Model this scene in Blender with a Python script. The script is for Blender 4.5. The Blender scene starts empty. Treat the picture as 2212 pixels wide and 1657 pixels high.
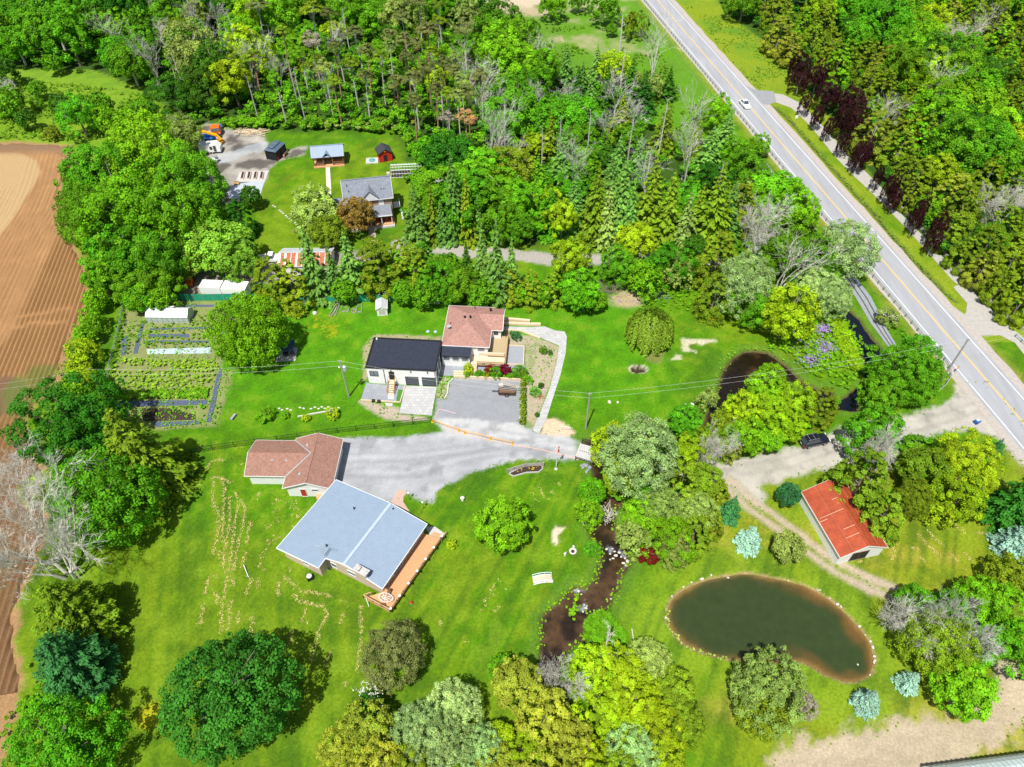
import bpy, math, random
import numpy as np
from mathutils import Vector
# ------------------------------------------------------------------ camera, sky, sun, exposure
sc = bpy.context.scene
C = sc.collection
FPX, CX, CY, HC, PITCH = 1533.0, 1106.0, 828.5, 92.0, math.radians(47.4)
cam = bpy.data.cameras.new('camera'); camo = bpy.data.objects.new('camera', cam); C.objects.link(camo)
camo.location = (0, 0, HC); camo.rotation_euler = (math.radians(90) - PITCH, 0, 0)
cam.sensor_width = 36; cam.lens = 36 * FPX / 2212.0; cam.clip_end = 3000; cam.clip_start = 0.5
sc.camera = camo
SUN = Vector((-0.19, -0.47, 1.0)).normalized()          # direction towards the sun
elev = math.asin(SUN.z); azim = math.atan2(SUN.x, SUN.y)
world = bpy.data.worlds.new('World'); sc.world = world; world.use_nodes = True
wn = world.node_tree.nodes; wl = world.node_tree.links
bg = wn['Background']; sky = wn.new('ShaderNodeTexSky'); sky.sky_type = 'NISHITA'; sky.sun_disc = False
sky.sun_elevation = elev; sky.sun_rotation = azim; sky.air_density = 1.0; sky.dust_density = 2.0
wl.new(sky.outputs[0], bg.inputs[0]); bg.inputs[1].default_value = 0.085
sl = bpy.data.lights.new('sun', 'SUN'); sl.energy = 4.9; sl.angle = math.radians(0.8); sl.color = (1, 0.965, 0.90)
so = bpy.data.objects.new('sun', sl); C.objects.link(so); so.rotation_euler = SUN.to_track_quat('Z', 'Y').to_euler()
sc.view_settings.view_transform = 'Standard'; sc.view_settings.look = 'None'; sc.view_settings.gamma = 1
sc.view_settings.exposure = 0.24
sc.render.resolution_x = 1024; sc.render.resolution_y = 767

R = math.radians
rng = np.random.default_rng(7); rnd = random.Random(5)
SP, CP = math.sin(PITCH), math.cos(PITCH)
def G(x, y, z=0.0):                                     # photo position (2212 px wide) on the level z -> place
    v = (y - CY) / FPX; u = (x - CX) / FPX
    t = (HC - z) / (SP + v * CP)
    return (u * t, (CP - v * SP) * t)
def G3(x, y, z=0.0):
    a, b = G(x, y, z); return (a, b, z)
def px(X, Y, Z=0.0):
    dz = Z - HC; zc = Y * CP - dz * SP; yc = -(Y * SP + dz * CP)
    return CX + FPX * X / zc, CY + FPX * yc / zc
def pm(y, z=0.0): return FPX * (SP + (y - CY) / FPX * CP) / (HC - z)       # px per metre in that row
def tile(i, j): 
    oy = 1242.5 if j == 3 else 414.7 * j
    return lambda L: [(553 * i + .2503 * x, oy + .2503 * y) for x, y in L]
def zoom(ox, oy, s): return lambda L: [((ox + s * x) / 1.736, (oy + s * y) / 1.736) for x, y in L]
Z1 = zoom(1340, 1100, .3617); Z2 = zoom(900, 1600, .7775); Z3 = zoom(1180, 640, .3152)
Z4 = zoom(720, 440, .3619); Z5 = zoom(1140, 490, .4563); Z6 = zoom(380, 1080, .6294)
def g2(L, z=0.0): return [G(x, y, z) for x, y in L]
def lin(c): return tuple(((v / 255.0) / 12.92 if v / 255.0 <= .04045 else ((v / 255.0 + .055) / 1.055) ** 2.4) for v in c)

# ------------------------------------------------------------------ numpy noise and distances
def vnoise(x, y, s, seed=0):
    x = np.asarray(x) / s; y = np.asarray(y) / s
    xi = np.floor(x); yi = np.floor(y); fx = x - xi; fy = y - yi
    fx = fx * fx * (3 - 2 * fx); fy = fy * fy * (3 - 2 * fy)
    def h(a, b):
        v = np.sin(a * 127.1 + b * 311.7 + seed * 74.7) * 43758.5453
        return v - np.floor(v)
    return (h(xi, yi) * (1 - fx) + h(xi + 1, yi) * fx) * (1 - fy) + (h(xi, yi + 1) * (1 - fx) + h(xi + 1, yi + 1) * fx) * fy
def fbm(x, y, s, seed=0, o=4):
    t = 0; a = 1; n = 0
    for k in range(o):
        t = t + a * vnoise(x, y, s / 2 ** k, seed + k * 3); n += a; a *= .55
    return t / n
def sdpoly(X, Y, poly):                                 # signed distance, negative inside
    P = np.array(poly, float); out = np.full(X.shape, 99.0)
    m = (X > P[:, 0].min() - 6) & (X < P[:, 0].max() + 6) & (Y > P[:, 1].min() - 6) & (Y < P[:, 1].max() + 6)
    x = X[m]; y = Y[m]; d = np.full(x.shape, 1e9); ins = np.zeros(x.shape, bool)
    for i in range(len(P)):
        a = P[i]; b = P[(i + 1) % len(P)]; e = b - a
        t = np.clip(((x - a[0]) * e[0] + (y - a[1]) * e[1]) / max(e @ e, 1e-9), 0, 1)
        d = np.minimum(d, np.hypot(x - a[0] - t * e[0], y - a[1] - t * e[1]))
        c = ((a[1] > y) != (b[1] > y))
        with np.errstate(divide='ignore', invalid='ignore'):
            xx = (b[0] - a[0]) * (y - a[1]) / (b[1] - a[1]) + a[0]
        ins ^= c & (x < xx)
    out[m] = np.where(ins, -d, d); return out
def dline(X, Y, line):
    P = np.array(line, float); out = np.full(X.shape, 99.0)
    m = (X > P[:, 0].min() - 8) & (X < P[:, 0].max() + 8) & (Y > P[:, 1].min() - 8) & (Y < P[:, 1].max() + 8)
    x = X[m]; y = Y[m]; d = np.full(x.shape, 99.0)
    for i in range(len(P) - 1):
        a = P[i]; e = P[i + 1] - a
        t = np.clip(((x - a[0]) * e[0] + (y - a[1]) * e[1]) / max(e @ e, 1e-9), 0, 1)
        d = np.minimum(d, np.hypot(x - a[0] - t * e[0], y - a[1] - t * e[1]))
    out[m] = d; return out
def inside(x, y, poly):
    r = False; n = len(poly)
    for i in range(n):
        a = poly[i]; b = poly[(i + 1) % n]
        if (a[1] > y) != (b[1] > y) and x < (b[0] - a[0]) * (y - a[1]) / (b[1] - a[1]) + a[0]: r = not r
    return r
def sstep(a, b, x):
    t = np.clip((x - a) / (b - a), 0, 1); return t * t * (3 - 2 * t)

# ------------------------------------------------------------------ materials
MATS = {}
def mat(name, col, rough=.8, var=.15, scale=1.0, bump=0.0, bscale=None, spec=.3, metal=0, attr=None, emit=0, trans=0, coat=0, dark=None, stretch=None):
    if name in MATS: return MATS[name]
    m = bpy.data.materials.new(name); m.use_nodes = True; n = m.node_tree.nodes; l = m.node_tree.links
    b = n['Principled BSDF']; b.inputs['Roughness'].default_value = rough; b.inputs['Metallic'].default_value = metal
    b.inputs['Specular IOR Level'].default_value = spec; b.inputs['Coat Weight'].default_value = coat
    tc = n.new('ShaderNodeTexCoord'); src = tc.outputs['Object']
    if stretch:
        mp = n.new('ShaderNodeMapping'); mp.inputs['Scale'].default_value = stretch; l.new(src, mp.inputs[0]); src = mp.outputs[0]
    if attr:
        a = n.new('ShaderNodeVertexColor'); a.layer_name = attr; cs = a.outputs[0]
    else:
        rgb = n.new('ShaderNodeRGB'); rgb.outputs[0].default_value = (*col, 1); cs = rgb.outputs[0]
    if var:
        nz = n.new('ShaderNodeTexNoise'); nz.inputs['Scale'].default_value = scale; nz.inputs['Detail'].default_value = 8
        nz.inputs['Roughness'].default_value = .65; l.new(src, nz.inputs[0])
        mr = n.new('ShaderNodeMapRange'); mr.inputs[1].default_value = .3; mr.inputs[2].default_value = .7
        mr.inputs[3].default_value = 1 - var; mr.inputs[4].default_value = 1 + var; l.new(nz.outputs[0], mr.inputs[0])
        vm = n.new('ShaderNodeVectorMath'); vm.operation = 'SCALE'; l.new(cs, vm.inputs[0]); l.new(mr.outputs[0], vm.inputs['Scale'])
        cs = vm.outputs[0]
    l.new(cs, b.inputs['Base Color'])
    if bump:
        nb = n.new('ShaderNodeTexNoise'); nb.inputs['Scale'].default_value = bscale or scale * 4; nb.inputs['Detail'].default_value = 5
        l.new(src, nb.inputs[0]); bp = n.new('ShaderNodeBump'); bp.inputs['Strength'].default_value = 1
        bp.inputs['Distance'].default_value = bump; l.new(nb.outputs[0], bp.inputs['Height']); l.new(bp.outputs[0], b.inputs['Normal'])
    MATS[name] = m; return m
def leafmat(name, col, tr=.25):
    m = bpy.data.materials.new(name); m.use_nodes = True; n = m.node_tree.nodes; l = m.node_tree.links
    b = n['Principled BSDF']; b.inputs['Roughness'].default_value = .6; b.inputs['Specular IOR Level'].default_value = .12
    out = n['Material Output']
    a = n.new('ShaderNodeVertexColor'); a.layer_name = 'lc'
    oi = n.new('ShaderNodeObjectInfo')
    mx = n.new('ShaderNodeVectorMath'); mx.operation = 'MULTIPLY'; l.new(a.outputs[0], mx.inputs[0]); mx.inputs[1].default_value = col
    hs = n.new('ShaderNodeHueSaturation'); l.new(mx.outputs[0], hs.inputs['Color'])
    mr = n.new('ShaderNodeMapRange'); mr.inputs[3].default_value = .485; mr.inputs[4].default_value = .515; l.new(oi.outputs['Random'], mr.inputs[0]); l.new(mr.outputs[0], hs.inputs['Hue'])
    mr2 = n.new('ShaderNodeMapRange'); mr2.inputs[3].default_value = .8; mr2.inputs[4].default_value = 1.25
    fr = n.new('ShaderNodeMath'); fr.operation = 'FRACT'; mu = n.new('ShaderNodeMath'); mu.operation = 'MULTIPLY'; mu.inputs[1].default_value = 37.3
    l.new(oi.outputs['Random'], mu.inputs[0]); l.new(mu.outputs[0], fr.inputs[0]); l.new(fr.outputs[0], mr2.inputs[0]); l.new(mr2.outputs[0], hs.inputs['Value'])
    l.new(hs.outputs[0], b.inputs['Base Color'])
    t = n.new('ShaderNodeBsdfTranslucent'); ms = n.new('ShaderNodeMixShader'); ms.inputs[0].default_value = tr
    l.new(hs.outputs[0], t.inputs[0]); l.new(b.outputs[0], ms.inputs[1]); l.new(t.outputs[0], ms.inputs[2]); l.new(ms.outputs[0], out.inputs[0])
    MATS[name] = m; return m

# ------------------------------------------------------------------ objects
def tag(o, label=None, cat=None, group=None, kind=None):
    if label: o['label'] = label
    if cat: o['category'] = cat
    if group: o['group'] = group
    if kind: o['kind'] = kind
    return o
def thing(name, label, cat, loc=(0, 0, 0), rz=0.0, group=None):
    o = bpy.data.objects.new(name, None); o.empty_display_size = .5; C.objects.link(o)
    o.location = loc; o.rotation_euler = (0, 0, rz); return tag(o, label, cat, group)
def copy_thing(o, loc, rz, label, scale=None, parent=None):
    c = o.copy(); C.objects.link(c)
    if parent is None:
        c.location = loc; c.rotation_euler = (0, 0, rz); c['label'] = label
        if scale: c.scale = scale
    else: c.parent = parent
    for ch in o.children: copy_thing(ch, None, 0, None, None, c)
    return c
class MB:
    def __init__(s): s.v = []; s.f = []
    def poly(s, pts):
        k = len(s.v); s.v += [tuple(p) for p in pts]; s.f.append(tuple(range(k, k + len(pts)))); return s
    def prism(s, p2, z0, z1):
        n = len(p2)
        if sum(p2[i][0] * p2[(i + 1) % n][1] - p2[(i + 1) % n][0] * p2[i][1] for i in range(n)) < 0: p2 = p2[::-1]
        k = len(s.v); s.v += [(x, y, z0) for x, y in p2] + [(x, y, z1) for x, y in p2]
        s.f.append(tuple(range(k + n - 1, k - 1, -1))); s.f.append(tuple(range(k + n, k + 2 * n)))
        for i in range(n): j = (i + 1) % n; s.f.append((k + i, k + j, k + n + j, k + n + i))
        return s
    def slab(s, pts, t):                                 # a flat 3-D polygon given its thickness downwards
        n = len(pts); a = Vector(pts[0]); nn = Vector((0, 0, 0))
        for i in range(1, n - 1): nn += (Vector(pts[i]) - a).cross(Vector(pts[i + 1]) - a)
        if nn.z < 0: pts = pts[::-1]
        k = len(s.v); s.v += [tuple(p) for p in pts] + [(p[0], p[1], p[2] - t) for p in pts]
        s.f.append(tuple(range(k, k + n))); s.f.append(tuple(range(k + 2 * n - 1, k + n - 1, -1)))
        for i in range(n): j = (i + 1) % n; s.f.append((k + i, k + n + i, k + n + j, k + j))
        return s
    def box(s, c, d, rz=0.0, rx=0.0):
        k = len(s.v); cs, sn = math.cos(rz), math.sin(rz); cx, sx = math.cos(rx), math.sin(rx)
        for a in (-.5, .5):
            for b in (-.5, .5):
                for e in (-.5, .5):
                    x, y, z = a * d[0], b * d[1], e * d[2]
                    y, z = y * cx - z * sx, y * sx + z * cx
                    s.v.append((c[0] + x * cs - y * sn, c[1] + x * sn + y * cs, c[2] + z))
        for q in ((0, 1, 3, 2), (4, 6, 7, 5), (0, 4, 5, 1), (2, 3, 7, 6), (0, 2, 6, 4), (1, 5, 7, 3)): s.f.append(tuple(k + i for i in q))
        return s
    def bar(s, p, q, w, h):                              # a beam from p to q
        p = Vector(p); q = Vector(q); d = (q - p).normalized()
        u = Vector((0, 0, 1)) if abs(d.z) < .95 else Vector((1, 0, 0))
        a = d.cross(u).normalized() * w / 2; b = a.cross(d).normalized() * h / 2; k = len(s.v)
        for c in (p, q):
            for e in (-a - b, a - b, a + b, -a + b): s.v.append(tuple(c + e))
        for i in range(4): j = (i + 1) % 4; s.f.append((k + i, k + j, k + 4 + j, k + 4 + i))
        s.f.append((k + 3, k + 2, k + 1, k)); s.f.append((k + 4, k + 5, k + 6, k + 7)); return s
    def tube(s, p, q, r0, r1=None, n=6, cap=True):
        r1 = r0 if r1 is None else r1
        p = Vector(p); q = Vector(q); d = (q - p)
        if d.length < 1e-6: return s
        d.normalize(); u = Vector((0, 0, 1)) if abs(d.z) < .95 else Vector((1, 0, 0))
        a = d.cross(u).normalized(); b = a.cross(d); k = len(s.v)
        for c, r in ((p, r0), (q, r1)):
            for i in range(n):
                t = 2 * math.pi * i / n; s.v.append(tuple(c + (a * math.cos(t) + b * math.sin(t)) * r))
        for i in range(n): j = (i + 1) % n; s.f.append((k + i, k + n + i, k + n + j, k + j))
        if cap: s.f.append(tuple(range(k, k + n))); s.f.append(tuple(range(k + 2 * n - 1, k + n - 1, -1)))
        return s
    def path(s, pts, r, n=6):
        for a, b in zip(pts[:-1], pts[1:]): s.tube(a, b, r, r, n)
        return s
    def lathe(s, c, prof, n=16):
        k = len(s.v); m = len(prof)
        for r, z in prof:
            for i in range(n): t = 2 * math.pi * i / n; s.v.append((c[0] + r * math.cos(t), c[1] + r * math.sin(t), c[2] + z))
        for a in range(m - 1):
            for i in range(n): j = (i + 1) % n; s.f.append((k + a * n + i, k + a * n + j, k + (a + 1) * n + j, k + (a + 1) * n + i))
        s.f.append(tuple(k + i for i in range(n - 1, -1, -1))); s.f.append(tuple(k + (m - 1) * n + i for i in range(n))); return s
    def rock(s, c, r, seed=0, flat=.6):
        rr = random.Random(seed); k = len(s.v); n = 8; rings = [(-.6, .75), (-.1, 1), (.45, .8), (.8, .4)]
        ax = rr.uniform(.8, 1.3); ph = rr.uniform(0, 6)
        for z, w in rings:
            for i in range(n):
                t = 2 * math.pi * i / n + ph; q = w * rr.uniform(.82, 1.15)
                s.v.append((c[0] + r * ax * q * math.cos(t), c[1] + r / ax * q * math.sin(t), c[2] + r * flat * (z + rr.uniform(-.08, .08))))
        for a in range(3):
            for i in range(n): j = (i + 1) % n; s.f.append((k + a * n + i, k + a * n + j, k + (a + 1) * n + j, k + (a + 1) * n + i))
        s.f.append(tuple(k + 3 * n + i for i in range(n))); return s
    def loft(s, secs, close=True):                       # rings of equal count
        k = len(s.v); n = len(secs[0])
        for r in secs: s.v += [tuple(p) for p in r]
        for a in range(len(secs) - 1):
            for i in range(n): j = (i + 1) % n; s.f.append((k + a * n + i, k + a * n + j, k + (a + 1) * n + j, k + (a + 1) * n + i))
        if close: s.f.append(tuple(k + i for i in range(n - 1, -1, -1))); s.f.append(tuple(k + (len(secs) - 1) * n + i for i in range(n)))
        return s
    def build(s, name, m, parent=None, world=True, smooth=False, bevel=0):
        me = bpy.data.meshes.new(name); v = s.v
        if parent is not None and world:
            p = parent; ox = oy = oz = 0
            while p is not None: ox += p.location.x; oy += p.location.y; oz += p.location.z; p = p.parent
            v = [(a - ox, b - oy, c - oz) for a, b, c in v]
        me.from_pydata(v, [], s.f); me.update()
        if smooth: me.polygons.foreach_set('use_smooth', [True] * len(me.polygons))
        me.materials.append(MATS[m] if isinstance(m, str) else m)
        o = bpy.data.objects.new(name, me); C.objects.link(o)
        if parent is not None: o.parent = parent
        if bevel:
            b = o.modifiers.new('bevel', 'BEVEL'); b.width = bevel; b.segments = 2; b.limit_method = 'ANGLE'
        return o
def npmesh(name, V, F, m, col=None, parent=None, smooth=False, cname='lc'):
    V = np.asarray(V, np.float32); F = np.asarray(F, np.int32); k = F.shape[1]
    me = bpy.data.meshes.new(name); me.vertices.add(len(V)); me.vertices.foreach_set('co', V.ravel())
    me.loops.add(F.size); me.loops.foreach_set('vertex_index', F.ravel())
    me.polygons.add(len(F)); me.polygons.foreach_set('loop_start', np.arange(0, F.size, k, dtype=np.int32))
    if smooth: me.polygons.foreach_set('use_smooth', np.ones(len(F), bool))
    me.update()
    if col is not None:
        ca = me.color_attributes.new(cname, 'FLOAT_COLOR', 'POINT')
        c4 = np.ones((len(V), 4), np.float32); c4[:, :3] = col; ca.data.foreach_set('color', c4.ravel())
    me.materials.append(MATS[m] if isinstance(m, str) else m)
    o = bpy.data.objects.new(name, me); C.objects.link(o)
    if parent is not None: o.parent = parent
    return o
# ------------------------------------------------------------------ plan of the place
t00, t10, t20, t30 = tile(0, 0), tile(1, 0), tile(2, 0), tile(3, 0)
t01, t11, t21, t31 = tile(0, 1), tile(1, 1), tile(2, 1), tile(3, 1)
t02, t12, t22, t32 = tile(0, 2), tile(1, 2), tile(2, 2), tile(3, 2)
t03, t13, t23, t33 = tile(0, 3), tile(1, 3), tile(2, 3), tile(3, 3)
FIELD = g2([(-420, 306), (60, 306), (150, 312), (160, 345), (128, 420), (150, 500), (175, 550), (193, 590), (195, 640), (180, 690), (160, 720), (146, 750), (138, 790),
            (125, 830), (95, 860), (66, 890), (55, 925), (66, 970), (100, 1020), (112, 1060), (100, 1160), (70, 1240), (38, 1300), (42, 1420), (46, 1470), (36, 1530), (12, 1625), (0, 1700), (-300, 1700), (-420, 1000)])
CREEK_LO = g2(t22([(620, 480), (690, 710), (700, 790), (760, 880), (790, 960), (740, 1030), (760, 1110), (770, 1170), (740, 1220), (670, 1250), (690, 1330), (760, 1380), (780, 1500), (750, 1560), (730, 1657)]) +
              t23([(700, 40), (650, 100), (600, 90), (540, 90), (470, 150), (400, 230), (320, 290), (255, 350), (250, 450), (255, 560), (235, 660), (240, 800), (270, 950), (330, 1050), (400, 1100), (430, 1040),
                   (380, 960), (400, 850), (430, 740), (500, 620), (560, 580), (620, 560), (650, 470), (640, 400), (700, 330), (800, 310), (860, 260), (870, 160), (930, 100), (940, 0)]) +
              t22([(980, 1600), (1020, 1560), (1010, 1460), (1010, 1400), (960, 1320), (900, 1310), (890, 1240), (890, 1150), (900, 1080), (970, 1040), (970, 970), (920, 900), (860, 850), (830, 760), (800, 480)]))
CREEK_UP = g2([(1262, 950), (1330, 930), (1420, 945), (1500, 935)] + t22([(1660, 350), (1680, 260), (1740, 160), (1790, 20)]) +
              t21([(1790, 1657), (1820, 1560), (1870, 1470), (1930, 1410), (2000, 1370), (2100, 1355), (2209, 1372)]) + t31([(100, 1440), (200, 1520), (330, 1640), (470, 1700), (560, 1700)]) +
              [(1805, 862), (1855, 868), (1855, 885), (1800, 882), (1750, 858)] + t31([(300, 1657), (130, 1600), (0, 1535)]) + t21([(2110, 1520), (2050, 1560), (2050, 1657)]) +
              t22([(2030, 0), (1970, 180), (1850, 350), (1720, 400)]) + [(1500, 965), (1400, 975), (1320, 960), (1290, 985)])
POOL = g2(t31([(560, 960), (640, 960), (740, 1040), (800, 1080), (850, 1170), (900, 1250), (960, 1310), (1030, 1390), (1020, 1440), (940, 1480), (930, 1657), (920, 1750), (700, 1850), (600, 1800), (830, 1657), (850, 1500), (830, 1400), (800, 1310), (750, 1290), (715, 1200), (665, 1110)]))
POND = g2(t23([(1950, -25), (1850, -5), (1700, 20), (1560, 70), (1440, 130), (1370, 200), (1330, 290), (1320, 370), (1350, 450), (1400, 520), (1480, 600), (1600, 660), (1750, 710), (1900, 730), (2050, 760)]) +
          t33([(60, 770), (200, 765), (280, 755), (380, 800), (500, 870), (650, 920), (740, 930), (820, 912), (890, 870), (932, 770), (930, 690), (900, 590), (840, 490), (760, 400), (650, 290), (540, 200), (430, 130), (300, 70), (160, 35), (0, 0), (-150, -25)]))
DRIVE = g2([(728, 944), (860, 945), (910, 937), (957, 932), (935, 906)] + Z1([(830, 1090), (915, 1095), (960, 930), (1000, 870), (1700, 890), (1690, 1350), (1810, 1420), (1900, 1450), (2100, 1430)]) +
           [(1235, 947), (1256, 955), (1250, 992), (1100, 996), (1028, 1017), (966, 1045), (944, 1062), (933, 1085), (905, 1078), (878, 1064), (850, 1085), (800, 1100), (726, 1060)])
EDRIVE = g2([(1290, 955), (1420, 975), (1564, 1002), (1610, 992), (1659, 980), (1724, 964), (1780, 940), (1834, 917), (1934, 900), (1992, 889), (2039, 874), (2059, 854), (2069, 829), (2130, 828), (2212, 915), (2240, 1010), (2205, 1003), (2147, 942), (2085, 927), (2022, 937), (1972, 960), (1860, 1000), (1789, 1012), (1747, 1017), (1690, 1040), (1640, 1052), (1655, 1075), (1640, 1090), (1600, 1070), (1560, 1052), (1420, 1020), (1285, 990)])
TRACK = g2([(1580, 1050), (1620, 1090), (1672, 1124), (1705, 1150), (1755, 1190), (1812, 1228), (1872, 1258), (1950, 1290), (2030, 1325)])
DIRT = g2([(1640, 1720), (1690, 1610), (1759, 1595), (1834, 1580), (1897, 1565), (1947, 1553), (2040, 1550), (2097, 1538), (2135, 1518), (2152, 1480), (2145, 1425), (2185, 1436), (2260, 1470), (2260, 1525), (2164, 1602), (2100, 1640), (2240, 1720)])
LANE = g2([(865, 528), (930, 532), (1010, 545), (1110, 550), (1200, 562), (1310, 560), (1420, 545), (1490, 530), (1530, 560), (1570, 590)])          # gravel lane in front of the brick house
YARD = g2(Z4([(150, 60), (420, 130), (700, 170), (790, 260), (760, 380), (1190, 300), (1180, 380), (900, 440), (800, 540), (700, 830), (420, 880), (330, 900), (250, 960), (160, 700), (130, 400), (60, 180)]))
YARD2 = g2([(385, 560), (570, 560), (730, 540), (800, 545), (870, 535), (880, 560), (760, 600), (700, 610), (560, 612), (400, 640), (380, 610)])
DRY = g2([(1000, -20), (1120, 0), (1180, 20), (1230, -30), (1380, -30), (1340, 50), (1290, 60), (1240, 75), (1185, 80)] + t20([(350, 350), (600, 400), (720, 500), (780, 580), (900, 600), (920, 470), (1150, 460), (1180, 400), (900, 320), (930, 160), (500, 180), (500, 130), (280, 160), (0, 120)]))
SANDBANK = g2([(1040, 0), (1110, 22), (1180, 10), (1290, 0), (1330, -20), (1030, -30)])
GARDEN = g2(Z6([(130, 60), (700, 80), (720, 480), (790, 490), (690, 820), (300, 850), (30, 700), (20, 500), (100, 380)]))
BEDC = g2(Z1([(1500, 380), (1880, 470), (2095, 540), (2060, 750), (1960, 1050), (1830, 1400), (1760, 1370), (1740, 900), (1740, 540), (1560, 540)]))
BEDL = g2(Z1([(10, 1110), (190, 1140), (440, 1180), (440, 1250), (760, 1290), (750, 1310), (500, 1330), (300, 1300), (100, 1190)]))
BEDW = g2(Z1([(60, 560), (120, 470), (190, 420), (860, 450), (860, 500), (190, 465), (110, 780), (110, 880), (60, 930)]))
SANDP = g2(Z1([(1960, 1290), (2060, 1290), (2160, 1350), (2250, 1450), (2150, 1480), (1900, 1450)]))
SMALLB = g2(Z1([(820, 980), (850, 860), (990, 860), (935, 940), (910, 1090), (820, 1085)]))
MOUND = g2(t22([(470, 1230), (400, 1310), (400, 1410), (350, 1370), (330, 1300), (380, 1230)]))
FOREST_A = g2([(-300, -60), (760, -60), (1010, 10), (1060, 80), (1140, 150), (1330, 180), (1400, 260), (1440, 300), (1620, 330), (1690, 440), (1660, 470), (1520, 510), (1400, 530), (1240, 520), (1100, 530), (1000, 525), (890, 515), (870, 470), (960, 445), (985, 410), (950, 370), (880, 345), (865, 300), (850, 278), (760, 282), (660, 284), (560, 276), (490, 262), (420, 270), (300, 190), (200, 150), (130, 150), (0, 150), (-300, 150)])
FOREST_B = g2([(1520, -80), (1560, 20), (1650, 90), (1720, 170), (1790, 250), (1850, 330), (1900, 400), (1950, 470), (2010, 540), (2090, 600), (2150, 640), (2250, 720), (2600, 720), (2600, -80)])
SHOULDER_R = None
roadL = [G(1395, 0), G(2099, 828)]
def road_pt(t, off):                                     # t metres along the highway from the near end, off metres to the left of the centre line
    a = Vector(G(2134.6, 825)); b = Vector(G(1420, 0)); d = (b - a).normalized(); nrm = Vector((-d.y, d.x))
    p = a + d * t + nrm * off; return (p.x, p.y)
PATHL = t30([(0, 800), (130, 815), (260, 880), (400, 1010), (520, 1140), (700, 1340), (850, 1490), (1000, 1640)]) + t31([(1040, 90), (1150, 190), (1400, 440), (1700, 780), (2000, 1090), (2209, 1260), (2400, 1420)])
PATHM = t30([(-20, 900), (60, 880), (200, 930), (330, 1050), (450, 1190), (560, 1330), (700, 1480), (850, 1620)]) + t31([(960, 70), (1200, 320), (1380, 520), (1590, 760), (1640, 800), (1600, 822), (1720, 960), (1710, 1030)])
PATH = g2(PATHL + t31([(2209, 1400), (2130, 1300), (2000, 1235), (1850, 1240), (1740, 1250), (1650, 1180), (1560, 1080), (1480, 940), (1560, 960), (1700, 1060)]) + PATHM[::-1])
DITCH = g2(t30([(60, 920), (160, 1000), (260, 1110), (420, 1290), (560, 1450), (700, 1600)]) + t31([(760, 10), (900, 160), (1100, 400), (1300, 620), (1500, 830), (1620, 930)]))

# ------------------------------------------------------------------ ground sheet
def steps(parts):
    out = []
    for a, b, s in parts: out += list(np.arange(a, b, s))
    return np.array(out)
gx = np.concatenate([[-900, -600, -400, -280, -220], np.arange(-200, -75, .9), np.arange(-75, 95, .42), np.arange(95, 200, .8), [200, 230, 300, 450, 700, 1000]])
gy = np.concatenate([[-500, -200, -60, 0, 12], np.arange(18, 110, .42), np.arange(110, 170, .62), np.arange(170, 300, 1.1), [300, 340, 420, 600, 900, 1400]])
gx = gx[np.concatenate([[True], np.diff(gx) > .25])]; gy = gy[np.concatenate([[True], np.diff(gy) > .25])]
GX, GY = np.meshgrid(gx, gy); NX, NY = len(gx), len(gy)
core = (GX > -199) & (GX < 199) & (GY > 19) & (GY < 299)
GX = GX + core * rng.uniform(-.1, .1, GX.shape); GY = GY + core * rng.uniform(-.1, .1, GY.shape)
X, Y = GX.ravel(), GY.ravel()
n1 = fbm(X, Y, 1.6, 1) - .5; n2 = fbm(X, Y, 6, 5) - .5; n3 = fbm(X, Y, 25, 9) - .5; n0 = vnoise(X, Y, .5, 3) - .5
col = np.zeros((len(X), 3))
def L3(*c): return np.array(c, float)
lawn = L3(.075, .20, .004); lawn_y = L3(.19, .26, .010); meadow = L3(.10, .20, .016); dark = L3(.05, .13, .008)
col[:] = lawn
def paint(c, f):
    global col
    f = np.clip(f, 0, 1)[:, None]; col = col * (1 - f) + np.asarray(c) * f
paint(dark, sstep(-.05, .25, n2 + n1 * .6) * .6); paint(lawn_y, sstep(.02, .3, n3 + n1 * .6) * .5)
iy = np.array([px(a, b)[1] for a, b in ((0, 40), (0, 60), (0, 90), (0, 120))])
# yellow, dry ground round the pond and on the right
dp = sdpoly(X, Y, POND)
east = sstep(20, 30, X) * sstep(75, 60, Y)
paint(L3(.26, .27, .018), east * (.62 + n2 * .9))
paint(L3(.34, .29, .05), east * sstep(.04, .28, n2 + n3 * .5) * .8)
paint(L3(.15, .26, .012), sstep(8, 1.5, dp) * .8 * (dp > 0))
west = sstep(-8, -22, X) * sstep(60, 48, Y)
paint(L3(.12, .20, .008), west * (.6 + n3))
paint(L3(.075, .25, .005), sstep(70, 85, Y) * sstep(-62, -55, X) * sstep(32, 25, X) * sstep(118, 112, Y) * (.75 + n1))
paint(L3(.42, .36, .01), sstep(5.2, 1.0, np.hypot(X - G(705, 700)[0], Y - G(705, 700)[1])) * sstep(.1, .3, n1 + n0 * .5) * .8)
paint(L3(.5, .42, .01), sstep(1.9, .6, np.hypot(X - G(320, 1545)[0], Y - G(320, 1545)[1]) + n1) * .8)
# mowing tracks on the near lawn
a = fbm(np.where(X < -20, X * .97 + Y * .25, X * .9 - Y * .44) * 3.6, np.where(X < -20, Y * .97 - X * .25, Y * .9 + X * .44) * .2, 3.0, 15) - .5; paint(dark * .9, (Y < 72) * sstep(.0, .22, a) * .55); paint(lawn_y, (Y < 72) * sstep(.03, .2, -a) * .35)
a = fbm(X, Y, 2.2, 17) - .5; paint(dark * .8, sstep(.02, .2, a) * .4); paint(L3(.22, .33, .02), sstep(.05, .2, -a) * .3)
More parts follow.
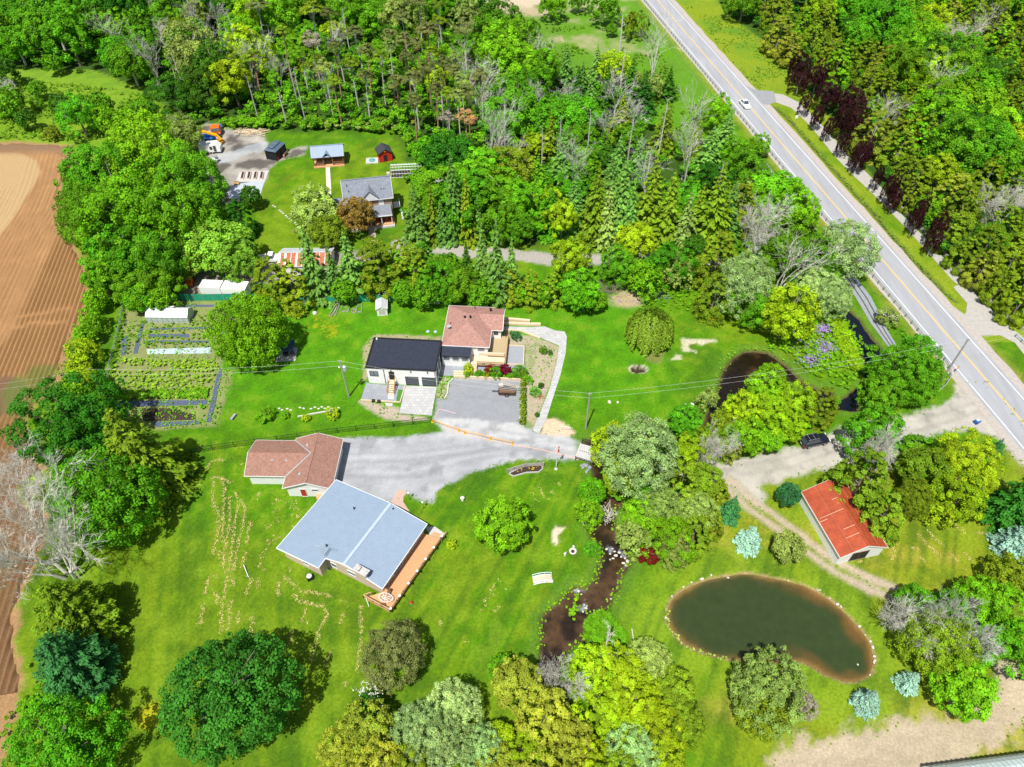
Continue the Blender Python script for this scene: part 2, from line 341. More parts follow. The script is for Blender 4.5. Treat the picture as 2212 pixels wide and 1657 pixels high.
# verges
far = sstep(185, 205, Y)
paint(L3(.11, .24, .025), far * .7); 
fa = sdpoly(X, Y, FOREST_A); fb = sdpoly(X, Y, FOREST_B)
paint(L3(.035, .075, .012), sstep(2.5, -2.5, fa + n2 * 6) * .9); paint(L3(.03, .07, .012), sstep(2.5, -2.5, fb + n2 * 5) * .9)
# meadow at the upper left
paint(L3(.17, .29, .02), sstep(-70, -85, X) * sstep(150, 160, Y) * (.75 + n1 * 2) * (fa > 0))
dd = sdpoly(X, Y, DRY) + n2 * 8 + n1 * 3; paint(L3(.42, .34, .22), sstep(1.5, -2.0, dd) * .92)
dd = sdpoly(X, Y, SANDBANK) + n2 * 8; paint(L3(.5, .42, .3), sstep(2, -2, dd))
# roadside strip: drier
rd = np.array(road_pt(0, 0)); rdir = np.array(road_pt(1, 0)) - rd; offr = (X - rd[0]) * -rdir[1] + (Y - rd[1]) * rdir[0]
offr = -offr if road_pt(0, 1)[0] > road_pt(0, 0)[0] else offr    # positive to the left (west)
offr = (X - rd[0]) * (road_pt(0, 1)[0] - rd[0]) + (Y - rd[1]) * (road_pt(0, 1)[1] - rd[1])
paint(L3(.30, .29, .05), sstep(8.5, 4.5, np.abs(offr)) * (Y > 60) * (.7 + n1 * 1.5))
paint(L3(.20, .27, .015), ((offr < -5) & (offr > -40) & (Y > 95) & (fb > 0)) * (.8 + n2 * 2))
paint(L3(.10, .25, .012), ((offr > 9) & (offr < 40) & (Y > 170)) * (.7 + n2 * 2) * (fa > 0))
dt = dline(X, Y, DITCH); paint(L3(.09, .10, .03), sstep(1.0, .2, dt + n1 * .8) * .8)
# regions: 0 lawn 1 field 2 gravel drive 3 track 4 stream bed 5 garden soil 6 forest floor 7 yard
reg = np.zeros(len(X), np.int8); reg[(fa < 0) | (fb < 0)] = 6
reg[(np.abs(X) > 199) | (Y > 299)] = 6
def region(k, sd, c, w=.35, edge=.9, strength=1.0, nn=None):
    s = sd + n1 * edge * 1.6 + n0 * edge * .4
    paint(c if nn is None else nn, sstep(w, -w, s) * strength)
    if k is not None: reg[s < 0] = k
soilc = L3(.32, .19, .09)
fs = sdpoly(X, Y, FIELD); far_in = np.array([False]);  
fs = np.where((X < -199), np.where((Y > 20) & (Y < px(0, 0)[1] * 0 + 172), -5, 9), fs)
region(1, fs, soilc, .6, 1.2)
gr = L3(.35, .36, .375); grv = gr * (1 + (fbm(X * .35, Y, 1.3, 21) - .5)[:, None] * .5 + (fbm(X, Y, 5, 23) - .5)[:, None] * .35)
dsd = sdpoly(X, Y, DRIVE); region(2, dsd, gr, .3, .7, 1, grv)
paint(L3(.50, .50, .49), sstep(.4, -1.2, dsd) * sstep(3.2, 1.2, dline(X, Y, g2([(960, 920), (1060, 925), (1150, 940), (1235, 965)]))) * (.7 + n1))
for L, kk in (([(745, 990), (900, 985), (1050, 965), (1160, 960), (1250, 974)], DRIVE), ([(760, 1020), (880, 1020), (1000, 990), (1100, 972)], DRIVE), ([(1050, 935), (1150, 950), (1240, 968)], DRIVE)):
    q = dline(X, Y, g2(L)); paint(gr * .72, sstep(.5, .1, np.abs(q - .85) + n1 * .6) * .4); paint(gr * 1.3, sstep(.5, .1, q) * .25)
paint(gr * .55, sstep(.08, .2, fbm(X, Y, 3, 27) - .5) * (dsd < -.3) * .5)
padsd = sdpoly(X, Y, g2(Z1([(1000, 893), (1712, 908), (1692, 1352), (1400, 1325), (1150, 1300), (800, 1290), (830, 1090), (915, 1095), (955, 940)])))
paint(L3(.27, .28, .30), sstep(.25, -.25, padsd + n0 * .3))
egr = L3(.42, .39, .35); egv = egr * (1 + (fbm(X, Y, 2.5, 31) - .5)[:, None] * .5)
region(2, sdpoly(X, Y, EDRIVE), egr, .5, 1.1, .95, egv)
q = dline(X, Y, g2([(1600, 1015), (1700, 1000), (1800, 965), (1900, 930), (2000, 915), (2080, 890), (2130, 870)])); paint(egr * .66, sstep(.55, .1, np.abs(q - .9) + n1 * .7) * .4); paint(egr * .5, sstep(.1, .22, fbm(X, Y, 2, 33) - .5) * (sdpoly(X, Y, EDRIVE) < -.4) * .5)
td = dline(X, Y, TRACK); tw = np.minimum(np.abs(td - .85) - .55, 1)
region(3, td - 1.75, L3(.2, .22, .06), .4, .7, .4); paint(L3(.42, .34, .26), sstep(.35, -.35, tw + n1 * .9) * .9)
dr = L3(.43, .35, .25); drv = dr * (1 + (fbm(X * .35, Y * 1.2, 1.5, 41) - .5)[:, None] * .5)
region(3, sdpoly(X, Y, DIRT), dr, .8, 2.2, .95, drv)
region(3, dline(X, Y, LANE) - 2.0, L3(.36, .33, .30), .4, .9, .95)
yv = L3(.34, .31, .28) * (1 + (fbm(X, Y, 5, 51) - .5)[:, None] * 1.1); region(7, sdpoly(X, Y, YARD), yv[0], .6, 1.2, .95, yv)
paint(L3(.06, .05, .045), sstep(-.03, .12, fbm(X, Y, 4.5, 57) - .5) * (sdpoly(X, Y, YARD) < 0) * .8)
paint(L3(.40, .43, .46), sstep(3.0, 1.5, dline(X, Y, g2(Z4([(300, 430), (420, 400), (560, 350), (760, 300)]))) + n1 * 3) * (sdpoly(X, Y, YARD) < 0) * .6)
region(7, sdpoly(X, Y, YARD2), L3(.30, .26, .23), .6, 1.2, .9)
gv = L3(.24, .25, .10) * (1 + n1[:, None] * .5); region(5, sdpoly(X, Y, GARDEN), gv[0], .4, .8, .85, gv)
for b, c in ((BEDC, L3(.40, .33, .24)), (BEDL, L3(.42, .34, .28)), (BEDW, L3(.34, .29, .18)), (SMALLB, L3(.4, .34, .26))):
    region(5, sdpoly(X, Y, b), c, .2, .35, .92)
paint(L3(.10, .22, .02), sstep(.08, .2, n1) * (reg == 5) * .45)
region(3, sdpoly(X, Y, SANDP), L3(.62, .45, .32), .3, .6, .95)
region(3, sdpoly(X, Y, MOUND), L3(.58, .5, .36), .15, .4, .95)
paint(L3(.5, .42, .34), sstep(.5, -.1, dline(X, Y, g2(t22([(380, 740), (700, 700)]))) - 3) * 0)
# pale worn patches in the lawn right of the willow, and the cut sandy hole
for L, w in ((t21([(1490, 1290), (1570, 1300)]), .8), (t21([(1610, 1300), (1740, 1285)]), .8), (t21([(1500, 1350), (1580, 1380)]), .6), (t21([(1360, 1450), (1440, 1430)]), .7)):
    paint(L3(.55, .50, .36), sstep(w, w * .4, dline(X, Y, g2(L)) + n1 * 1.6) * .85)
paint(L3(.2, .17, .06), sstep(2.6, 1.2, np.hypot(X - G(1410, 765)[0], Y - G(1410, 765)[1]) + n1 * 2) * .7)
paint(L3(.40, .22, .10), sstep(1.6, .4, np.hypot(X - G(2140, 1340)[0], Y - G(2140, 1340)[1]) + n1 * 2) * .5)
paint(L3(.45, .30, .12), sstep(2.2, .6, np.hypot(X - G(1962, 1345)[0], Y - G(1962, 1345)[1]) + n1 * 2) * .6)
# bare soil heap left of the willow
paint(L3(.45, .33, .22), sstep(1.5, -1, sdpoly(X, Y, g2(t21([(850, 900), (950, 850), (1080, 880), (1100, 980), (900, 980)]))) + n1 * 3) * .8)
# height: stream bed, pool, pond, ditch
ZZ = np.zeros(len(X)) + n1 * .05
cr = np.minimum(np.minimum(sdpoly(X, Y, CREEK_LO), sdpoly(X, Y, CREEK_UP)), sdpoly(X, Y, POOL))
ZZ = np.where((reg == 1), -.16, ZZ)
ZZ = ZZ - 1.25 * sstep(.7, -1.0, cr + n1 * .5)
paint(L3(.10, .20, .02), sstep(2.2, .9, cr + n1 * 1.5) * .6)
paint(L3(.10, .065, .035), sstep(.35, -.1, cr + n1 * .6)); reg[cr < -.1] = 4
ZZ = ZZ - 1.1 * sstep(.25, -1.4, dp); paint(L3(.30, .22, .10), sstep(.12, -.1, dp + n1 * .3)); reg[dp < 0] = 4
ZZ = ZZ - .45 * sstep(1.3, .1, dt)
hole = np.hypot((X - G(1379, 797)[0]) / 1.6, Y - G(1379, 797)[1]); ZZ = ZZ - .9 * sstep(1.0, .5, hole); paint(L3(.5, .46, .35), sstep(1.25, 1.0, hole) * .9); paint(L3(.05, .035, .02), sstep(.95, .8, hole))
ROCKY = None
isov = (sdpoly(X, Y, PATH) < .3) | ((np.abs(offr) < 7) & (Y > 20)); ZZ = np.where(isov & (dt > 1.2), np.minimum(ZZ, -.03), ZZ)
ZZ = np.where((dsd < 1) | (reg == 5), np.minimum(ZZ, -.02), ZZ)
col *= (1 + n0[:, None] * .14)
col = np.clip(col, .004, .9)
for nm, bs, bd in (('lawn', 9, .05), ('ploughed_field', 3, .08), ('gravel', 8, .035), ('dirt', 5, .05), ('stream_bed', 4, .08), ('garden_soil', 6, .06), ('forest_floor', 3, .15), ('yard', 5, .06)):
    mat('ground_' + nm, (1, 1, 1), .95, {'lawn': .30, 'gravel': .16}.get(nm, .24), {'lawn': 2.6, 'gravel': 5}.get(nm, 3), bd, bs, .1, attr='gc')
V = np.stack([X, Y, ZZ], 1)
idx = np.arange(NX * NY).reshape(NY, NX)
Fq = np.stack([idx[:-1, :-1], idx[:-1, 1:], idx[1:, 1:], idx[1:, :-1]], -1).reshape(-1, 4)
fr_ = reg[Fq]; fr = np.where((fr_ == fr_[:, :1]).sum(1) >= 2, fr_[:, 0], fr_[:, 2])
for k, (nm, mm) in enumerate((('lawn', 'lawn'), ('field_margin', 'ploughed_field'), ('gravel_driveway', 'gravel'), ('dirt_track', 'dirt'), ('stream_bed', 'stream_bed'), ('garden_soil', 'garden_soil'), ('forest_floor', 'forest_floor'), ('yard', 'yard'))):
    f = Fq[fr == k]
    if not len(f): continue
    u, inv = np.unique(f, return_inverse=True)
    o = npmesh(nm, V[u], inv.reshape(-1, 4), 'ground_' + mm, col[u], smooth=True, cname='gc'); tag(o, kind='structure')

# ------------------------------------------------------------------ ploughed field: real ridges
da = np.array(G(118, 430)) - np.array(G(15, 665)); da /= np.linalg.norm(da)
db = np.array([da[1], -da[0]])
org = np.array(G(100, 700))
SV = np.arange(-75, 45, .15); TV = np.arange(-72, 95, .8)
S_, T_ = np.meshgrid(SV, TV); 
bend = 0.0011 * np.clip(T_, -80, 100) ** 2 * 0
FX = org[0] + db[0] * (S_ + bend) + da[0] * T_; FY = org[1] + db[1] * (S_ + bend) + da[1] * T_
fx, fy = FX.ravel(), FY.ravel(); s_, tt = S_.ravel(), T_.ravel()
sdF = sdpoly(fx, fy, FIELD); m1 = fbm(fx, fy, 2, 61) - .5; m2 = fbm(fx, fy, 9, 63) - .5
per = .9; ph = (s_ / per) % 1
ridge = np.exp(-((ph - .5) / .2) ** 2)
hl = np.array(G(60, 305)); headland = sstep(24, 14, np.abs(172 - fy) * 0 + (np.array(G(60, 306))[1] - fy)) # near the top edge
cl = dline(fx, fy, g2([(130, 330), (112, 400), (90, 455), (50, 510), (20, 560), (-20, 640), (-60, 720)])); wheel = sstep(8.5, 6.5, cl)
tan = sdpoly(fx, fy, g2([(-400, 332), (40, 330), (80, 347), (88, 372), (74, 400), (48, 440), (22, 480), (-10, 520), (-400, 560)])); tanf = sstep(.6, -.6, tan)
tread = np.minimum(np.abs(dline(fx, fy, g2([(0, 688), (60, 680), (150, 668)])) - 0), np.abs(dline(fx, fy, g2([(0, 712), (70, 700), (140, 694)]))))
flat = np.clip(sstep(.5, .3, tread) * 0.85 + wheel * .8 + tanf * .6 + headland, 0, 1)
circ = np.hypot(fx - G(-5, 858)[0], fy - G(-5, 858)[1]); cf = sstep(5.2, 4.6, circ)
flat = np.clip(flat + cf, 0, 1)
hz = ridge * .34 * (1 - flat) + m1 * .12
hz += wheel * .05 * np.sin(cl * 5.5) + tanf * .03 * np.sin(s_ * 16) + cf * .05 * np.sin(circ * 8)
cc = L3(.35, .19, .08) * (1 + m2[:, None] * .35 + m1[:, None] * .3)
def mixc(c, k, f): 
    f = np.clip(f, 0, 1)[:, None]; return c * (1 - f) + np.asarray(k) * f
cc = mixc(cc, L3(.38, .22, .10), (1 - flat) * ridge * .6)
cc = mixc(cc, L3(.12, .065, .025), (1 - flat) * sstep(.36, .08, np.abs(((ph + .5) % 1) - .5)) * .75)  # furrow shade put into the soil colour, darkest midway between ridges
cc = mixc(cc, L3(.12, .15, .03), (1 - flat) * sstep(.2, .05, np.abs(ph - .5)) * (fy < 86) * sstep(0, .25, m1 + m2 + .1) * .7)
cc = mixc(cc, L3(.43, .30, .15), tanf * .95); cc = mixc(cc, L3(.40, .23, .11), tanf * sstep(.5, 1, np.sin(s_ * 16)) * .35)
cc = mixc(cc, L3(.27, .16, .085), wheel * (1 - tanf) * sstep(0, 1, np.sin(cl * 5.5)) * .55); cc = mixc(cc, L3(.20, .13, .08), headland * sstep(8, 3, np.array(G(60, 306))[1] - fy) * .8)
cc = mixc(cc, L3(.13, .08, .05), cf * .85); cc = mixc(cc, L3(.15, .085, .05), sstep(82, 60, fy) * .6)
cc = mixc(cc, L3(.10, .17, .03), sstep(5, 2, np.hypot(fx - G(95, 840)[0], fy - G(95, 840)[1]) - 3 + m1 * 5) * .6)
e = sstep(0, -1.2, sdF + m1 * 2); hz = hz * e - (1 - e) * .5
F2 = np.arange(len(fx)).reshape(S_.shape); Fq2 = np.stack([F2[:-1, :-1], F2[:-1, 1:], F2[1:, 1:], F2[1:, :-1]], -1).reshape(-1, 4)
Fq2 = Fq2[(sdF[Fq2].max(1) < .2) & (fy[Fq2].min(1) > 16)]; Fq2 = Fq2[:, ::-1]
u, inv = np.unique(Fq2, return_inverse=True)
mat('soil_rows', (1, 1, 1), .95, .22, 5, .04, 10, .08, attr='gc')
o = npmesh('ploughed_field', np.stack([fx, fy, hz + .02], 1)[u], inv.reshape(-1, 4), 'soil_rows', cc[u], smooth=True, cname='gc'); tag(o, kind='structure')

# ------------------------------------------------------------------ water
def watersheet(name, poly, z, m, grow=1.0, cell=.6, colf=None):
    P = np.array(poly); x0, y0 = P.min(0) - 1.5; x1, y1 = P.max(0) + 1.5
    a, b = np.meshgrid(np.arange(x0, x1, cell), np.arange(y0, y1, cell)); sh = a.shape; a = a.ravel(); b = b.ravel()
    sd = sdpoly(a, b, poly); I = np.arange(len(a)).reshape(sh)
    F = np.stack([I[:-1, :-1], I[:-1, 1:], I[1:, 1:], I[1:, :-1]], -1).reshape(-1, 4); F = F[sd[F].min(1) < grow]
    u, inv = np.unique(F, return_inverse=True); c = colf(a[u], b[u], sd[u])
    return tag(npmesh(name, np.stack([a, b, a * 0 + z], 1)[u], inv.reshape(-1, 4), m, np.clip(c, .001, 1), cname='gc'), kind='structure')
mat('pond_water', (1, 1, 1), .12, .10, .8, .012, 3, .22, attr='gc')
mat('creek_water', (1, 1, 1), .10, .35, 1.1, .05, 3.5, .5, attr='gc')
def pondc(a, b, sd):
    n = fbm(a, b, 3, 71) - .5; c = np.tile(L3(.034, .052, .018), (len(a), 1))
    c = mixc(c, L3(.14, .075, .022), sstep(-2.4, -.2, sd + n * 3.5) * (.2 + .75 * sstep(32, 45, a)))
    return mixc(c, L3(.26, .16, .05), sstep(-.9, 0, sd + n) * .8)
def creekc(a, b, sd):
    n = fbm(a, b, 2.5, 73) - .5; c = np.tile(L3(.022, .014, .008), (len(a), 1))
    c = mixc(c, L3(.075, .042, .018), sstep(.0, .25, n + (b < 46) * .12)); c = mixc(c, L3(.10, .07, .045), sstep(-.7, 0, sd + n) * .55)
    for q in (t22([(800, 1420), (900, 1440), (990, 1520)]), t23([(570, 120), (600, 250), (700, 340)])):
        c = mixc(c, L3(.28, .30, .34), sstep(1.3, .3, dline(a, b, g2(q))) * sstep(.0, .2, fbm(a, b, .9, 77) - .5))
    return c
def poolc(a, b, sd): return np.tile(L3(.006, .008, .014), (len(a), 1))
watersheet('pond_water', POND, -.22, 'pond_water', .5, .45, pondc)
watersheet('stream_water', CREEK_LO, -.62, 'creek_water', .6, .35, creekc)
watersheet('stream_water', CREEK_UP, -.63, 'creek_water', .6, .5, lambda a, b, sd: creekc(a, b, sd) * .6)
watersheet('creek_pool_water', POOL, -.6, 'creek_water', .6, .5, poolc)

# ------------------------------------------------------------------ highway
def asphalt(name, c1, line):
    m = mat(name, c1, .85, .10, .6, .01, 30, .25)
    return m
mat('asphalt', (.335, .345, .365), .85, .13, .55, .01, 25, .2, stretch=(1, .12, 1)); mat('shoulder', (.42, .38, .34), .95, .18, 2, .03, 10, .1)
mat('paint_white', (.82, .82, .82), .6, .1, 4); mat('paint_yellow', (.80, .52, .08), .6, .12, 4); mat('concrete_path', (.40, .38, .35), .9, .12, 1.5, .01, 8, .2)
HW = thing('highway', None, None)
C.objects.unlink(HW); bpy.data.objects.remove(HW)
HL = 330
def strip(name, m, o0, o1, z, t0=-90, t1=HL, jag=0, kind='structure'):
    mb = MB(); n = int((t1 - t0) / (4 if jag else 20)); pts = []
    A = [road_pt(t0 + (t1 - t0) * i / n, o0 + (rnd.uniform(-jag, jag))) for i in range(n + 1)]; B = [road_pt(t0 + (t1 - t0) * i / n, o1 + rnd.uniform(-jag, jag)) for i in range(n + 1)]
    for i in range(n):
        q = [(*A[i], z), (*A[i + 1], z), (*B[i + 1], z), (*B[i], z)]
        nz = (Vector(q[1]) - Vector(q[0])).cross(Vector(q[2]) - Vector(q[0])).z
        mb.poly(q if nz > 0 else q[::-1])
    return tag(mb.build(name, m), kind=kind)
strip('road_shoulder', 'shoulder', -5.9, 5.6, .012, jag=.22)
strip('road', 'asphalt', -4.25, 4.1, .02)
strip('road_edge_line', 'paint_white', 3.42, 3.56, .025); strip('road_edge_line', 'paint_white', -3.56, -3.42, .025)
strip('road_centre_line', 'paint_yellow', .06, .17, .025); strip('road_centre_line', 'paint_yellow', -.17, -.06, .025)
# widened asphalt where the path leaves the road
mb = MB(); p = g2(t20([(1880, 690), (1980, 720), (2100, 775), (2260, 790)]) + t30([(60, 830), (70, 880), (0, 905), (-40, 900)])); mb.prism(p, -.1, .016); tag(mb.build('road_apron', mat('asphalt_old', (.27, .28, .29), .9, .12, 1)), kind='structure')
mb = MB(); mb.prism(PATH, -.15, .008); tag(mb.build('footpath', 'concrete_path'), kind='structure')
# ------------------------------------------------------------------ building materials
def shingle(name, c, course=.22):
    m = mat(name, c, .9, .22, 2.2, .012, 22, .15); n = m.node_tree.nodes; l = m.node_tree.links; b = n['Principled BSDF']
    src = b.inputs['Base Color'].links[0].from_socket
    g = n.new('ShaderNodeNewGeometry'); br = n.new('ShaderNodeTexNoise'); br.inputs['Scale'].default_value = 9; br.inputs['Detail'].default_value = 3
    mr = n.new('ShaderNodeMapRange'); mr.inputs[1].default_value = .35; mr.inputs[2].default_value = .65; mr.inputs[3].default_value = .8; mr.inputs[4].default_value = 1.2
    tc = [x for x in n if x.bl_idname == 'ShaderNodeTexCoord'][0]; l.new(tc.outputs['Object'], br.inputs[0]); l.new(br.outputs[0], mr.inputs[0])
    v = n.new('ShaderNodeVectorMath'); v.operation = 'SCALE'; l.new(src, v.inputs[0]); l.new(mr.outputs[0], v.inputs['Scale']); l.new(v.outputs[0], b.inputs['Base Color']); return m
shingle('shingle_brown', (.30, .165, .125)); shingle('shingle_rose', (.36, .20, .165)); shingle('shingle_grey', (.20, .22, .26)); shingle('shingle_black', (.05, .055, .065))
mat('membrane', (.030, .036, .055), .75, .2, 1.5, .01, 8, .25)
mat('metal_grey', (.25, .325, .415), .45, .05, 1.0, 0, 5, .4); mat('metal_ridge', (.40, .48, .56), .5, .05, 2); mat('metal_red', (.36, .07, .028), .5, .28, .9, .004, 6, .3); mat('rust_roof', (.42, .14, .07), .8, .45, 2.5); mat('zinc', (.50, .52, .54), .5, .2, 2)
mat('white_paint', (.80, .80, .78), .7, .04, 2); mat('cream_brick', (.56, .43, .36), .85, .12, 6, .01, 20); mat('tan_brick', (.38, .25, .17), .9, .15, 6); mat('white_siding', (.74, .75, .75), .7, .06, 3)
mat('cedar_deck', (.62, .34, .17), .7, .15, 3, .006, 8, .2, stretch=(1, 8, 1)); mat('pine_deck', (.42, .33, .19), .8, .18, 3, .006, 8, .2, stretch=(8, 1, 1)); mat('timber', (.50, .32, .16), .8, .15, 4); mat('timber_pale', (.66, .52, .36), .8, .12, 4); mat('timber_dark', (.16, .09, .05), .85, .2, 4)
mat('glass_dark', (.05, .065, .08), .1, .1, 2, spec=.6); mat('glass_grey', (.16, .19, .22), .15, .25, 2, spec=.6); mat('frame_black', (.02, .02, .022), .5, .05, 2); mat('frame_white', (.8, .8, .8), .5, .03, 2)
mat('red_paint', (.52, .025, .015), .6, .1, 3); mat('red_door', (.40, .03, .025), .5, .05, 3); mat('log', (.26, .13, .07), .8, .2, 4); mat('black_mesh', (.018, .02, .025), .6, .1, 3); mat('blue_canvas', (.035, .06, .12), .8, .12, 2)
mat('polycarb', (.78, .82, .82), .35, .05, 1, spec=.5, trans=0); mat('plastic_film', (.62, .72, .70), .3, .08, 1.2); mat('concrete', (.30, .32, .35), .9, .08, 2, .005, 10); mat('concrete_pale', (.48, .47, .45), .9, .08, 2); mat('paver_grey', (.40, .42, .45), .9, .10, 3)
mat('galv', (.50, .56, .58), .45, .1, 3, metal=.3); mat('guard_post', (.16, .24, .27), .7, .15, 3); mat('pole_wood', (.34, .33, .29), .9, .2, 3); mat('stone', (.48, .44, .39), .9, .25, 3, .02, 8); mat('stone_white', (.58, .55, .49), .9, .12, 3, .02, 8); mat('gabion', (.27, .29, .31), .95, .35, 5, .06, 6)
mat('rubber', (.02, .02, .02), .8, .1, 3); mat('rim', (.5, .5, .52), .35, .05, 3, metal=.6); mat('car_white', (.78, .79, .80), .3, .02, 1, coat=.5); mat('car_black', (.010, .012, .018), .18, .02, 1, coat=.6, spec=.6); mat('orange_paint', (.72, .14, .015), .45, .06, 2); mat('yellow_paint', (.80, .40, .01), .45, .06, 2); mat('lamp_red', (.4, .01, .01), .3, 0); mat('lamp_clear', (.8, .8, .78), .2, 0)
mat('blue_plastic', (.03, .12, .45), .5, .05, 2); mat('green_mesh', (.02, .30, .18), .7, .15, 2); mat('fence_black', (.02, .022, .025), .6, .1, 2); mat('fabric_blue', (.085, .11, .17), .6, .3, 4, .03, 5); mat('teal_metal', (.08, .35, .33), .5, .05, 2); mat('wire', (.62, .66, .62), .5, .05, 2); mat('black_soil', (.05, .035, .028), .95, .2, 5)
def pavers(name, c, c2, s, w=.5, h=.25, mortar=.012):
    m = mat(name, c, .9, .08, 2); n = m.node_tree.nodes; l = m.node_tree.links; b = n['Principled BSDF']
    br = n.new('ShaderNodeTexBrick'); br.inputs['Color1'].default_value = (*c, 1); br.inputs['Color2'].default_value = (*c2, 1); br.inputs['Mortar'].default_value = (c[0] * .55, c[1] * .55, c[2] * .55, 1)
    br.inputs['Scale'].default_value = s; br.inputs['Mortar Size'].default_value = mortar; br.inputs['Brick Width'].default_value = w; br.inputs['Row Height'].default_value = h
    tc = n.new('ShaderNodeTexCoord'); l.new(tc.outputs['Object'], br.inputs[0]); l.new(br.outputs[0], b.inputs['Base Color']); return m
pavers('paver_white', (.50, .50, .49), (.41, .41, .41), 1.0, .6, .6, .02); pavers('paver_slab', (.30, .32, .355), (.26, .28, .31), 1.0, .8, .8, .012); pavers('pale_brick_pavers', (.56, .40, .33), (.48, .33, .27), 3)

def opening(root, kind, x, y, ang, z, w, h, fm='frame_white', pm_='glass_grey', world=False, t=.07, depth=.05, bars=0, label=None):
    """window or door whose outward normal points to angle ang"""
    ca, sa = math.cos(ang), math.sin(ang); rz = ang + math.pi / 2; tx, ty = -sa, ca
    f = MB(); o = depth / 2
    for s in (-1, 1): f.box((x + ca * o + tx * s * (w / 2 - t / 2), y + sa * o + ty * s * (w / 2 - t / 2), z), (t, depth + .04, h), rz)
    for s in (-1, 1): f.box((x + ca * o, y + sa * o, z + s * (h / 2 - t / 2)), (w - 2 * t, depth + .04, t), rz)
    for i in range(bars):
        u = (i + 1) / (bars + 1) - .5; f.box((x + ca * o + tx * u * w, y + sa * o + ty * u * w, z), (t * .7, depth + .03, h - 2 * t), rz)
    fo = f.build(kind, fm, root, world); 
    if label: fo['label'] = label
    g = MB(); g.box((x + ca * .01, y + sa * .01, z), (w - 2 * t, .03, h - 2 * t), rz)
    p = g.build('pane' if kind == 'window' else 'panel', pm_, fo, world); return fo
def gable(name, label, cat, cx, cy, rz, Lx, Wy, eave, rise, over=.35, wall='white_siding', roof='shingle_grey', ribs=0, rib_m=None, group=None, trim='frame_white', th=.12, z0=-.1, roof2=None, wy0=None, wx0=None):
    root = thing(name, label, cat, (cx, cy, 0), rz, group); hw = Wy / 2; k = rise / hw; wl_ = hw - over; lx = Lx / 2 - over
    y0 = -wl_ if wy0 is None else wy0; x0 = -lx if wx0 is None else wx0
    def zt(y): return eave + (hw - abs(y)) * k - th - .01
    w = MB()
    for xs in ((x0, lx),):
        prof = [(y0, z0), (wl_, z0), (wl_, zt(wl_)), (0, zt(0))] + ([(y0, zt(y0))] if y0 < 0 else [])
        w.loft([[(xs[0], y, z) for y, z in prof], [(xs[1], y, z) for y, z in prof]])
    w.build('wall', wall, root, False)
    for s, nm, rm in ((-1, 'roof', roof), (1, 'roof', roof2 or roof)):
        m = MB(); m.slab([(-Lx / 2, s * hw, eave), (Lx / 2, s * hw, eave), (Lx / 2, s * .0, eave + rise), (-Lx / 2, s * .0, eave + rise)], th)
        ro = m.build('roof_slope', rm, root, False)
        if ribs:
            r_ = MB(); n = int(Lx / ribs)
            for i in range(n + 1):
                x = -Lx / 2 + Lx * i / n; r_.bar((x, s * (hw + .01), eave + .012), (x, s * .02, eave + rise + .012), .035, .03)
            r_.build('standing_seams', rib_m or rm, ro, False)
    if trim:
        t = MB()
        for s in (-1, 1):
            t.bar((-Lx / 2, s * (hw + .03), eave - .09), (Lx / 2, s * (hw + .03), eave - .09), .05, .17)
            for e in (-1, 1): t.bar((e * (Lx / 2 + .03), s * (hw + .05), eave - .09), (e * (Lx / 2 + .03), 0, eave + rise - .07), .05, .17)
        t.build('roof_trim', trim, root, False)
    rc = MB(); rc.bar((-Lx / 2, 0, eave + rise + .015), (Lx / 2, 0, eave + rise + .015), .3, .05); rc.build('ridge_cap', rib_m or roof, root, False)
    return root
def lamp_globe(mb, p, r=.15): mb.lathe(p, [(r * .5, -r * .8), (r, 0), (r * .7, r * .7), (.02, r)], 8)
def rail(mb, pts, z, h=.95, post=1.6, bal=.16):
    for a, b in zip(pts[:-1], pts[1:]):
        a = Vector((a[0], a[1], 0)); b = Vector((b[0], b[1], 0)); L = (b - a).length; n = max(1, round(L / post))
        mb.bar(a + Vector((0, 0, z + h)), b + Vector((0, 0, z + h)), .14, .05); mb.bar(a + Vector((0, 0, z + h - .12)), b + Vector((0, 0, z + h - .12)), .04, .08); mb.bar(a + Vector((0, 0, z + .12)), b + Vector((0, 0, z + .12)), .04, .08)
        for i in range(n + 1): p = a.lerp(b, i / n); mb.box((p.x, p.y, z + h / 2), (.1, .1, h))
        m = int(L / bal)
        for i in range(m): p = a.lerp(b, (i + .5) / m); mb.box((p.x, p.y, z + h / 2), (.04, .04, h - .2))
# ------------------------------------------------------------------ low house with the blue-grey metal roof and the deck
hA = thing('metal_roofed_house', 'low brick house with pale blue-grey metal roof and long orange deck', 'house', (-22, 52, 0))
def planez(A, B, Cc):
    A, B, Cc = Vector(A), Vector(B), Vector(Cc); n = (B - A).cross(Cc - A); return lambda x, y: A.z - (n.x * (x - A.x) + n.y * (y - A.y)) / n.z
def onp(x, y, pf):
    z = 3.0
    for _ in range(8): a, b = G(x, y, z); z = pf(a, b)
    return (a, b, z)
rT, rL, rR, rB = G3(726, 1036, 3), G3(597, 1184, 3), G3(923, 1132, 3), G3(826, 1272, 3); rRT, rRB = G3(844.6, 1087, 3.8), G3(743, 1218.6, 3.8)
pl = planez(rT, rL, rRT); N1, N2 = onp(688, 1227, pl), onp(703, 1206, pl); pr_ = planez(rR, rB, rRT); rRB = (rRB[0], rRB[1], pl(rRB[0], rRB[1])); rRT = (*rRT[:2], pr_(*rRT[:2]))
m = MB(); m.slab([rT, rL, N1, N2, rRB, rRT], .16); rs1 = m.build('roof_slope', 'metal_grey', hA)
m = MB(); m.slab([rRT, rRB, rB, rR], .16); rs2 = m.build('roof_slope', 'metal_grey', hA)
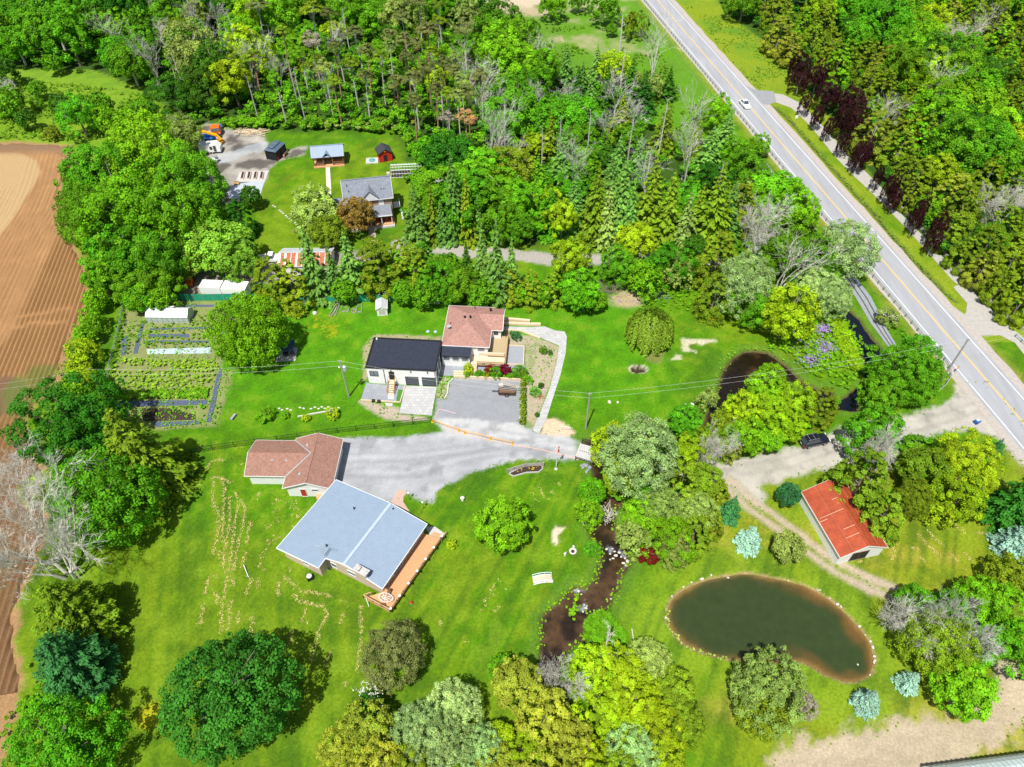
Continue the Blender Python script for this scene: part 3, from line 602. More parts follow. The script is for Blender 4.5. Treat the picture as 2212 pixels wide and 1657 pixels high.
for (a, b, c, d, ro, inner) in ((rT, rL, rRT, rRB, rs1, True), (rR, rB, rRT, rRB, rs2, False)):
    m = MB(); a, b, c, d = map(Vector, (a, b, c, d)); n = int((b - a).length / .38)
    for i in range(1, n):
        t = i / n; p = a.lerp(b, t); q = c.lerp(d, t)
        if inner and t > .905 * 1: q = p.lerp(q, .47) if t > .9 else q
        m.bar(p + Vector((0, 0, .02)), q + Vector((0, 0, .02)), .05, .05)
    m.build('standing_seams', 'metal_grey', ro)
m = MB(); m.bar(Vector(rRT) + Vector((0, 0, .05)), Vector(rRB) + Vector((0, 0, .05)), .42, .06); m.build('ridge_cap', 'metal_ridge', hA)
ol = [rT, rL, N1, N2, rRB, rB, rR, rRT]; m = MB()
for i in range(len(ol)): m.bar(Vector(ol[i]) - Vector((0, 0, .09)), Vector(ol[(i + 1) % len(ol)]) - Vector((0, 0, .09)), .08, .2)
m.build('gutter', 'frame_white', hA)
def inset(pts, d):
    n = len(pts); out = []; A = sum(pts[i][0] * pts[(i + 1) % n][1] - pts[(i + 1) % n][0] * pts[i][1] for i in range(n)); sg = 1 if A > 0 else -1
    for i in range(n):
        p0, p1, p2 = Vector(pts[i - 1][:2]), Vector(pts[i][:2]), Vector(pts[(i + 1) % n][:2]); e1 = (p1 - p0).normalized(); e2 = (p2 - p1).normalized()
        n1_, n2_ = Vector((-e1.y, e1.x)) * sg, Vector((-e2.y, e2.x)) * sg; b = (n1_ + n2_); b = b / max(b.length_squared / 2, .3); p = p1 + b * d; out.append((p.x, p.y))
    return out
base = inset([rT, rL, N1, N2, rB, rR], .5); m = MB(); k0 = []
m.prism(base, -.2, 2.86); m.build('wall', 'cream_brick', hA)
bR = [base[0], base[5], base[4], base[1]]
m = MB()                                                   # gable infill under the ridge at both ends
for q, a, b in ((rRT, base[0], base[5]), (rRB, base[3], base[4])):
    a, b = Vector((*a, 2.86)), Vector((*b, 2.86)); c = Vector(q); d = (b - a); t = max(.2, min(.8, ((c - a).dot(d)) / d.length_squared)); p = a.lerp(b, t); p.z = min(3.55, c.z - .22); nn = Vector((-d.y, d.x, 0)).normalized() * .08
    m.loft([[a + nn, b + nn, p + nn], [a - nn, b - nn, p - nn]])
m.build('gable_panel', 'white_siding', hA)
# chimney, vents, aerial tower
cx_, cy_ = G(1350 * 0 + 779, 1231, 3.6)
m = MB(); q = Vector(rRB) - Vector(rRT); qa = math.atan2(q.y, q.x); m.box((*G(781, 1236, 3.6), 3.9), (1.9, .9, 1.1), qa + math.pi / 2); m.build('chimney', 'cream_brick', hA)
m = MB(); m.box((*G(781, 1233, 4.4), 4.5), (2.1, 1.1, .12), qa + math.pi / 2); m.box((*G(774, 1228, 4.8), 4.75), (.6, .55, .4), qa); m.box((*G(790, 1238, 4.8), 4.68), (.5, .5, .25), qa); m.build('chimney_cap', 'concrete_pale', hA)
for vx, vy in ((765, 1099), (849.5, 1101), (705.5, 1179.5)):
    m = MB(); p = G3(vx, vy, 3.6); m.tube((p[0], p[1], 3.2), (p[0], p[1], 4.0), .1, .1, 10); m.build('vent_pipe', 'frame_black', hA)
tw = thing('antenna_tower', 'lattice television antenna tower standing in the notch of the metal-roofed house', 'antenna', (*G(712, 1230), 0))
m = MB(); bx, by = G(712, 1230)
cs_ = [(bx + .22 * math.cos(a), by + .22 * math.sin(a)) for a in (0, 2.09, 4.19)]
for x, y in cs_: m.tube((x, y, 0), (x, y, 6.2), .022, .022, 5)
for i in range(20):
    for j in range(3): a, b = cs_[j], cs_[(j + 1) % 3]; m.tube((*a, i * .31), (*b, i * .31 + .31), .012, .012, 3)
m.build('mast', 'galv', tw)
m = MB(); m.tube((bx - 1, by + .3, 6.3), (bx + 1.1, by - .3, 6.3), .02, .02, 5)
for i in range(9): t = -1 + i * .26; m.tube((bx + t - .12, by - .3 * t - .55 + .04 * i, 6.3), (bx + t + .12, by - .3 * t + .55 - .04 * i, 6.3), .012, .012, 3)
m.tube((bx, by, 6.1), (bx, by, 6.4), .03, .03, 5); m.build('aerial', 'galv', tw)
# windows of the wall seen under the eave
def alongwall(root, A, B, t, z, w, h, kind='window', **kw):
    a, b = Vector((A[0], A[1])), Vector((B[0], B[1])); p = a.lerp(b, t); d = (b - a).normalized(); nv = Vector((d.y, -d.x))
    c = Vector((sum(q[0] for q in base) / len(base), sum(q[1] for q in base) / len(base))) if kw.get('cen') is None else Vector(kw['cen'])
    kw.pop('cen', None)
    if (p - c).dot(nv) < 0: nv = -nv
    return opening(root, kind, p.x, p.y, math.atan2(nv.y, nv.x), z, w, h, world=True, **kw)
alongwall(hA, base[3], base[4], .12, 1.3, 1.0, 1.2); alongwall(hA, base[3], base[4], .45, 1.6, 1.4, 1.0); alongwall(hA, base[4], base[5], .35, 1.9, 2.2, 1.8, 'door'); alongwall(hA, base[4], base[5], .75, 1.9, 1.2, 1.1); alongwall(hA, base[1], base[2], .6, 1.5, 1.1, .9)
# deck
dk = g2([(951, 1168), (843, 1325), (785, 1293), (800, 1272), (826, 1272), (923, 1132)], .8); dk[3] = tuple(Vector(base[4]) * .4 + Vector(dk[2]) * .6); 
DA, DB, DC = [Vector(p) for p in g2([(953, 1166), (843, 1322), (786, 1292)], .8)]
w1 = Vector(base[5]); w2 = Vector(base[4]); 
deckp = [DA, DB, DC, DC + (w2 - DC) * .55, w2, w1, w1 + (DA - w1) * .2]
deck = MB(); deck.prism([tuple(p) for p in [DA, DB, DC, DC.lerp(w2, .45), w2, w1]], .62, .8); dko = deck.build('deck_floor', 'cedar_deck', hA)
m = MB(); dd_ = (DB - DA); n = int(dd_.length / .2)
for i in range(n): 
    p = DA + dd_ * (i + .5) / n; q = w1 + (w2 - w1) * min(1, (i + .5) / n * 1.0); m.bar((p.x, p.y, .806), (p.lerp(q, .93).x, p.lerp(q, .93).y, .806), .02, .008)
m.build('board_gaps', 'timber_dark', dko)
m = MB(); rail(m, [tuple(DA), tuple(DB), tuple(DC), tuple(DC.lerp(w2, .4))], .8); m.build('deck_rail', 'timber', hA)
m = MB()
for t in (.02, .3, .58, .86):
    pass
n = 7
for i in range(n):
    p = DA.lerp(DB, i / (n - 1)) + Vector((.16, .0)); g = MB(); g.tube((p.x - .16, p.y, 1.7), (p.x, p.y, 1.82), .03, .03, 6); g.lathe((p.x, p.y, 1.85), [(.1, -.1), (.19, 0), (.17, .06), (.1, .05)], 12); g.build('lamp_globe', 'frame_white', hA)
m = MB(); s0 = DA + (w1 - DA) * .25
for i in range(3): p = DA.lerp(w1, .35) + (DA - DB).normalized() * (.35 + .3 * i); m.box((p.x, p.y, .6 - .2 * i), (1.7, .34, .1), math.atan2((w1 - DA).y, (w1 - DA).x))
m.build('deck_steps', 'timber', hA)
m = MB(); rail(m, [tuple(DA), tuple(DA + (DA - DB).normalized() * 1.3)], .3, .8, 1.3); m.build('stair_rail', 'timber', hA)
# oval table with chairs on the deck
tp = G3(833, 1290, 1.6); tb = thing('patio_table', 'oval white wire-topped table on the corner of the orange deck', 'table', (tp[0], tp[1], .8))
m = MB(); aa = qa + .2
def oval(rx, ry, z, n=22, c=tp): return [(c[0] + rx * math.cos(t) * math.cos(aa) - ry * math.sin(t) * math.sin(aa), c[1] + rx * math.cos(t) * math.sin(aa) + ry * math.sin(t) * math.cos(aa), z) for t in np.linspace(0, 2 * math.pi, n)]
m.path(oval(.62, 1.0, 1.52), .045); m.path(oval(.3, .5, 1.52, 14), .02)
for a, b in ((0, 11), (5, 16), (2, 13), (8, 19)): o_ = oval(.62, 1.0, 1.52); m.tube(o_[a], o_[b], .025, .025, 5)
m.build('table_top', 'frame_white', tb)
for a in (2, 8, 13, 19): m = MB(); o_ = oval(.5, .8, .82)[a]; o2 = oval(.55, .9, 1.5)[a]; m.tube(o_, o2, .03, .03, 5); m.build('leg', 'frame_white', tb)
for sgn, lab in ((-1, 'brown patio chair pushed under the lower side of the oval deck table'), (1, 'brown patio chair on the upper side of the oval deck table')):
    c = Vector(tp[:2]) + Vector((math.cos(aa), math.sin(aa))) * sgn * .95; ch = thing('patio_chair', lab, 'chair', (c.x, c.y, .8), aa + (0 if sgn > 0 else math.pi))
    MB().box((0, 0, .43), (.5, .5, .06)).build('seat', 'timber_dark', ch, False); MB().box((.26, 0, .72), (.06, .5, .55)).build('backrest', 'timber_dark', ch, False)
    for x, y in ((-.2, -.2), (-.2, .2), (.22, -.2), (.22, .2)): MB().box((x, y, .2), (.05, .05, .4)).build('leg', 'frame_black', ch, False)
m = MB(); m.prism(g2([(844, 1085), (862, 1055), (880, 1064), (872, 1072), (871, 1084), (885, 1105), (868, 1098)]), -.1, .03); tag(m.build('brick_patio', 'pale_brick_pavers'), kind='structure')
m = MB(); m.prism(g2([(919, 1138), (940, 1138), (960, 1152), (960, 1162), (948, 1172), (930, 1160)]), -.1, .03); tag(m.build('paved_landing', 'concrete_pale'), kind='structure')
# ------------------------------------------------------------------ brown-roofed garage
hB = gable('garage_building', 'L-shaped white garage with brown shingle roof beside the metal-roofed house', 'garage', -30.75, 65.4, R(89), 9.5, 7.5, 2.7, 1.45, .4, 'white_siding', 'shingle_brown')
def addlocal(root, fn): fn()
m = MB(); k_ = 1.45 / 3.75; hw = 3.45
for s in (-1, 1): m.slab([(-3.5 + -0, -6.75 + 0, 0)] * 0 or [(.85 + s * hw, 10.1, 2.7), (.85, 10.1, 2.7 + hw * k_), (.85, .6, 2.7 + hw * k_), (.85 + s * hw, .6 + hw * .9 * 0 + 3.2, 2.7)], .12)
m.build('wing_roof', 'shingle_brown', hB, False)
m = MB(); m.loft([[(x, y, z) for x, z in ((.85 - 3.05, -.1), (.85 + 3.05, -.1), (.85 + 3.05, 2.7), (.85, 2.55 + hw * k_), (.85 - 3.05, 2.7))] for y in (3.2, 9.7)]); m.build('wing_wall', 'white_siding', hB, False)
m = MB()
for s in (-1, 1): m.bar((.85 + s * (hw + .03), 10.13, 2.6), (.85, 10.13, 2.62 + hw * k_), .05, .17); m.bar((.85 + s * (hw + .03), 10.13, 2.6), (.85 + s * (hw + .03), 3.8, 2.6), .05, .17)
m.build('wing_trim', 'frame_white', hB, False)
for x, y in ((1.0, 6.2), (1.0, 4.0)):
    MB().box((-.2 + .0, y, 2.95 + .55), (.32, .32, .3)).build('roof_vent', 'galv', hB, False)
for x in (-2.9, 2.6): MB().box((x, 1.3, 3.75), (.32, .32, .3)).build('roof_vent', 'galv', hB, False)
opening(hB, 'door', -4.35, .95, math.pi, 1.0, .95, 2.0, 'frame_white', 'red_door'); opening(hB, 'window', -4.35, -.9, math.pi, 1.7, 1.1, .7, 'frame_white', 'glass_grey')
# valley flashing of the L roof
m = MB(); 
for s in (-1, 1): m.bar((.85 + s * hw, 3.75, 2.74), (.85, .35, 2.76 + hw * k_), .14, .03)
m.build('valley_flashing', 'galv', hB, False)
# small orange side porch between garage and house
m = MB(); m.box((*G(695, 1066, .4), .35), (1.5, 2.2, .7), .2); tag(m.build('side_porch', 'cedar_deck'), 'small orange timber porch between the garage and the metal-roofed house', 'porch')
# ------------------------------------------------------------------ white house: black-roofed block, hip-roofed block, porch, decks
hC = thing('white_house', 'white house with flat black roof block, rose-brown hip roof and timber deck', 'house', (-12.6, 90, 0), R(-4))
def w2l(x, y, o=hC):
    dx, dy = x - o.location.x, y - o.location.y; a = -o.rotation_euler.z; return dx * math.cos(a) - dy * math.sin(a), dx * math.sin(a) + dy * math.cos(a)
# black block, local x -12..0
x0, x1, y0, y1 = -12.15, -.1, -6.15, 1.15
MB().prism([(x0, y0), (x1, y0), (x1, y1), (x0, y1)], -.2, 3.95).build('wall', 'white_paint', hC, False)
MB().prism([(x0 + .12, y0 + .12), (x1 - .12, y0 + .12), (x1 - .12, y1 - .12), (x0 + .12, y1 - .12)], 3.8, 4.0).build('flat_roof', 'membrane', hC, False)
m = MB()
for a, b in (((x0, y0), (x1, y0)), ((x1, y0), (x1, y1)), ((x1, y1), (x0, y1)), ((x0, y1), (x0, y0))): m.bar((*a, 4.02), (*b, 4.02), .26, .2)
m.build('parapet', 'frame_black', hC, False)
opening(hC, 'window', x0 + 1.2, y0, -math.pi / 2, 2.55, 1.5, 1.25, 'frame_black', 'glass_grey', bars=1); opening(hC, 'door', x0 + 4.3, y0, -math.pi / 2, 2.25, .95, 1.95, 'frame_black', 'frame_black')
for k in (7.75, 10.65): opening(hC, 'garage_door', x0 + k, y0, -math.pi / 2, 1.15, 2.3, 2.1, 'frame_black', 'glass_dark', bars=0)
for k in (4.3, 7.75, 10.65): MB().box((x0 + k, y0 - .1, 3.5), (.16, .2, .22)).build('wall_lamp', 'frame_black', hC, False)
for k in (3.0, 11.9): m = MB(); m.path([(x0 + k, y0 - .25, 3.85), (x0 + k, y0 - .08, 3.6), (x0 + k, y0 - .08, .1)], .05); m.build('downspout', 'frame_black', hC, False)
for k in (1.5, 3.4, 5.3): opening(hC, 'window', x1, y0 + k, 0, 2.1, 1.0, 1.9, 'frame_black', 'glass_grey')
m = MB()
for i in range(6): m.box((x0 + 4.3, y0 - .9 - .28 * i, 1.15 - .2 * i), (1.1, .3, .06)); 
m.box((x0 + 4.3, y0 - .4, 1.22), (1.3, .8, .08)); m.build('front_steps', 'timber_pale', hC, False)
for s in (-1, 1):
    m = MB(); xx = x0 + 4.3 + s * .6; m.bar((xx, y0 - .1, 2.15), (xx, y0 - .75, 2.15), .08, .06); m.bar((xx, y0 - .75, 2.15), (xx, y0 - 2.5, 1.0), .08, .06)
    for t in (.0, .5, 1): m.box((xx, y0 - .75 - 1.75 * t, 1.55 - 1.1 * t * .55 - .2 * t), (.09, .09, 1.2))
    for t in np.linspace(.08, .95, 9): m.box((xx, y0 - .75 - 1.75 * t, 1.6 - 1.15 * t), (.035, .035, .85))
    m.build('step_rail', 'timber', hC, False)
MB().box((-11.6, .75, 4.2), (.25, .25, .3)).build('roof_vent', 'frame_white', hC, False)
# hip block
hx0, hx1, hy0, hy1, ez = -.05, 8.55, .65, 11.35, 3.55; mx = (hx0 + hx1) / 2; rz_ = 1.75; ry0, ry1 = hy0 + 4.5, hy1 - 4.0
A_, B_, C__, D_ = (hx0, hy0, ez), (hx1, hy0, ez), (hx1, hy1, ez), (hx0, hy1, ez); E_, F_ = (mx, ry0, ez + rz_), (mx, ry1, ez + rz_)
for q in ([A_, B_, E_], [B_, C__, F_, E_], [C__, D_, F_], [D_, A_, E_, F_]): MB().slab(q, .12).build('roof_slope', 'shingle_rose', hC, False)
m = MB(); wh = 2.95; wyc = 8.1
for s in (-1, 1): m.slab([(mx + 1.6, wyc + s * 0, ez + 1.22), (10.55, wyc, ez + 1.22), (10.55, wyc + s * wh, ez + .01), (mx + 2.5 + 1.2, wyc + s * wh, ez + .01)], .12)
m.build('wing_roof', 'shingle_rose', hC, False)
m = MB(); m.prism([(hx0 + .35, hy0 + .35), (hx1 - .35, hy0 + .35), (hx1 - .35, hy1 - .35), (hx0 + .35, hy1 - .35)], -.2, ez - .02); m.prism([(hx1 - .4, wyc - 2.6), (10.2, wyc - 2.6), (10.2, wyc + 2.6), (hx1 - .4, wyc + 2.6)], -.2, ez - .02)
m.loft([[(10.19 - t, wyc - 2.6, ez - .03), (10.19 - t, wyc + 2.6, ez - .03), (10.19 - t, wyc, ez + 1.0)] for t in (0, .2)]); m.build('house_wall', 'white_paint', hC, False)
m = MB(); 
for a, b in ((A_, B_), (B_, (hx1, wyc - wh, ez)), ((hx1, wyc - wh, ez), (10.6, wyc - wh, ez)), (D_, A_), (C__, D_)): m.bar(Vector(a) - Vector((0, 0, .08)), Vector(b) - Vector((0, 0, .08)), .12, .14)
m.bar((10.6, wyc - wh, ez - .08), (10.6, wyc, ez + 1.14), .08, .16); m.bar((10.6, wyc + wh, ez - .08), (10.6, wyc, ez + 1.14), .08, .16); m.build('gutter', 'frame_white', hC, False)
for x, y, z, r in ((3.6, 6.5, 4.95, .24), (4.6, 6.4, 5.2, .2), (8.0, 9.6, 4.3, .25), (1.0, 5.8, 3.9, .09), (5.0, 10.2, 4.1, .1)):
    MB().lathe((x, y, z), [(r * .7, -.1), (r * .7, .3), (r, .32), (r, .45), (r * .4, .5)], 12).build('roof_vent', 'frame_black', hC, False)
m = MB(); m.lathe((.9, 4.3, 4.7), [(.0, -.05), (.3, .02), (.36, .12)], 14); m.tube((.9, 4.3, 4.6), (1.3, 3.9, 3.7), .03, .03, 5); m.build('satellite_dish', 'galv', hC, False)
opening(hC, 'window', 7.0, hy0 + .35, -math.pi / 2, 2.6, 1.3, 1.0, 'frame_white', 'glass_grey'); opening(hC, 'window', 9.3, wyc - 2.6, -math.pi / 2, 2.6, .8, .9, 'frame_black', 'glass_dark'); opening(hC, 'door', hx1 - .35, 3.2, 0, 2.2, .95, 2.0, 'frame_white', 'glass_grey')
# porch block
MB().slab([(.05, -1.35, 2.95), (5.4, -1.35, 2.95), (5.4, .8, 3.45), (.05, .8, 3.45)], .12).build('porch_roof', 'membrane', hC, False)
MB().prism([(.1, -1.0), (5.2, -1.0), (5.2, 1.1), (.1, 1.1)], -.2, 2.86).build('porch_wall', 'white_paint', hC, False)
for k in (1.0, 2.65, 4.3): opening(hC, 'window', k, -1.0, -math.pi / 2, 1.95, 1.25, 1.15, 'frame_white', 'glass_grey')
m = MB(); m.bar((.05, -1.4, 2.88), (5.4, -1.4, 2.88), .1, .14); m.path([(.15, -1.3, 2.8), (.15, -1.08, 2.6), (.15, -1.08, .1)], .05); m.path([(5.25, -1.3, 2.8), (5.25, -1.08, 2.6), (5.25, -1.08, .1)], .05); m.build('porch_gutter', 'frame_black', hC, False)
# decks
MB().prism([(8.25, .9), (11.4, .9), (11.4, 6.3), (8.25, 6.3)], 1.1, 1.25).build('upper_deck', 'pine_deck', hC, False)
MB().prism([(5.3, -1.3), (11.3, -1.3), (11.3, .85), (5.3, .85)], .85, 1.0).build('lower_deck', 'timber_pale', hC, False)
m = MB(); rail(m, [(6.5, -1.35), (11.35, -1.35)], 1.0, .9, 2.4, .15); m.bar((11.5, -1.3, 1.6), (11.5, 6.3, 1.6), .1, .14); m.box((11.5, 2.5, .8), (.06, 7.4, 1.3)); m.build('deck_rail', 'timber', hC, False)
m = MB()
for i in range(5): m.box((5.9, -1.5 - .3 * i, .8 - .17 * i), (1.1, .32, .1))
m.build('deck_steps', 'timber_pale', hC, False)
m = MB(); m.box((8.9, 1.2 - .1, 1.5), (4.6, .35, .45)); m.build('deck_bench', 'timber_pale', hC, False)
MB().box((11.0, 6.5, 1.9), (.08, 1.4, 1.6), .1).build('privacy_screen', 'frame_black', hC, False)
for x, lab in ((7.6, 'brown flower box on the deck rail, left one'), (9.4, 'brown flower box on the deck rail, middle one'), (11.0, 'dark pot at the right end of the deck rail')):
    a = R(-4); X_, Y_ = hC.location.x + x * math.cos(a) + 1.2 * math.sin(a), hC.location.y + x * math.sin(a) - 1.2 * math.cos(a); MB().box((X_, Y_, 1.12), (.5, .2, .22), a).build('flower_box', 'timber_dark', None).name
for o in [o for o in C.objects if o.name.startswith('flower_box')]: pass
fb_l = ['brown flower box by the deck rail, left one', 'brown flower box by the deck rail, middle one', 'brown flower box by the deck rail, right end']
for o, lab in zip([o for o in C.objects if o.name.startswith('flower_box')], fb_l): tag(o, lab, 'planter', 'flower boxes along the deck rail')
def ground_slab(name, pts, z, m_, z0=-.15): return tag(MB().prism(pts, z0, z).build(name, m_), kind='structure')
ground_slab('terrace', g2(Z1([(862, 742), (1192, 742), (1735, 745), (1735, 835), (1640, 838), (1100, 845), (1000, 862), (855, 855)])), .10, 'paver_slab')
ground_slab('concrete_pad', g2(Z1([(1562, 548), (1728, 552), (1725, 745), (1540, 740)])), .14, 'concrete')
ground_slab('patio', g2(Z1([(95, 925), (130, 940), (498, 960), (445, 1130), (35, 1110)])), .08, 'paver_slab')
ground_slab('paved_apron', g2(Z1([(497, 958), (822, 972), (772, 1268), (437, 1243)])), .05, 'paver_white')
ground_slab('artificial_turf', g2(Z1([(425, 1000), (480, 1005), (440, 1133), (400, 1130)])), .10, mat('turf', (.06, .20, .03), .9, .1, 6))
ground_slab('doormat_slab', g2(Z1([(320, 1040), (385, 1042), (380, 1105), (315, 1100)])), .105, 'concrete_pale'); ground_slab('concrete_step', g2(Z1([(290, 1140), (370, 1145), (365, 1172), (283, 1168)])), .12, 'concrete_pale')
ground_slab('paver_walkway', g2(Z1([(1490, 345), (1800, 352), (1940, 345), (2060, 390), (2150, 398), (2172, 450), (2160, 620), (2105, 850), (2040, 1050), (1965, 1290), (1885, 1450), (1812, 1430), (1900, 1230), (1990, 1000), (2060, 750), (2092, 560), (2085, 538), (1900, 462), (1700, 400), (1500, 385)])), .06, 'paver_white')
ground_slab('garden_path', g2(Z1([(0, 0)])) if 0 else g2([(703, 352), (712, 352), (716, 423), (706, 423)]), .03, mat('path_pale', (.66, .60, .50), .9, .1, 3)); ground_slab('garden_path', g2([(797, 487), (811, 486), (812, 528), (795, 528)]), .03, mat('path_stone', (.45, .38, .30), .9, .2, 3))
def edging(name, label, pts, w=.15, z=.3, m_='timber_pale', cat='edging'):
    mb = MB()
    for a, b in zip(pts[:-1], pts[1:]): mb.bar((*a, z / 2), (*b, z / 2), w, z + .1)
    return tag(mb.build(name, m_), label, cat)
edging('timber_edging', 'pale timber edging between the shrub bed and the grey parking pad', g2(Z1([(1000, 872), (1120, 875), (1705, 905)])), .25, .4); edging('timber_edging', 'timber edging round the concrete pads beside the deck', g2(Z1([(1540, 742), (1722, 748), (1730, 552), (1562, 548)])), .15, .25)
edging('timber_edging', 'timber edging along the foot of the left patio', g2(Z1([(35, 1112), (445, 1134), (497, 962)])), .15, .22); edging('timber_edging', 'upper timber retaining wall beside the white house, top course', g2(Z1([(1500, 285), (1560, 283), (1790, 303)])), .5, .6); edging('timber_edging', 'timber retaining wall beside the white house, lower course', g2(Z1([(1500, 318), (1790, 330), (1900, 330)])), .5, .4); edging('timber_edging', 'timber kerb between the flower slope and the paver walkway', g2(Z1([(1480, 380), (1700, 395), (1895, 470)])), .3, .25)
edging('stone_edging', 'white stone edging of the small bed beside the garage apron', g2(Z1([(990, 890), (945, 935), (935, 1040), (905, 1092)])), .2, .15, 'stone_white'); edging('stone_edging', 'white edging between the parking pad and the cedar hedge', g2(Z1([(1712, 905), (1700, 1080), (1685, 1350)])), .18, .15, 'stone_white')
for i in range(3): a, b = g2(Z1([(1000, 825 + i * 18), (1100, 827 + i * 18)])); MB().bar((*a, .1 + .12 * (2 - i)), (*b, .1 + .12 * (2 - i)), .4, .12).build('garden_step', 'timber_pale')
for o, lb in zip([o for o in C.objects if o.name.startswith('garden_step')], ('top', 'middle', 'bottom')): tag(o, 'pale garden step at the left end of the shrub bed, %s one' % lb, 'step', 'garden steps')
# ------------------------------------------------------------------ brick farmhouse
hD = gable('farmhouse', 'tan brick farmhouse with grey shingle roof, front gable and wraparound porch', 'house', -31.9, 137.4, R(11), 10.7, 8.0, 5.6, 3.0, .4, 'tan_brick', 'shingle_grey')
m = MB(); gk = .75
for s in (-1, 1): m.slab([(.4, -4.05, 7.85), (.4, -.9, 7.85), (.4 + s * 2.1, -3.9, 5.72), (.4 + s * 2.1, -4.05, 5.72)] if 0 else [(.4, -4.1, 7.75), (.4, -1.1, 7.75), (.4 + s * 2.0, -3.85, 5.75), (.4 + s * 2.0, -4.1, 5.75)], .1)
m.build('front_gable_roof', 'shingle_grey', hD, False)
m = MB(); m.loft([[(.4 - 1.75, y, 5.65), (.4 + 1.75, y, 5.65), (.4, y, 7.5)] for y in (-3.9, -3.6)]); m.build('front_gable', 'white_siding', hD, False)
opening(hD, 'window', 2.6, -3.6, -math.pi / 2, 4.3, 1.1, 1.9, 'frame_white', 'frame_white'); opening(hD, 'window', 3.1, -3.6, -math.pi / 2, 1.7, 1.4, 1.1, 'frame_white', 'glass_grey', bars=1); opening(hD, 'window', -1.5, -3.6, -math.pi / 2, 4.4, 1.0, 1.5, 'frame_white', 'glass_dark'); opening(hD, 'door', .6, -3.6, -math.pi / 2, 1.6, 1.0, 2.1, 'frame_white', 'glass_dark'); opening(hD, 'window', 4.95, -1.5, 0, 4.2, 1, 1.5); opening(hD, 'window', 4.95, 1.5, 0, 4.2, 1, 1.5)
MB().box((5.0, 1.3, 7.0), (.7, .8, 3.2)).build('chimney', 'cream_brick', hD, False)
for x, y, z in ((-4.2, -1.2, 8.2), (-3.9, -2.2, 7.3), (3.6, -2.3, 7.1), (3.0, -2.4, 7.1)): MB().box((x, y, z - .15), (.12, .12, .5)).build('roof_vent', 'frame_black', hD, False)
MB().prism([(-5.2, -6.4), (4.9, -6.4), (4.9, -3.6), (-5.2, -3.6)], -.1, .6).build('porch_floor', 'cedar_deck', hD, False)
MB().slab([(-5.4, -6.5, 3.0), (4.6, -6.5, 3.0), (4.6, -3.55, 3.9), (-5.4, -3.55, 3.9)], .12).build('porch_roof', 'shingle_grey', hD, False)
m = MB(); m.bar((-5.4, -6.55, 2.88), (4.65, -6.55, 2.88), .1, .22); 
for x in (-5.1, -2.6, -.2, 2.2, 4.4): m.box((x, -6.3, 1.75), (.14, .14, 2.3))
m.build('porch_posts', 'frame_white', hD, False)
m = MB(); rail(m, [(-5.1, -6.3), (.6, -6.3)], .6, .9, 1.9, .2); m.build('porch_rail', 'frame_black', hD, False)
m = MB(); m.bar((-5.2, -6.65, .2), (4.9, -6.65, .2), .5, .4); m.build('porch_step', 'concrete_pale', hD, False)
# left wing
MB().prism([(-9.6, -2.4), (-5.0, -2.4), (-5.0, 2.0), (-9.6, 2.0)], -.1, 3.0).build('wing_wall', 'tan_brick', hD, False)
for s in (-1, 1): MB().slab([(-9.9, -.2 + s * 2.5, 3.0), (-4.9, -.2 + s * 2.5, 3.0), (-4.9, -.2, 4.4), (-9.9, -.2, 4.4)], .12).build('wing_roof', 'shingle_grey', hD, False)
m = MB(); m.bar((-9.9, -2.75, 2.9), (-4.9, -2.75, 2.9), .08, .2); m.build('wing_trim', 'frame_white', hD, False); opening(hD, 'window', -7.2, -2.4, -math.pi / 2, 1.8, 1.4, 1.0)
MB().box((5.9, -.6, 1.6), (1.4, 2.2, .15)).build('side_balcony', 'frame_white', hD, False)
m = MB(); rail(m, [(6.55, -1.7), (6.55, .5)], 1.6, .8, 1.1, .2); m.build('balcony_rail', 'frame_white', hD, False)
def l2w(o, x, y): a = o.rotation_euler.z; return o.location.x + x * math.cos(a) - y * math.sin(a), o.location.y + x * math.sin(a) + y * math.cos(a)
def lounge_chair(x, y, z, rz, label, m_='red_paint', name='porch_chair', group=None):
    t = thing(name, label, 'chair', (x, y, z), rz, group); MB().box((0, 0, .38), (.6, .6, .07)).build('seat', m_, t, False); MB().box((0, .34, .75), (.6, .08, .75), 0, -.25).build('backrest', m_, t, False)
    for s in (-1, 1): MB().box((s * .33, 0, .58), (.1, .65, .05)).build('armrest', m_, t, False); MB().box((s * .3, -.25, .28), (.07, .07, .56)).build('leg', m_, t, False)
    return t
for x, lab in ((1.7, 'red armchair on the farmhouse porch, left one'), (3.9, 'red armchair on the farmhouse porch, right one')): lounge_chair(*l2w(hD, x, -5.2), .6, R(11) + (.3 if x < 2 else -.4), lab, group='red porch armchairs')
tt = thing('side_table', 'small red table between the two porch armchairs', 'table', (*l2w(hD, 2.8, -5.3), .6), R(11)); MB().lathe((0, 0, .45), [(.3, 0), (.3, .04)], 12).build('table_top', 'red_paint', tt, False); MB().tube((0, 0, 0), (0, 0, .45), .04, .04, 6).build('leg', 'red_paint', tt, False)
for i, dy in enumerate((0, 1.0, 2.0)):
    t = MB(); x, y = l2w(hD, 6.9, -4.2 + dy); t.lathe((x, y, 0), [(.25, 0), (.3, .2), (.3, 1.1), (.12, 1.25), (.12, 1.35)], 12); tag(t.build('gas_cylinder', 'frame_white'), 'white gas cylinder beside the farmhouse, %s of the three' % ('nearest', 'middle one', 'farthest')[i], 'gas cylinder', 'white gas cylinders')
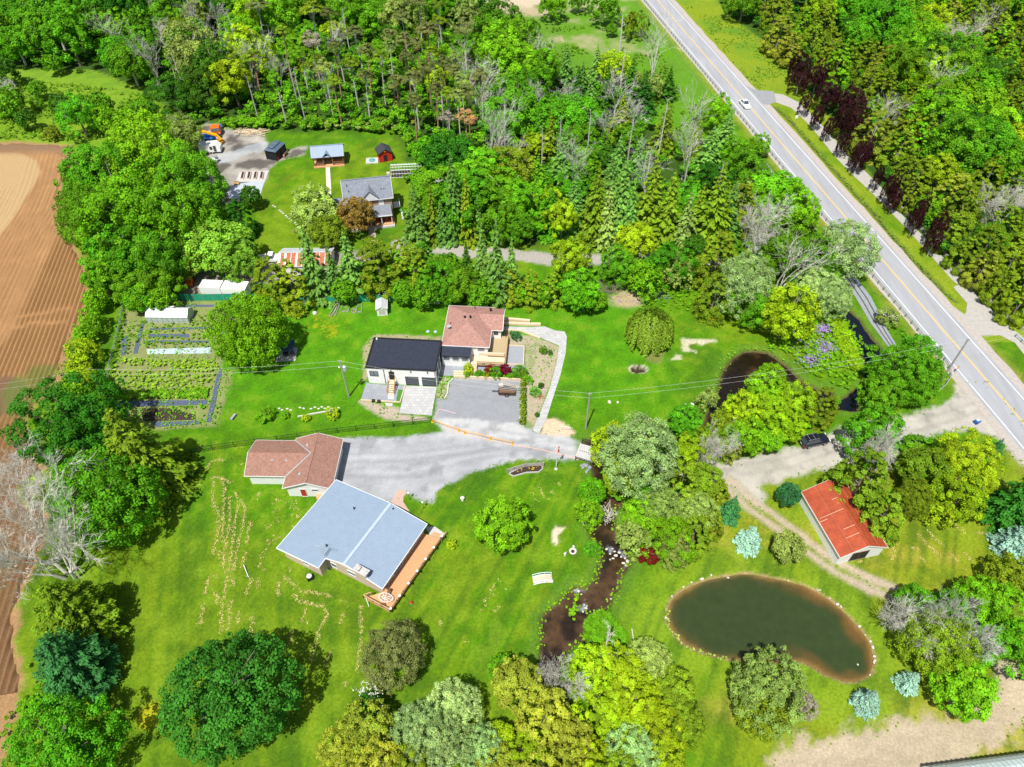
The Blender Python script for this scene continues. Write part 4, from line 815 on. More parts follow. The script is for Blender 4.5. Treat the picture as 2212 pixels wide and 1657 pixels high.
# ------------------------------------------------------------------ log pavilion
hE = gable('log_pavilion', 'log pavilion with pale blue metal roof and open porch at the path end', 'pavilion', -45.1, 159.3, R(9), 7.9, 5.4, 2.6, 1.7, .3, 'log', 'metal_grey', .5, 'metal_grey', wy0=.2, trim='frame_black')
m = MB(); 
for s in (-1, 1): m.slab([(-.2, -2.8, 3.75), (-.2, -1.0, 3.75), (-.2 + s * 1.0, -2.6, 2.75), (-.2 + s * 1.0, -2.8, 2.75)], .06)
m.build('dormer', 'metal_grey', hE, False)
MB().prism([(-3.7, -2.9), (3.7, -2.9), (3.7, 2.3), (-3.7, 2.3)], -.1, .28).build('floor', 'cedar_deck', hE, False)
for x in (-3.5, -1.2, 1.0, 3.5): MB().tube((x, -2.4, .2), (x, -2.4, 2.7), .12, .12, 8).build('post', 'log', hE, False)
m = MB(); rail(m, [(-3.5, -2.45), (-1.2, -2.45)], .28, .8, 1.2, .3); rail(m, [(1.2, -2.45), (3.5, -2.45)], .28, .8, 1.2, .3); m.build('rail', 'log', hE, False)
opening(hE, 'door', -.2, .2, -math.pi / 2, 1.3, 1.0, 1.9, 'timber', 'timber_dark'); opening(hE, 'window', 2, .2, -math.pi / 2, 1.6, 1.0, .8)
# ------------------------------------------------------------------ black gazebo, two-tier roof
hF = thing('black_gazebo', 'black screened gazebo with two-tier hip roof beside the yard', 'gazebo', (-58.7, 161.9, 0), R(-17))
def hiproof(mb, lx, ly, z, h, top=.0, cx=0, cy=0, th=.06):
    a = [(cx - lx / 2, cy - ly / 2, z), (cx + lx / 2, cy - ly / 2, z), (cx + lx / 2, cy + ly / 2, z), (cx - lx / 2, cy + ly / 2, z)]
    if ly > lx: e, f = (cx, cy - (ly - lx) / 2 - top, z + h), (cx, cy + (ly - lx) / 2 + top, z + h); q = [[a[0], a[1], e], [a[1], a[2], f, e], [a[2], a[3], f], [a[3], a[0], e, f]]
    else: e, f = (cx - (lx - ly) / 2 - top, cy, z + h), (cx + (lx - ly) / 2 + top, cy, z + h); q = [[a[3], a[0], e], [a[0], a[1], f, e], [a[1], a[2], f], [a[2], a[3], e, f]]
    for k in q: mb.slab(k, th)
m = MB(); hiproof(m, 3.3, 4.9, 2.5, .75); m.build('roof', mat('roof_slate', (.09, .13, .18), .5, .1, 2), hF, False); m = MB(); hiproof(m, 1.5, 1.9, 3.15, .3, 0, 0, -.9); hiproof(m, 1.5, 1.9, 3.15, .3, 0, 0, .9); m.build('top_tier', 'roof_slate', hF, False)
MB().prism([(-1.4, -2.2), (1.4, -2.2), (1.4, 2.2), (-1.4, 2.2)], .1, 2.5).build('screen_wall', 'black_mesh', hF, False)
m = MB()
for x in (-1.45, 1.45):
    for y in (-2.25, 0, 2.25): m.box((x, y, 1.25), (.12, .12, 2.5))
m.build('posts', 'frame_black', hF, False); MB().box((1.46, -1.8, .6), (.05, .8, .9)).build('door_panel', 'red_paint', hF, False)
b_ = thing('wooden_bench', 'wooden bench at the right side of the black gazebo', 'bench', (*l2w(hF, 2.0, .8), 0), R(-17)); MB().box((0, 0, .45), (.5, 1.9, .06)).build('seat', 'timber', b_, False); MB().box((.25, 0, .75), (.06, 1.9, .5)).build('backrest', 'timber', b_, False)
for y in (-.8, .8): MB().box((0, y, .22), (.4, .08, .44)).build('leg', 'timber', b_, False)
# ------------------------------------------------------------------ sheds and small buildings
hG = gable('red_shed', 'small bright red shed with dark gable roof at the wood edge', 'shed', -31.6, 160.6, R(110), 3.6, 3.6, 2.2, 1.1, .2, 'red_paint', 'shingle_black', trim='frame_black'); opening(hG, 'door', -1.6, .1, math.pi, 1.0, 1.0, 1.9, 'red_paint', 'black_mesh')  # black door panel stands in for the darkness of an open doorway
MB().lathe((-1.65, .1, 2.75), [(.02, 0), (.28, .02), (.28, .06)], 12).build('sign_disc', 'yellow_paint', hG, False)
hS = gable('garden_shed', 'small pale grey plastic garden shed behind the white house', 'shed', -25.1, 103.6, R(97), 2.7, 2.2, 1.85, .55, .12, 'white_siding', 'zinc'); opening(hS, 'door', -1.23, 0, math.pi, .95, 1.3, 1.7, 'frame_white', mat('beige', (.50, .46, .42), .7, .05), bars=1)
hW = gable('white_shed', 'narrow white shed with dark roof beside the frame greenhouse', 'shed', *G(932, 392), R(100), 2.6, 2.4, 2.1, .5, .1, 'white_siding', 'shingle_black', trim=None); hV = thing('white_cabin', 'flat-roofed white cabin between the spruces', 'cabin', (*G(958, 408), 0), R(15)); MB().prism([(-1.8, -1.4), (1.8, -1.4), (1.8, 1.4), (-1.8, 1.4)], -.1, 2.0).build('wall', 'white_paint', hV, False); MB().prism([(-1.95, -1.55), (1.95, -1.55), (1.95, 1.55), (-1.95, 1.55)], 2.0, 2.12).build('roof', 'concrete_pale', hV, False); opening(hV, 'window', -.6, -1.4, -math.pi / 2, 1.2, .9, .7, 'frame_white', 'glass_dark')
hJ = gable('rusty_barn', 'barn with rusty patched metal roof half hidden behind two spruces', 'barn', -42.3, 117.8, R(1), 10.6, 6.0, 2.3, 1.2, .2, 'white_siding', 'rust_roof', 0, 'zinc', roof2='zinc'); m = MB()
for i in range(9): m.bar((-5.0 + i * 1.15, -3.0, 2.325), (-5.0 + i * 1.15, -.2, 3.45), rnd.choice((.12, .3, .4)), .03)
m.build('white_sheets', 'white_siding', hJ, False)
for (x, y, lx, ly, h, lab) in ((-59.3, 109.1, 4.2, 2.3, 2.1, 'white box trailer behind the green windscreen, left one'), (-54.4, 108.4, 4.9, 2.6, 2.3, 'longer white box trailer behind the green windscreen, right one')):
    t = thing('box_trailer', lab, 'trailer', (x, y, 0), R(-4), 'white box trailers'); MB().box((0, 0, .45 + h / 2 - .1), (lx, ly, h)).build('body', 'white_paint', t, False, bevel=.05)
    for k in (-1, 1):
        for xx in (-.5, .4): MB().tube((xx, k * (ly / 2 - .15), .35), (xx, k * (ly / 2 + .05), .35), .35, .35, 12).build('wheel', 'rubber', t, False)
    m = MB(); 
    for i in range(1, 5): m.box((-lx / 2 + lx * i / 5, 0, .36 + h), (.05, ly, .03))
    m.build('roof_seams', 'zinc', t, False)
# polycarbonate greenhouse in the vegetable garden
t = thing('greenhouse', 'long white polycarbonate greenhouse in the fenced vegetable garden', 'greenhouse', (-65.5, 101.7, 0), R(-1))
m = MB(); m.slab([(-4, -1.5, 1.5), (4, -1.5, 1.5), (4, 0, 2.5), (-4, 0, 2.5)], .03).slab([(-4, 1.5, 1.5), (4, 1.5, 1.5), (4, 0, 2.5), (-4, 0, 2.5)], .03); m.build('roof', 'polycarb', t, False)
m = MB(); m.loft([[(x, y, z) for y, z in ((-1.48, 0), (1.48, 0), (1.48, 1.47), (0, 2.45), (-1.48, 1.47))] for x in (-3.97, 3.97)]); m.build('wall_panels', mat('polycarb_wall', (.42, .48, .44), .35, .15, 1.5), t, False)
m = MB()
for i in range(9): x = -4 + i; m.bar((x, -1.52, 0), (x, -1.52, 1.5), .05, .05); m.bar((x, -1.52, 1.53), (x, 0, 2.54), .05, .04); m.bar((x, 1.52, 1.53), (x, 0, 2.54), .05, .04)
m.bar((-4, -1.52, 1.5), (4, -1.52, 1.5), .06, .06); m.bar((-4, -1.52, .75), (4, -1.52, .75), .04, .04); m.bar((-4, 0, 2.55), (4, 0, 2.55), .08, .05)
for y in (-1.4, -.5, .5, 1.4): m.bar((4.0, y, 0), (4.0, y, 2.5 - abs(y) * .66), .05, .05)
m.build('frame', 'galv', t, False)
for x in (-1.6, .6): MB().box((x, .55, 2.42), (1.0, .7, .04), 0, -.35).build('roof_hatch', 'polycarb', t, False)
# hoop-frame greenhouse skeleton beside the farmhouse
t = thing('hoop_frame', 'bare pipe frame of a greenhouse right of the farmhouse', 'frame', (*G(879, 375), 0), R(5))
for i in range(12):
    x = -3.7 + i * .67; m = MB(); m.path([(x, 1.7 * math.cos(a), .1 + 2.3 * math.sin(a)) for a in np.linspace(0, math.pi, 9)], .035, 4); m.build('hoop', 'galv', t, False)
m = MB()
for a in np.linspace(0, math.pi, 9): m.tube((-3.7, 1.7 * math.cos(a), .1 + 2.3 * math.sin(a)), (3.67, 1.7 * math.cos(a), .1 + 2.3 * math.sin(a)), .03, .03, 4)
m.build('purlins', 'galv', t, False); m = MB(); m.prism([(-3.6, -1.7), (3.6, -1.7), (3.6, 1.7), (-3.6, 1.7)], 0, .08); m.build('soil_bed', 'black_soil', t, False)
# blue canopy gazebo on a pad
ground_slab('concrete_pad', [(-42.8, 89.9), (-39.3, 90.2), (-39.6, 93.7), (-42.9, 93.4)], .08, 'concrete_pale')
t = thing('canopy_gazebo', 'square gazebo with dark blue canopy beside the garden maple', 'gazebo', (-41.0, 91.9, .08), R(3)); m = MB(); hiproof(m, 3.0, 3.0, 2.1, .75); m.build('canopy', 'blue_canvas', t, False)
for x in (-1.4, 1.4):
    for y in (-1.4, 1.4): MB().box((x, y, 1.05), (.08, .08, 2.1)).build('post', 'timber_dark', t, False)
t2 = thing('barbecue', 'black barbecue under the dark blue canopy gazebo', 'barbecue', (-41.1, 91.3, .08), .3); MB().box((0, 0, .75), (.9, .5, .35)).build('grill_body', 'frame_black', t2, False); MB().box((0, 0, .3), (.7, .4, .6)).build('cabinet', 'frame_black', t2, False)
lounge_chair(-40.0, 91.6, .08, 2.2, 'dark folding chair at the right side of the blue canopy gazebo', 'frame_black', 'folding_chair')
# ------------------------------------------------------------------ red barn, quonset
hM = gable('red_roofed_barn', 'white barn with bright red metal roof beside the twin track', 'barn', 48.3, 55.5, R(-77.5), 11.2, 7.4, 2.5, 1.85, .25, 'white_siding', 'metal_red', .62, 'metal_red', wx0=-5.3)
m = MB()
for s in (-1, 1): m.bar((-5.6, s * 1.95, 3.44), (5.6, s * 1.95, 3.44), .05, .02)
m.build('sheet_lap', mat('red_seam', (.55, .20, .12), .6, .2, 3), hM, False)
m = MB()
for x, a, b in ((-2.6, 0, .9), (-.7, .2, 3.4), (-.2, 2.6, 3.6), (2.1, 0, 1.6), (3.4, 0, 1.9)): m.bar((x, -a, 2.5 + (3.7 - a) * .5 + .035), (x, -b, 2.5 + (3.7 - b) * .5 + .035), .07, .03)
m.build('bare_seams', mat('rust_pale', (.62, .40, .25), .8, .2, 3), hM, False)
opening(hM, 'door', 5.35, -.2, 0, 1.3, 2.6, 2.2, 'timber_dark', 'black_mesh', bars=1)
t = thing('plastic_tunnel', 'white ribbed plastic tunnel greenhouse cut by the bottom right corner', 'greenhouse', (*G(2016, 1662, 2.6), 0), 0); a0 = Vector(G(2016, 1660, 2.6)); a1 = Vector(G(2212, 1634, 2.6)); rz = math.atan2((a1 - a0).y, (a1 - a0).x); t.rotation_euler.z = rz
ring = [(4.0 * math.cos(a) - 3.2, .0 + 3.6 * math.sin(a) ** .8) for a in np.linspace(0, math.pi, 15)]
MB().loft([[(x, y, z) for y, z in ring] for x in (0, 28)]).build('cover', 'plastic_film', t, False); m = MB()
for i in range(45): m.path([(.02 + i * .62, y * 1.0 + (.03 if y > -3.2 else -.03), z + .02) for y, z in ring], .05, 4)
m.build('hoops', 'galv', t, False)
for x in (2.6, 6.4): MB().box((x, -1.9, 3.55), (.9, .5, .2)).build('roof_vent', 'frame_white', t, False)
# ------------------------------------------------------------------ vehicles
def wheelset(t, L, W, r=.36, wb=None):
    wb = wb or L * .29
    for x in (-wb, wb):
        for s in (-1, 1):
            w = MB(); w.tube((x, s * (W / 2 - .22), r), (x, s * (W / 2 + .01), r), r, r, 16); wo = w.build('wheel', 'rubber', t, False); MB().tube((x, s * (W / 2 - .1), r), (x, s * (W / 2 + .02), r), r * .62, r * .6, 12).build('rim', 'rim', wo, False)
def car(label, name, x, y, rz, L, W, H, paint, suv=True, cat='car', z=0.02):
    t = thing(name, label, cat, (x, y, z), rz); g = .22; b = H * .56
    prof = [(-.5, .55, .84), (-.49, 1.0, .95), (-.3, 1.03, 1), (.1, 1.0, 1), (.3, .93, .98), (.44, .84, .92), (.495, .62, .80)]
    def ring(fx, fz, fw, x_=0): xx = fx * L; hw = W / 2 * fw; zt = g + (b - g) * fz; return [(xx, -hw * .92, g), (xx, -hw, g + .25), (xx, -hw, zt - .12), (xx, -hw * .88, zt), (xx, hw * .88, zt), (xx, hw, zt - .12), (xx, hw, g + .25), (xx, hw * .92, g)]
    MB().loft([ring(*p) for p in prof]).build('body', paint, t, False, bevel=.03)
    r0, r1 = (-.47, .20) if suv else (-.36, .16); r2, r3 = (-.40, .04) if suv else (-.22, .02)
    hb, ht = W / 2 * .86, W / 2 * .70
    lo = [(r0 * L, -hb, b - .02), (r1 * L, -hb * .96, b - .04), (r1 * L, hb * .96, b - .04), (r0 * L, hb, b - .02)]; hi = [(r2 * L, -ht, H - .06), (r3 * L, -ht * .96, H - .05), (r3 * L, ht * .96, H - .05), (r2 * L, ht, H - .06)]
    MB().loft([lo, hi]).build('windows', 'glass_dark', t, False)
    m = MB(); m.loft([[(a[0] + (.0), a[1] * 1.02, a[2] - .03) for a in hi], [(a[0] * .98, a[1] * .95, H) for a in hi]]); 
    for a, c in zip(lo, hi): m.bar(a, c, .09, .09)
    for s in (-1, 1): p0 = Vector(lo[0 if s < 0 else 3]).lerp(Vector(lo[1 if s < 0 else 2]), .5); p1 = Vector(hi[0 if s < 0 else 3]).lerp(Vector(hi[1 if s < 0 else 2]), .5); m.bar(p0, p1, .08, .05)
    m.build('roof', paint, t, False)
    if suv:
        m = MB()
        for s in (-1, 1): m.bar((r2 * L * .9, s * ht * .86, H + .05), (r3 * L * .7, s * ht * .86, H + .05), .05, .04)
        for xx in (-.28, -.1): m.bar((xx * L, -ht * .86, H + .05), (xx * L, ht * .86, H + .05), .05, .03)
        m.build('roof_rails', 'rim', t, False)
    for s in (-1, 1):
        MB().box((L * .475, s * W * .36, b * .78), (.14, .34, .16)).build('headlight', 'lamp_clear', t, False); MB().box((-L * .49, s * W * .38, b * .88), (.12, .28, .2)).build('taillight', 'lamp_red', t, False); MB().box((L * .13, s * W * .53, b + .05), (.14, .18, .12)).build('mirror', paint, t, False)
    MB().box((-L * .502, 0, b * .75), (.02, .42, .13)).build('number_plate', 'frame_white', t, False)
    wheelset(t, L, W); return t
p, q = Vector(G(1727, 963)), Vector(G(1786, 950)); c = (p + q) / 2; car('black SUV parked on the gravel drive', 'parked_car', c.x, c.y, math.atan2((q - p).y, (q - p).x), 4.9, 2.0, 1.75, 'car_black')
p = G(1607, 229); d = Vector(road_pt(0, 0)) - Vector(road_pt(10, 0)); car('white car driving on the highway towards the viewer', 'moving_car', p[0] + .2, p[1], math.atan2(d.y, d.x), 4.6, 1.9, 1.5, 'car_white', False)
# white pickup by the rusty barn
px_, py_ = G(588, 563); t = thing('pickup_truck', 'white pickup truck parked left of the rusty barn', 'pickup', (px_, py_, 0), R(182)); MB().loft([[(2.6, -.85, .4), (2.6, .85, .4), (2.6, .85, .95), (2.6, -.85, .95)], [(1.2, -.95, .4), (1.2, .95, .4), (1.2, .95, 1.15), (1.2, -.95, 1.15)], [(-2.6, -.95, .4), (-2.6, .95, .4), (-2.6, .95, 1.0), (-2.6, -.95, 1.0)]]).build('body', 'car_white', t, False, bevel=.03)
MB().loft([[(-.6, -.9, 1.0), (1.2, -.9, 1.1), (1.2, .9, 1.1), (-.6, .9, 1.0)], [(-.5, -.75, 1.75), (.5, -.75, 1.78), (.5, .75, 1.78), (-.5, .75, 1.75)]]).build('cab_windows', 'glass_dark', t, False); MB().box((0, 0, 1.79), (1.05, 1.55, .05)).build('cab_roof', 'car_white', t, False); MB().box((-1.6, 0, .98), (1.7, 1.5, .08)).build('load_bed', 'beige', t, False); wheelset(t, 5.3, 1.95)
# orange truck, yellow crane, camper, small trailer (upper left yard)
px_, py_ = G(470, 291); t = thing('orange_truck', 'orange lorry cab at the edge of the wood in the yard', 'truck', (px_, py_, 0), R(-80)); MB().box((0, 0, 1.45), (2.0, 2.3, 1.9)).build('cab', 'orange_paint', t, False, bevel=.12); MB().box((1.0, 0, 1.85), (.06, 2.0, .8)).build('windscreen', 'glass_grey', t, False); MB().box((1.05, 0, .55), (.3, 2.3, .4)).build('bumper', 'frame_black', t, False); MB().box((-2.2, 0, .8), (3.2, 2.1, .35)).build('chassis', 'blue_plastic', t, False)
for s in (-1, 1): MB().box((1.02, s * .85, .85), (.08, .3, .2)).build('headlight', 'lamp_clear', t, False)
wheelset(t, 5.5, 2.3, .5)
px_, py_ = G(462, 308); t = thing('mobile_crane', 'yellow crane boom machine with blue base beside the orange truck', 'crane', (px_, py_, 0), R(-15)); MB().box((-1.4, .2, .9), (3.0, 2.2, .8)).build('chassis', 'blue_plastic', t, False, bevel=.05); MB().box((-1.6, .6, 1.7), (1.4, 1.2, .9)).build('cab', 'blue_plastic', t, False, bevel=.08)
m = MB(); m.bar((-3.6, .6, 2.5), (1.6, 0, 2.2), .5, .5); m.bar((1.5, 0, 2.3), (2.6, -.1, 1.2), .45, .45); m.build('boom', 'yellow_paint', t, False); m = MB(); m.bar((-.5, -1.2, .5), (2.3, -1.0, 1.5), .25, .3); m.bar((2.3, -.9, 1.4), (2.6, .9, .6), .4, .3); m.box((2.5, 0, .5), (.5, 1.8, .5)); m.build('bucket_arm', 'yellow_paint', t, False); wheelset(t, 5, 2.3, .5)
px_, py_ = G(459, 328); t = thing('camper_trailer', 'white camper trailer half hidden by the poplars in the yard', 'camper', (px_, py_, 0), R(5)); MB().loft([[(x, -1.15, .5), (x, 1.15, .5), (x, 1.1, z), (x, -1.1, z)] for x, z in ((-2.8, 2.4), (1.6, 2.5), (2.5, 1.6))]).build('body', 'white_paint', t, False, bevel=.08); opening(t, 'window', .3, -1.15, -math.pi / 2, 1.6, .6, .7, 'frame_black', 'glass_dark'); opening(t, 'door', 1.2, -1.15, -math.pi / 2, 1.45, .6, 1.4, 'frame_black', 'glass_dark'); wheelset(t, 3, 2.2, .33, .35)
px_, py_ = G(462, 352); t = thing('utility_cart', 'small white cart below the camper trailer', 'trailer', (px_, py_, 0), R(40)); MB().box((0, 0, .7), (1.8, 1.1, .5)).build('tub', 'white_paint', t, False, bevel=.05); MB().box((.9, 0, 1.1), (.8, .9, .4)).build('seat_box', 'glass_grey', t, False); wheelset(t, 1.9, 1.2, .25)
px_, py_ = G(413, 612); t = thing('loader', 'orange and yellow loader beside the white box trailers', 'loader', (px_, py_, 0), R(100)); MB().box((-.6, 0, .8), (1.8, 1.2, .8)).build('engine_body', 'orange_paint', t, False, bevel=.08); m = MB(); m.bar((-.2, -.5, 1.2), (1.6, -.5, 1.9), .15, .2); m.bar((-.2, .5, 1.2), (1.6, .5, 1.9), .15, .2); m.bar((1.6, -.6, 1.9), (1.6, .6, 1.9), .15, .15); m.bar((1.6, 0, 1.9), (2.4, 0, 1.0), .2, .2); m.box((2.5, 0, .8), (.5, 1.4, .5)); m.build('lift_arm', 'yellow_paint', t, False); m = MB()
for x in (-.7, .3):
    for y in (-.5, .5): m.box((x, y, 1.7), (.08, .08, 1.1))
m.box((-.2, 0, 2.25), (1.2, 1.1, .07)); m.build('roll_cage', 'yellow_paint', t, False); wheelset(t, 2.6, 1.5, .4)
# flat utility trailer with ladders and rack on the pad
px_, py_ = G(1095, 849); t = thing('utility_trailer', 'black utility trailer loaded with ladders on the grey parking pad', 'trailer', (px_, py_, 0), R(-2)); MB().box((0, 0, .55), (2.9, 1.7, .1)).build('bed', 'timber_dark', t, False); m = MB()
for y in (-.85, .85): m.bar((-1.45, y, .95), (1.45, y, .95), .06, .06); m.bar((-1.45, y, .75), (1.45, y, .75), .05, .05)
for x in (-1.45, 1.45): m.bar((x, -.85, .95), (x, .85, .95), .06, .06)
for i in range(9): m.box((-1.45 + i * .3625, -.85, .77), (.05, .05, .42)); m.box((-1.45 + i * .3625, .85, .77), (.05, .05, .42))
m.build('side_rails', 'frame_black', t, False); wheelset(t, .1, 2.0, .33, .01); MB().bar((-1.4, 0, .5), (-2.6, 0, .45), .1, .1).build('drawbar', 'frame_black', t, False)
for i, (lab, y, z, a) in enumerate((('aluminium ladder lying across the utility trailer', .2, 1.08, -.12), ('second ladder lying skewed on the utility trailer', .9, 1.22, -.3))):
    l_ = MB(); rz = a + R(-2)
    for s in (-.2, .2): l_.bar((px_ + -1.5 * math.cos(rz) - (y + s) * math.sin(rz), py_ + -1.5 * math.sin(rz) + (y + s) * math.cos(rz), z), (px_ + 1.9 * math.cos(rz) - (y + s) * math.sin(rz), py_ + 1.9 * math.sin(rz) + (y + s) * math.cos(rz), z), .05, .07)
    for k in range(11): u = -1.4 + k * .32; l_.bar((px_ + u * math.cos(rz) - (y - .2) * math.sin(rz), py_ + u * math.sin(rz) + (y - .2) * math.cos(rz), z), (px_ + u * math.cos(rz) - (y + .2) * math.sin(rz), py_ + u * math.sin(rz) + (y + .2) * math.cos(rz), z), .03, .03)
    tag(l_.build('ladder', 'galv' if i == 0 else 'timber_pale'), lab, 'ladder')
tag(MB().box((px_ - 1.0, py_ + .9, 1.05), (.8, .6, .5), .1).build('packing_box', 'beige', bevel=.04), 'beige box on the far corner of the utility trailer', 'box')
# ------------------------------------------------------------------ guardrails, poles, wires, signs
def guardrail(name, label, pts, every, posts_max=100):
    t = thing(name, label, 'guardrail', (*pts[0], 0)); V_ = [Vector(p) for p in pts]; seg = [(b - a).length for a, b in zip(V_[:-1], V_[1:])]; tot = sum(seg); m = MB()
    for a, b in zip(V_[:-1], V_[1:]):
        m.bar((a.x, a.y, .68), (b.x, b.y, .68), .05, .12); m.bar((a.x, a.y, .52), (b.x, b.y, .52), .05, .12); m.bar((a.x, a.y, .6), (b.x, b.y, .6), .09, .07)
    m.build('rail', 'galv', t); n = min(posts_max, int(tot / every)); 
    for i in range(n + 1):
        if i >= posts_max: break
        s = tot * i / n; k = 0
        while k < len(seg) - 1 and s > seg[k]: s -= seg[k]; k += 1
        d = (V_[k + 1] - V_[k]).normalized(); p = V_[k] + d * s; nv = Vector((-d.y, d.x)); nv = nv if nv.x < 0 else -nv; MB().box((p.x + nv.x * .14, p.y + nv.y * .14, .38), (.16, .2, .9), math.atan2(d.y, d.x)).build('post', 'guard_post', t)
    return t
GR = [Vector(G(2033, 768)), Vector(G(2043, 785)), Vector(G(2051, 800)), Vector(G(2052, 818)), Vector(G(2040, 836)), Vector(G(2022, 852))]
line = [road_pt(s, 4.95) for s in (186, 150, 100, 60, 30, 12)]; guardrail('guardrail', 'long galvanised guardrail along the left side of the highway with curved end', [tuple(p) for p in line] + [tuple(p) for p in GR], 2.0)
line = g2(t30([(850, 1470 - 20), (960, 1600)]) + t31([(1120, 110), (1400, 400), (1700, 735), (2000, 1035), (2209, 1195)]))
t = thing('timber_barrier', 'low timber barrier along the right edge of the footpath', 'barrier', (*line[2], 0)); m = MB()
for a, b in zip(line[2:-1], line[3:]): m.bar((*a, .32), (*b, .32), .35, .3); m.bar((*a, .1), (*b, .1), .5, .2)
m.build('beam', mat('old_timber', (.34, .31, .28), .9, .25, 3), t)
t = thing('guardrail', 'short guardrail piece at the right photo edge by the side road', 'guardrail', (*G(2195, 735), 0)); a, b = G(2192, 728), G(2230, 762); MB().bar((*a, .6), (*b, .6), .06, .3).build('rail', 'galv', t)
for k in range(4): p = Vector(a).lerp(Vector(b), k / 3); MB().box((p.x, p.y, .35), (.15, .15, .8)).build('post', 'guard_post', t)
WIREPTS = []
def pole(label, base_, top, w=.15, arm=None, trans=False, r0=.17):
    X_, Y_ = G(*base_); lo, hi = 2, 30
    for _ in range(40):
        z = (lo + hi) / 2
        if px(X_, Y_, z)[1] > top[1]: lo = z
        else: hi = z
    h = lo; ex, _ = px(X_, Y_, h); t = thing('utility_pole', label, 'pole', (X_, Y_, 0), 0, 'wooden utility poles along the power line'); MB().tube((X_, Y_, -.3), (X_, Y_, h), r0, r0 * .65, 10).build('shaft', 'pole_wood', t)
    MB().bar((X_ - .3, Y_, h - .25), (X_ + .3, Y_, h - .25), .1, .1).build('crossarm', 'pole_wood', t)
    m = MB()
    for s in (-.25, .25): m.lathe((X_ + s, Y_, h - .2), [(.05, 0), (.07, .1), (.03, .22)], 8)
    m.build('insulators', 'galv', t)
    if trans: MB().lathe((X_ + .5, Y_ - .1, h - 2.2), [(.28, 0), (.33, .05), (.33, .95), (.2, 1.05), (.08, 1.2)], 14).build('transformer', 'galv', t); MB().lathe((X_ - .4, Y_, h - 1.7), [(.12, 0), (.16, .2), (.05, .3)], 8).build('lamp', 'frame_white', t)
    return Vector((X_, Y_, h))
pA = pole('utility pole at the left, between the hedge and the garden', (218, 838), (190, 797)); pB = pole('utility pole with grey transformer left of the white house', (754, 857), (738, 779), trans=True); pC = pole('utility pole on the lawn right of the paver walkway', (1265, 927), (1274, 849)); pD = pole('tall weathered utility pole leaning over the highway edge in view', (2033, 823), (2092, 732), r0=.2)
def wires(a, b, label, sag=.02, offs=((-.25, -.05), (.25, -1.2))):
    for i, (o, dz) in enumerate(offs):
        m = MB(); p = a + Vector((o * .5, 0, dz)); q = b + Vector((o * .5, 0, dz)); L = (q - p).length; n = 14; pts = [p.lerp(q, k / n) - Vector((0, 0, 4 * sag * L * (k / n) * (1 - k / n))) for k in range(n + 1)]
        m.path([tuple(v) for v in pts], .011, 4); tag(m.build('power_line', 'wire'), label % ('upper', 'lower')[i], 'cable', 'overhead power lines')
far = Vector((*G(-60, 836, 9), 9)); wires(far, pA, '%s power line left of the leftmost pole, over the field'); wires(pA, pB, '%s power line over the vegetable garden'); wires(pB, pC, '%s power line over the black-roofed house'); wires(pC, pD, '%s power line over the creek bend'); fr2 = Vector((*G(2300, 700, 9), 9)); wires(pD, fr2, '%s power line right of the highway pole', .01)
def sign(name, label, x, y, h, w, hh, m_, rz=0, diamond=False):
    X_, Y_ = G(x, y); t = thing(name, label, 'sign', (X_, Y_, 0), rz); MB().box((0, 0, h / 2), (.06, .06, h)).build('post', 'pole_wood', t, False); b = MB()
    if diamond: b.loft([[(0, yy, h), (w / 2, yy, h + w / 2), (0, yy, h + w), (-w / 2, yy, h + w / 2)] for yy in (-.05, -.03)])
    else: b.box((0, -.05, h + hh / 2 - .1), (w, .03, hh))
    b.build('panel', m_, t, False)
sign('road_sign', 'white road sign on a post between highway and footpath', 1715, 272, 2.2, .75, .9, 'frame_white', .1); sign('road_sign', 'orange-yellow road sign beside the curved end of the guardrail', 2062, 805, 1.1, .6, .8, 'yellow_paint', .5)
X_, Y_ = G(2108, 915); t = thing('recycling_bin', 'blue recycling bin with white lid at the drive mouth', 'bin', (X_, Y_, 0), .4); MB().loft([[(-.3, -.25, 0), (.3, -.25, 0), (.3, .25, 0), (-.3, .25, 0)], [(-.42, -.35, .8), (.42, -.35, .8), (.42, .35, .8), (-.42, .35, .8)]]).build('tub', 'blue_plastic', t, False); MB().box((.05, .05, .86), (.5, .4, .14)).build('contents', 'frame_white', t, False)
sign('yard_sign', 'thin white marker post on the lawn among the grass clippings', 533, 1245, .1, .1, .2, 'frame_white')
m = MB(); a, b = G3(526, 1220, .5), G3(537, 1247, .05); m.tube(a, b, .05, .05, 6); tag(m.build('white_pipe', 'frame_white'), 'white pipe lying among the clippings left of the metal-roofed house', 'pipe')
m = MB(); a, b = G3(788, 1285, 1.6), G3(797, 1310, .1); m.tube(a, b, .05, .05, 6); tag(m.build('white_pipe', 'frame_white'), 'white pipe leaning on the lower deck corner', 'pipe')
# ------------------------------------------------------------------ fences
def chain_fence(label, pts, step, h=1.25):
    t = thing('chain_link_fence', label, 'fence', (*pts[0], 0)); V_ = [Vector(p) for p in pts]; m = MB(); mp_ = MB()
    for a, b in zip(V_[:-1], V_[1:]):
        m.bar((a.x, a.y, h), (b.x, b.y, h), .05, .05); m.bar((a.x, a.y, .08), (b.x, b.y, .08), .03, .03); L = (b - a).length; n = int(L / .35)
        for i in range(n):
            p, q = a.lerp(b, i / n), a.lerp(b, (i + 1) / n); mp_.bar((p.x, p.y, .1), (q.x, q.y, h), .02, .02); mp_.bar((p.x, p.y, h), (q.x, q.y, .1), .02, .02)
        for i in range(max(1, int(L / step)) + 1): p = a.lerp(b, i / max(1, int(L / step))); MB().tube((p.x, p.y, 0), (p.x, p.y, h + .05), .05, .05, 6).build('post', 'fence_black', t)
    m.build('rails', 'fence_black', t); mp_.build('mesh', 'fence_black', t)
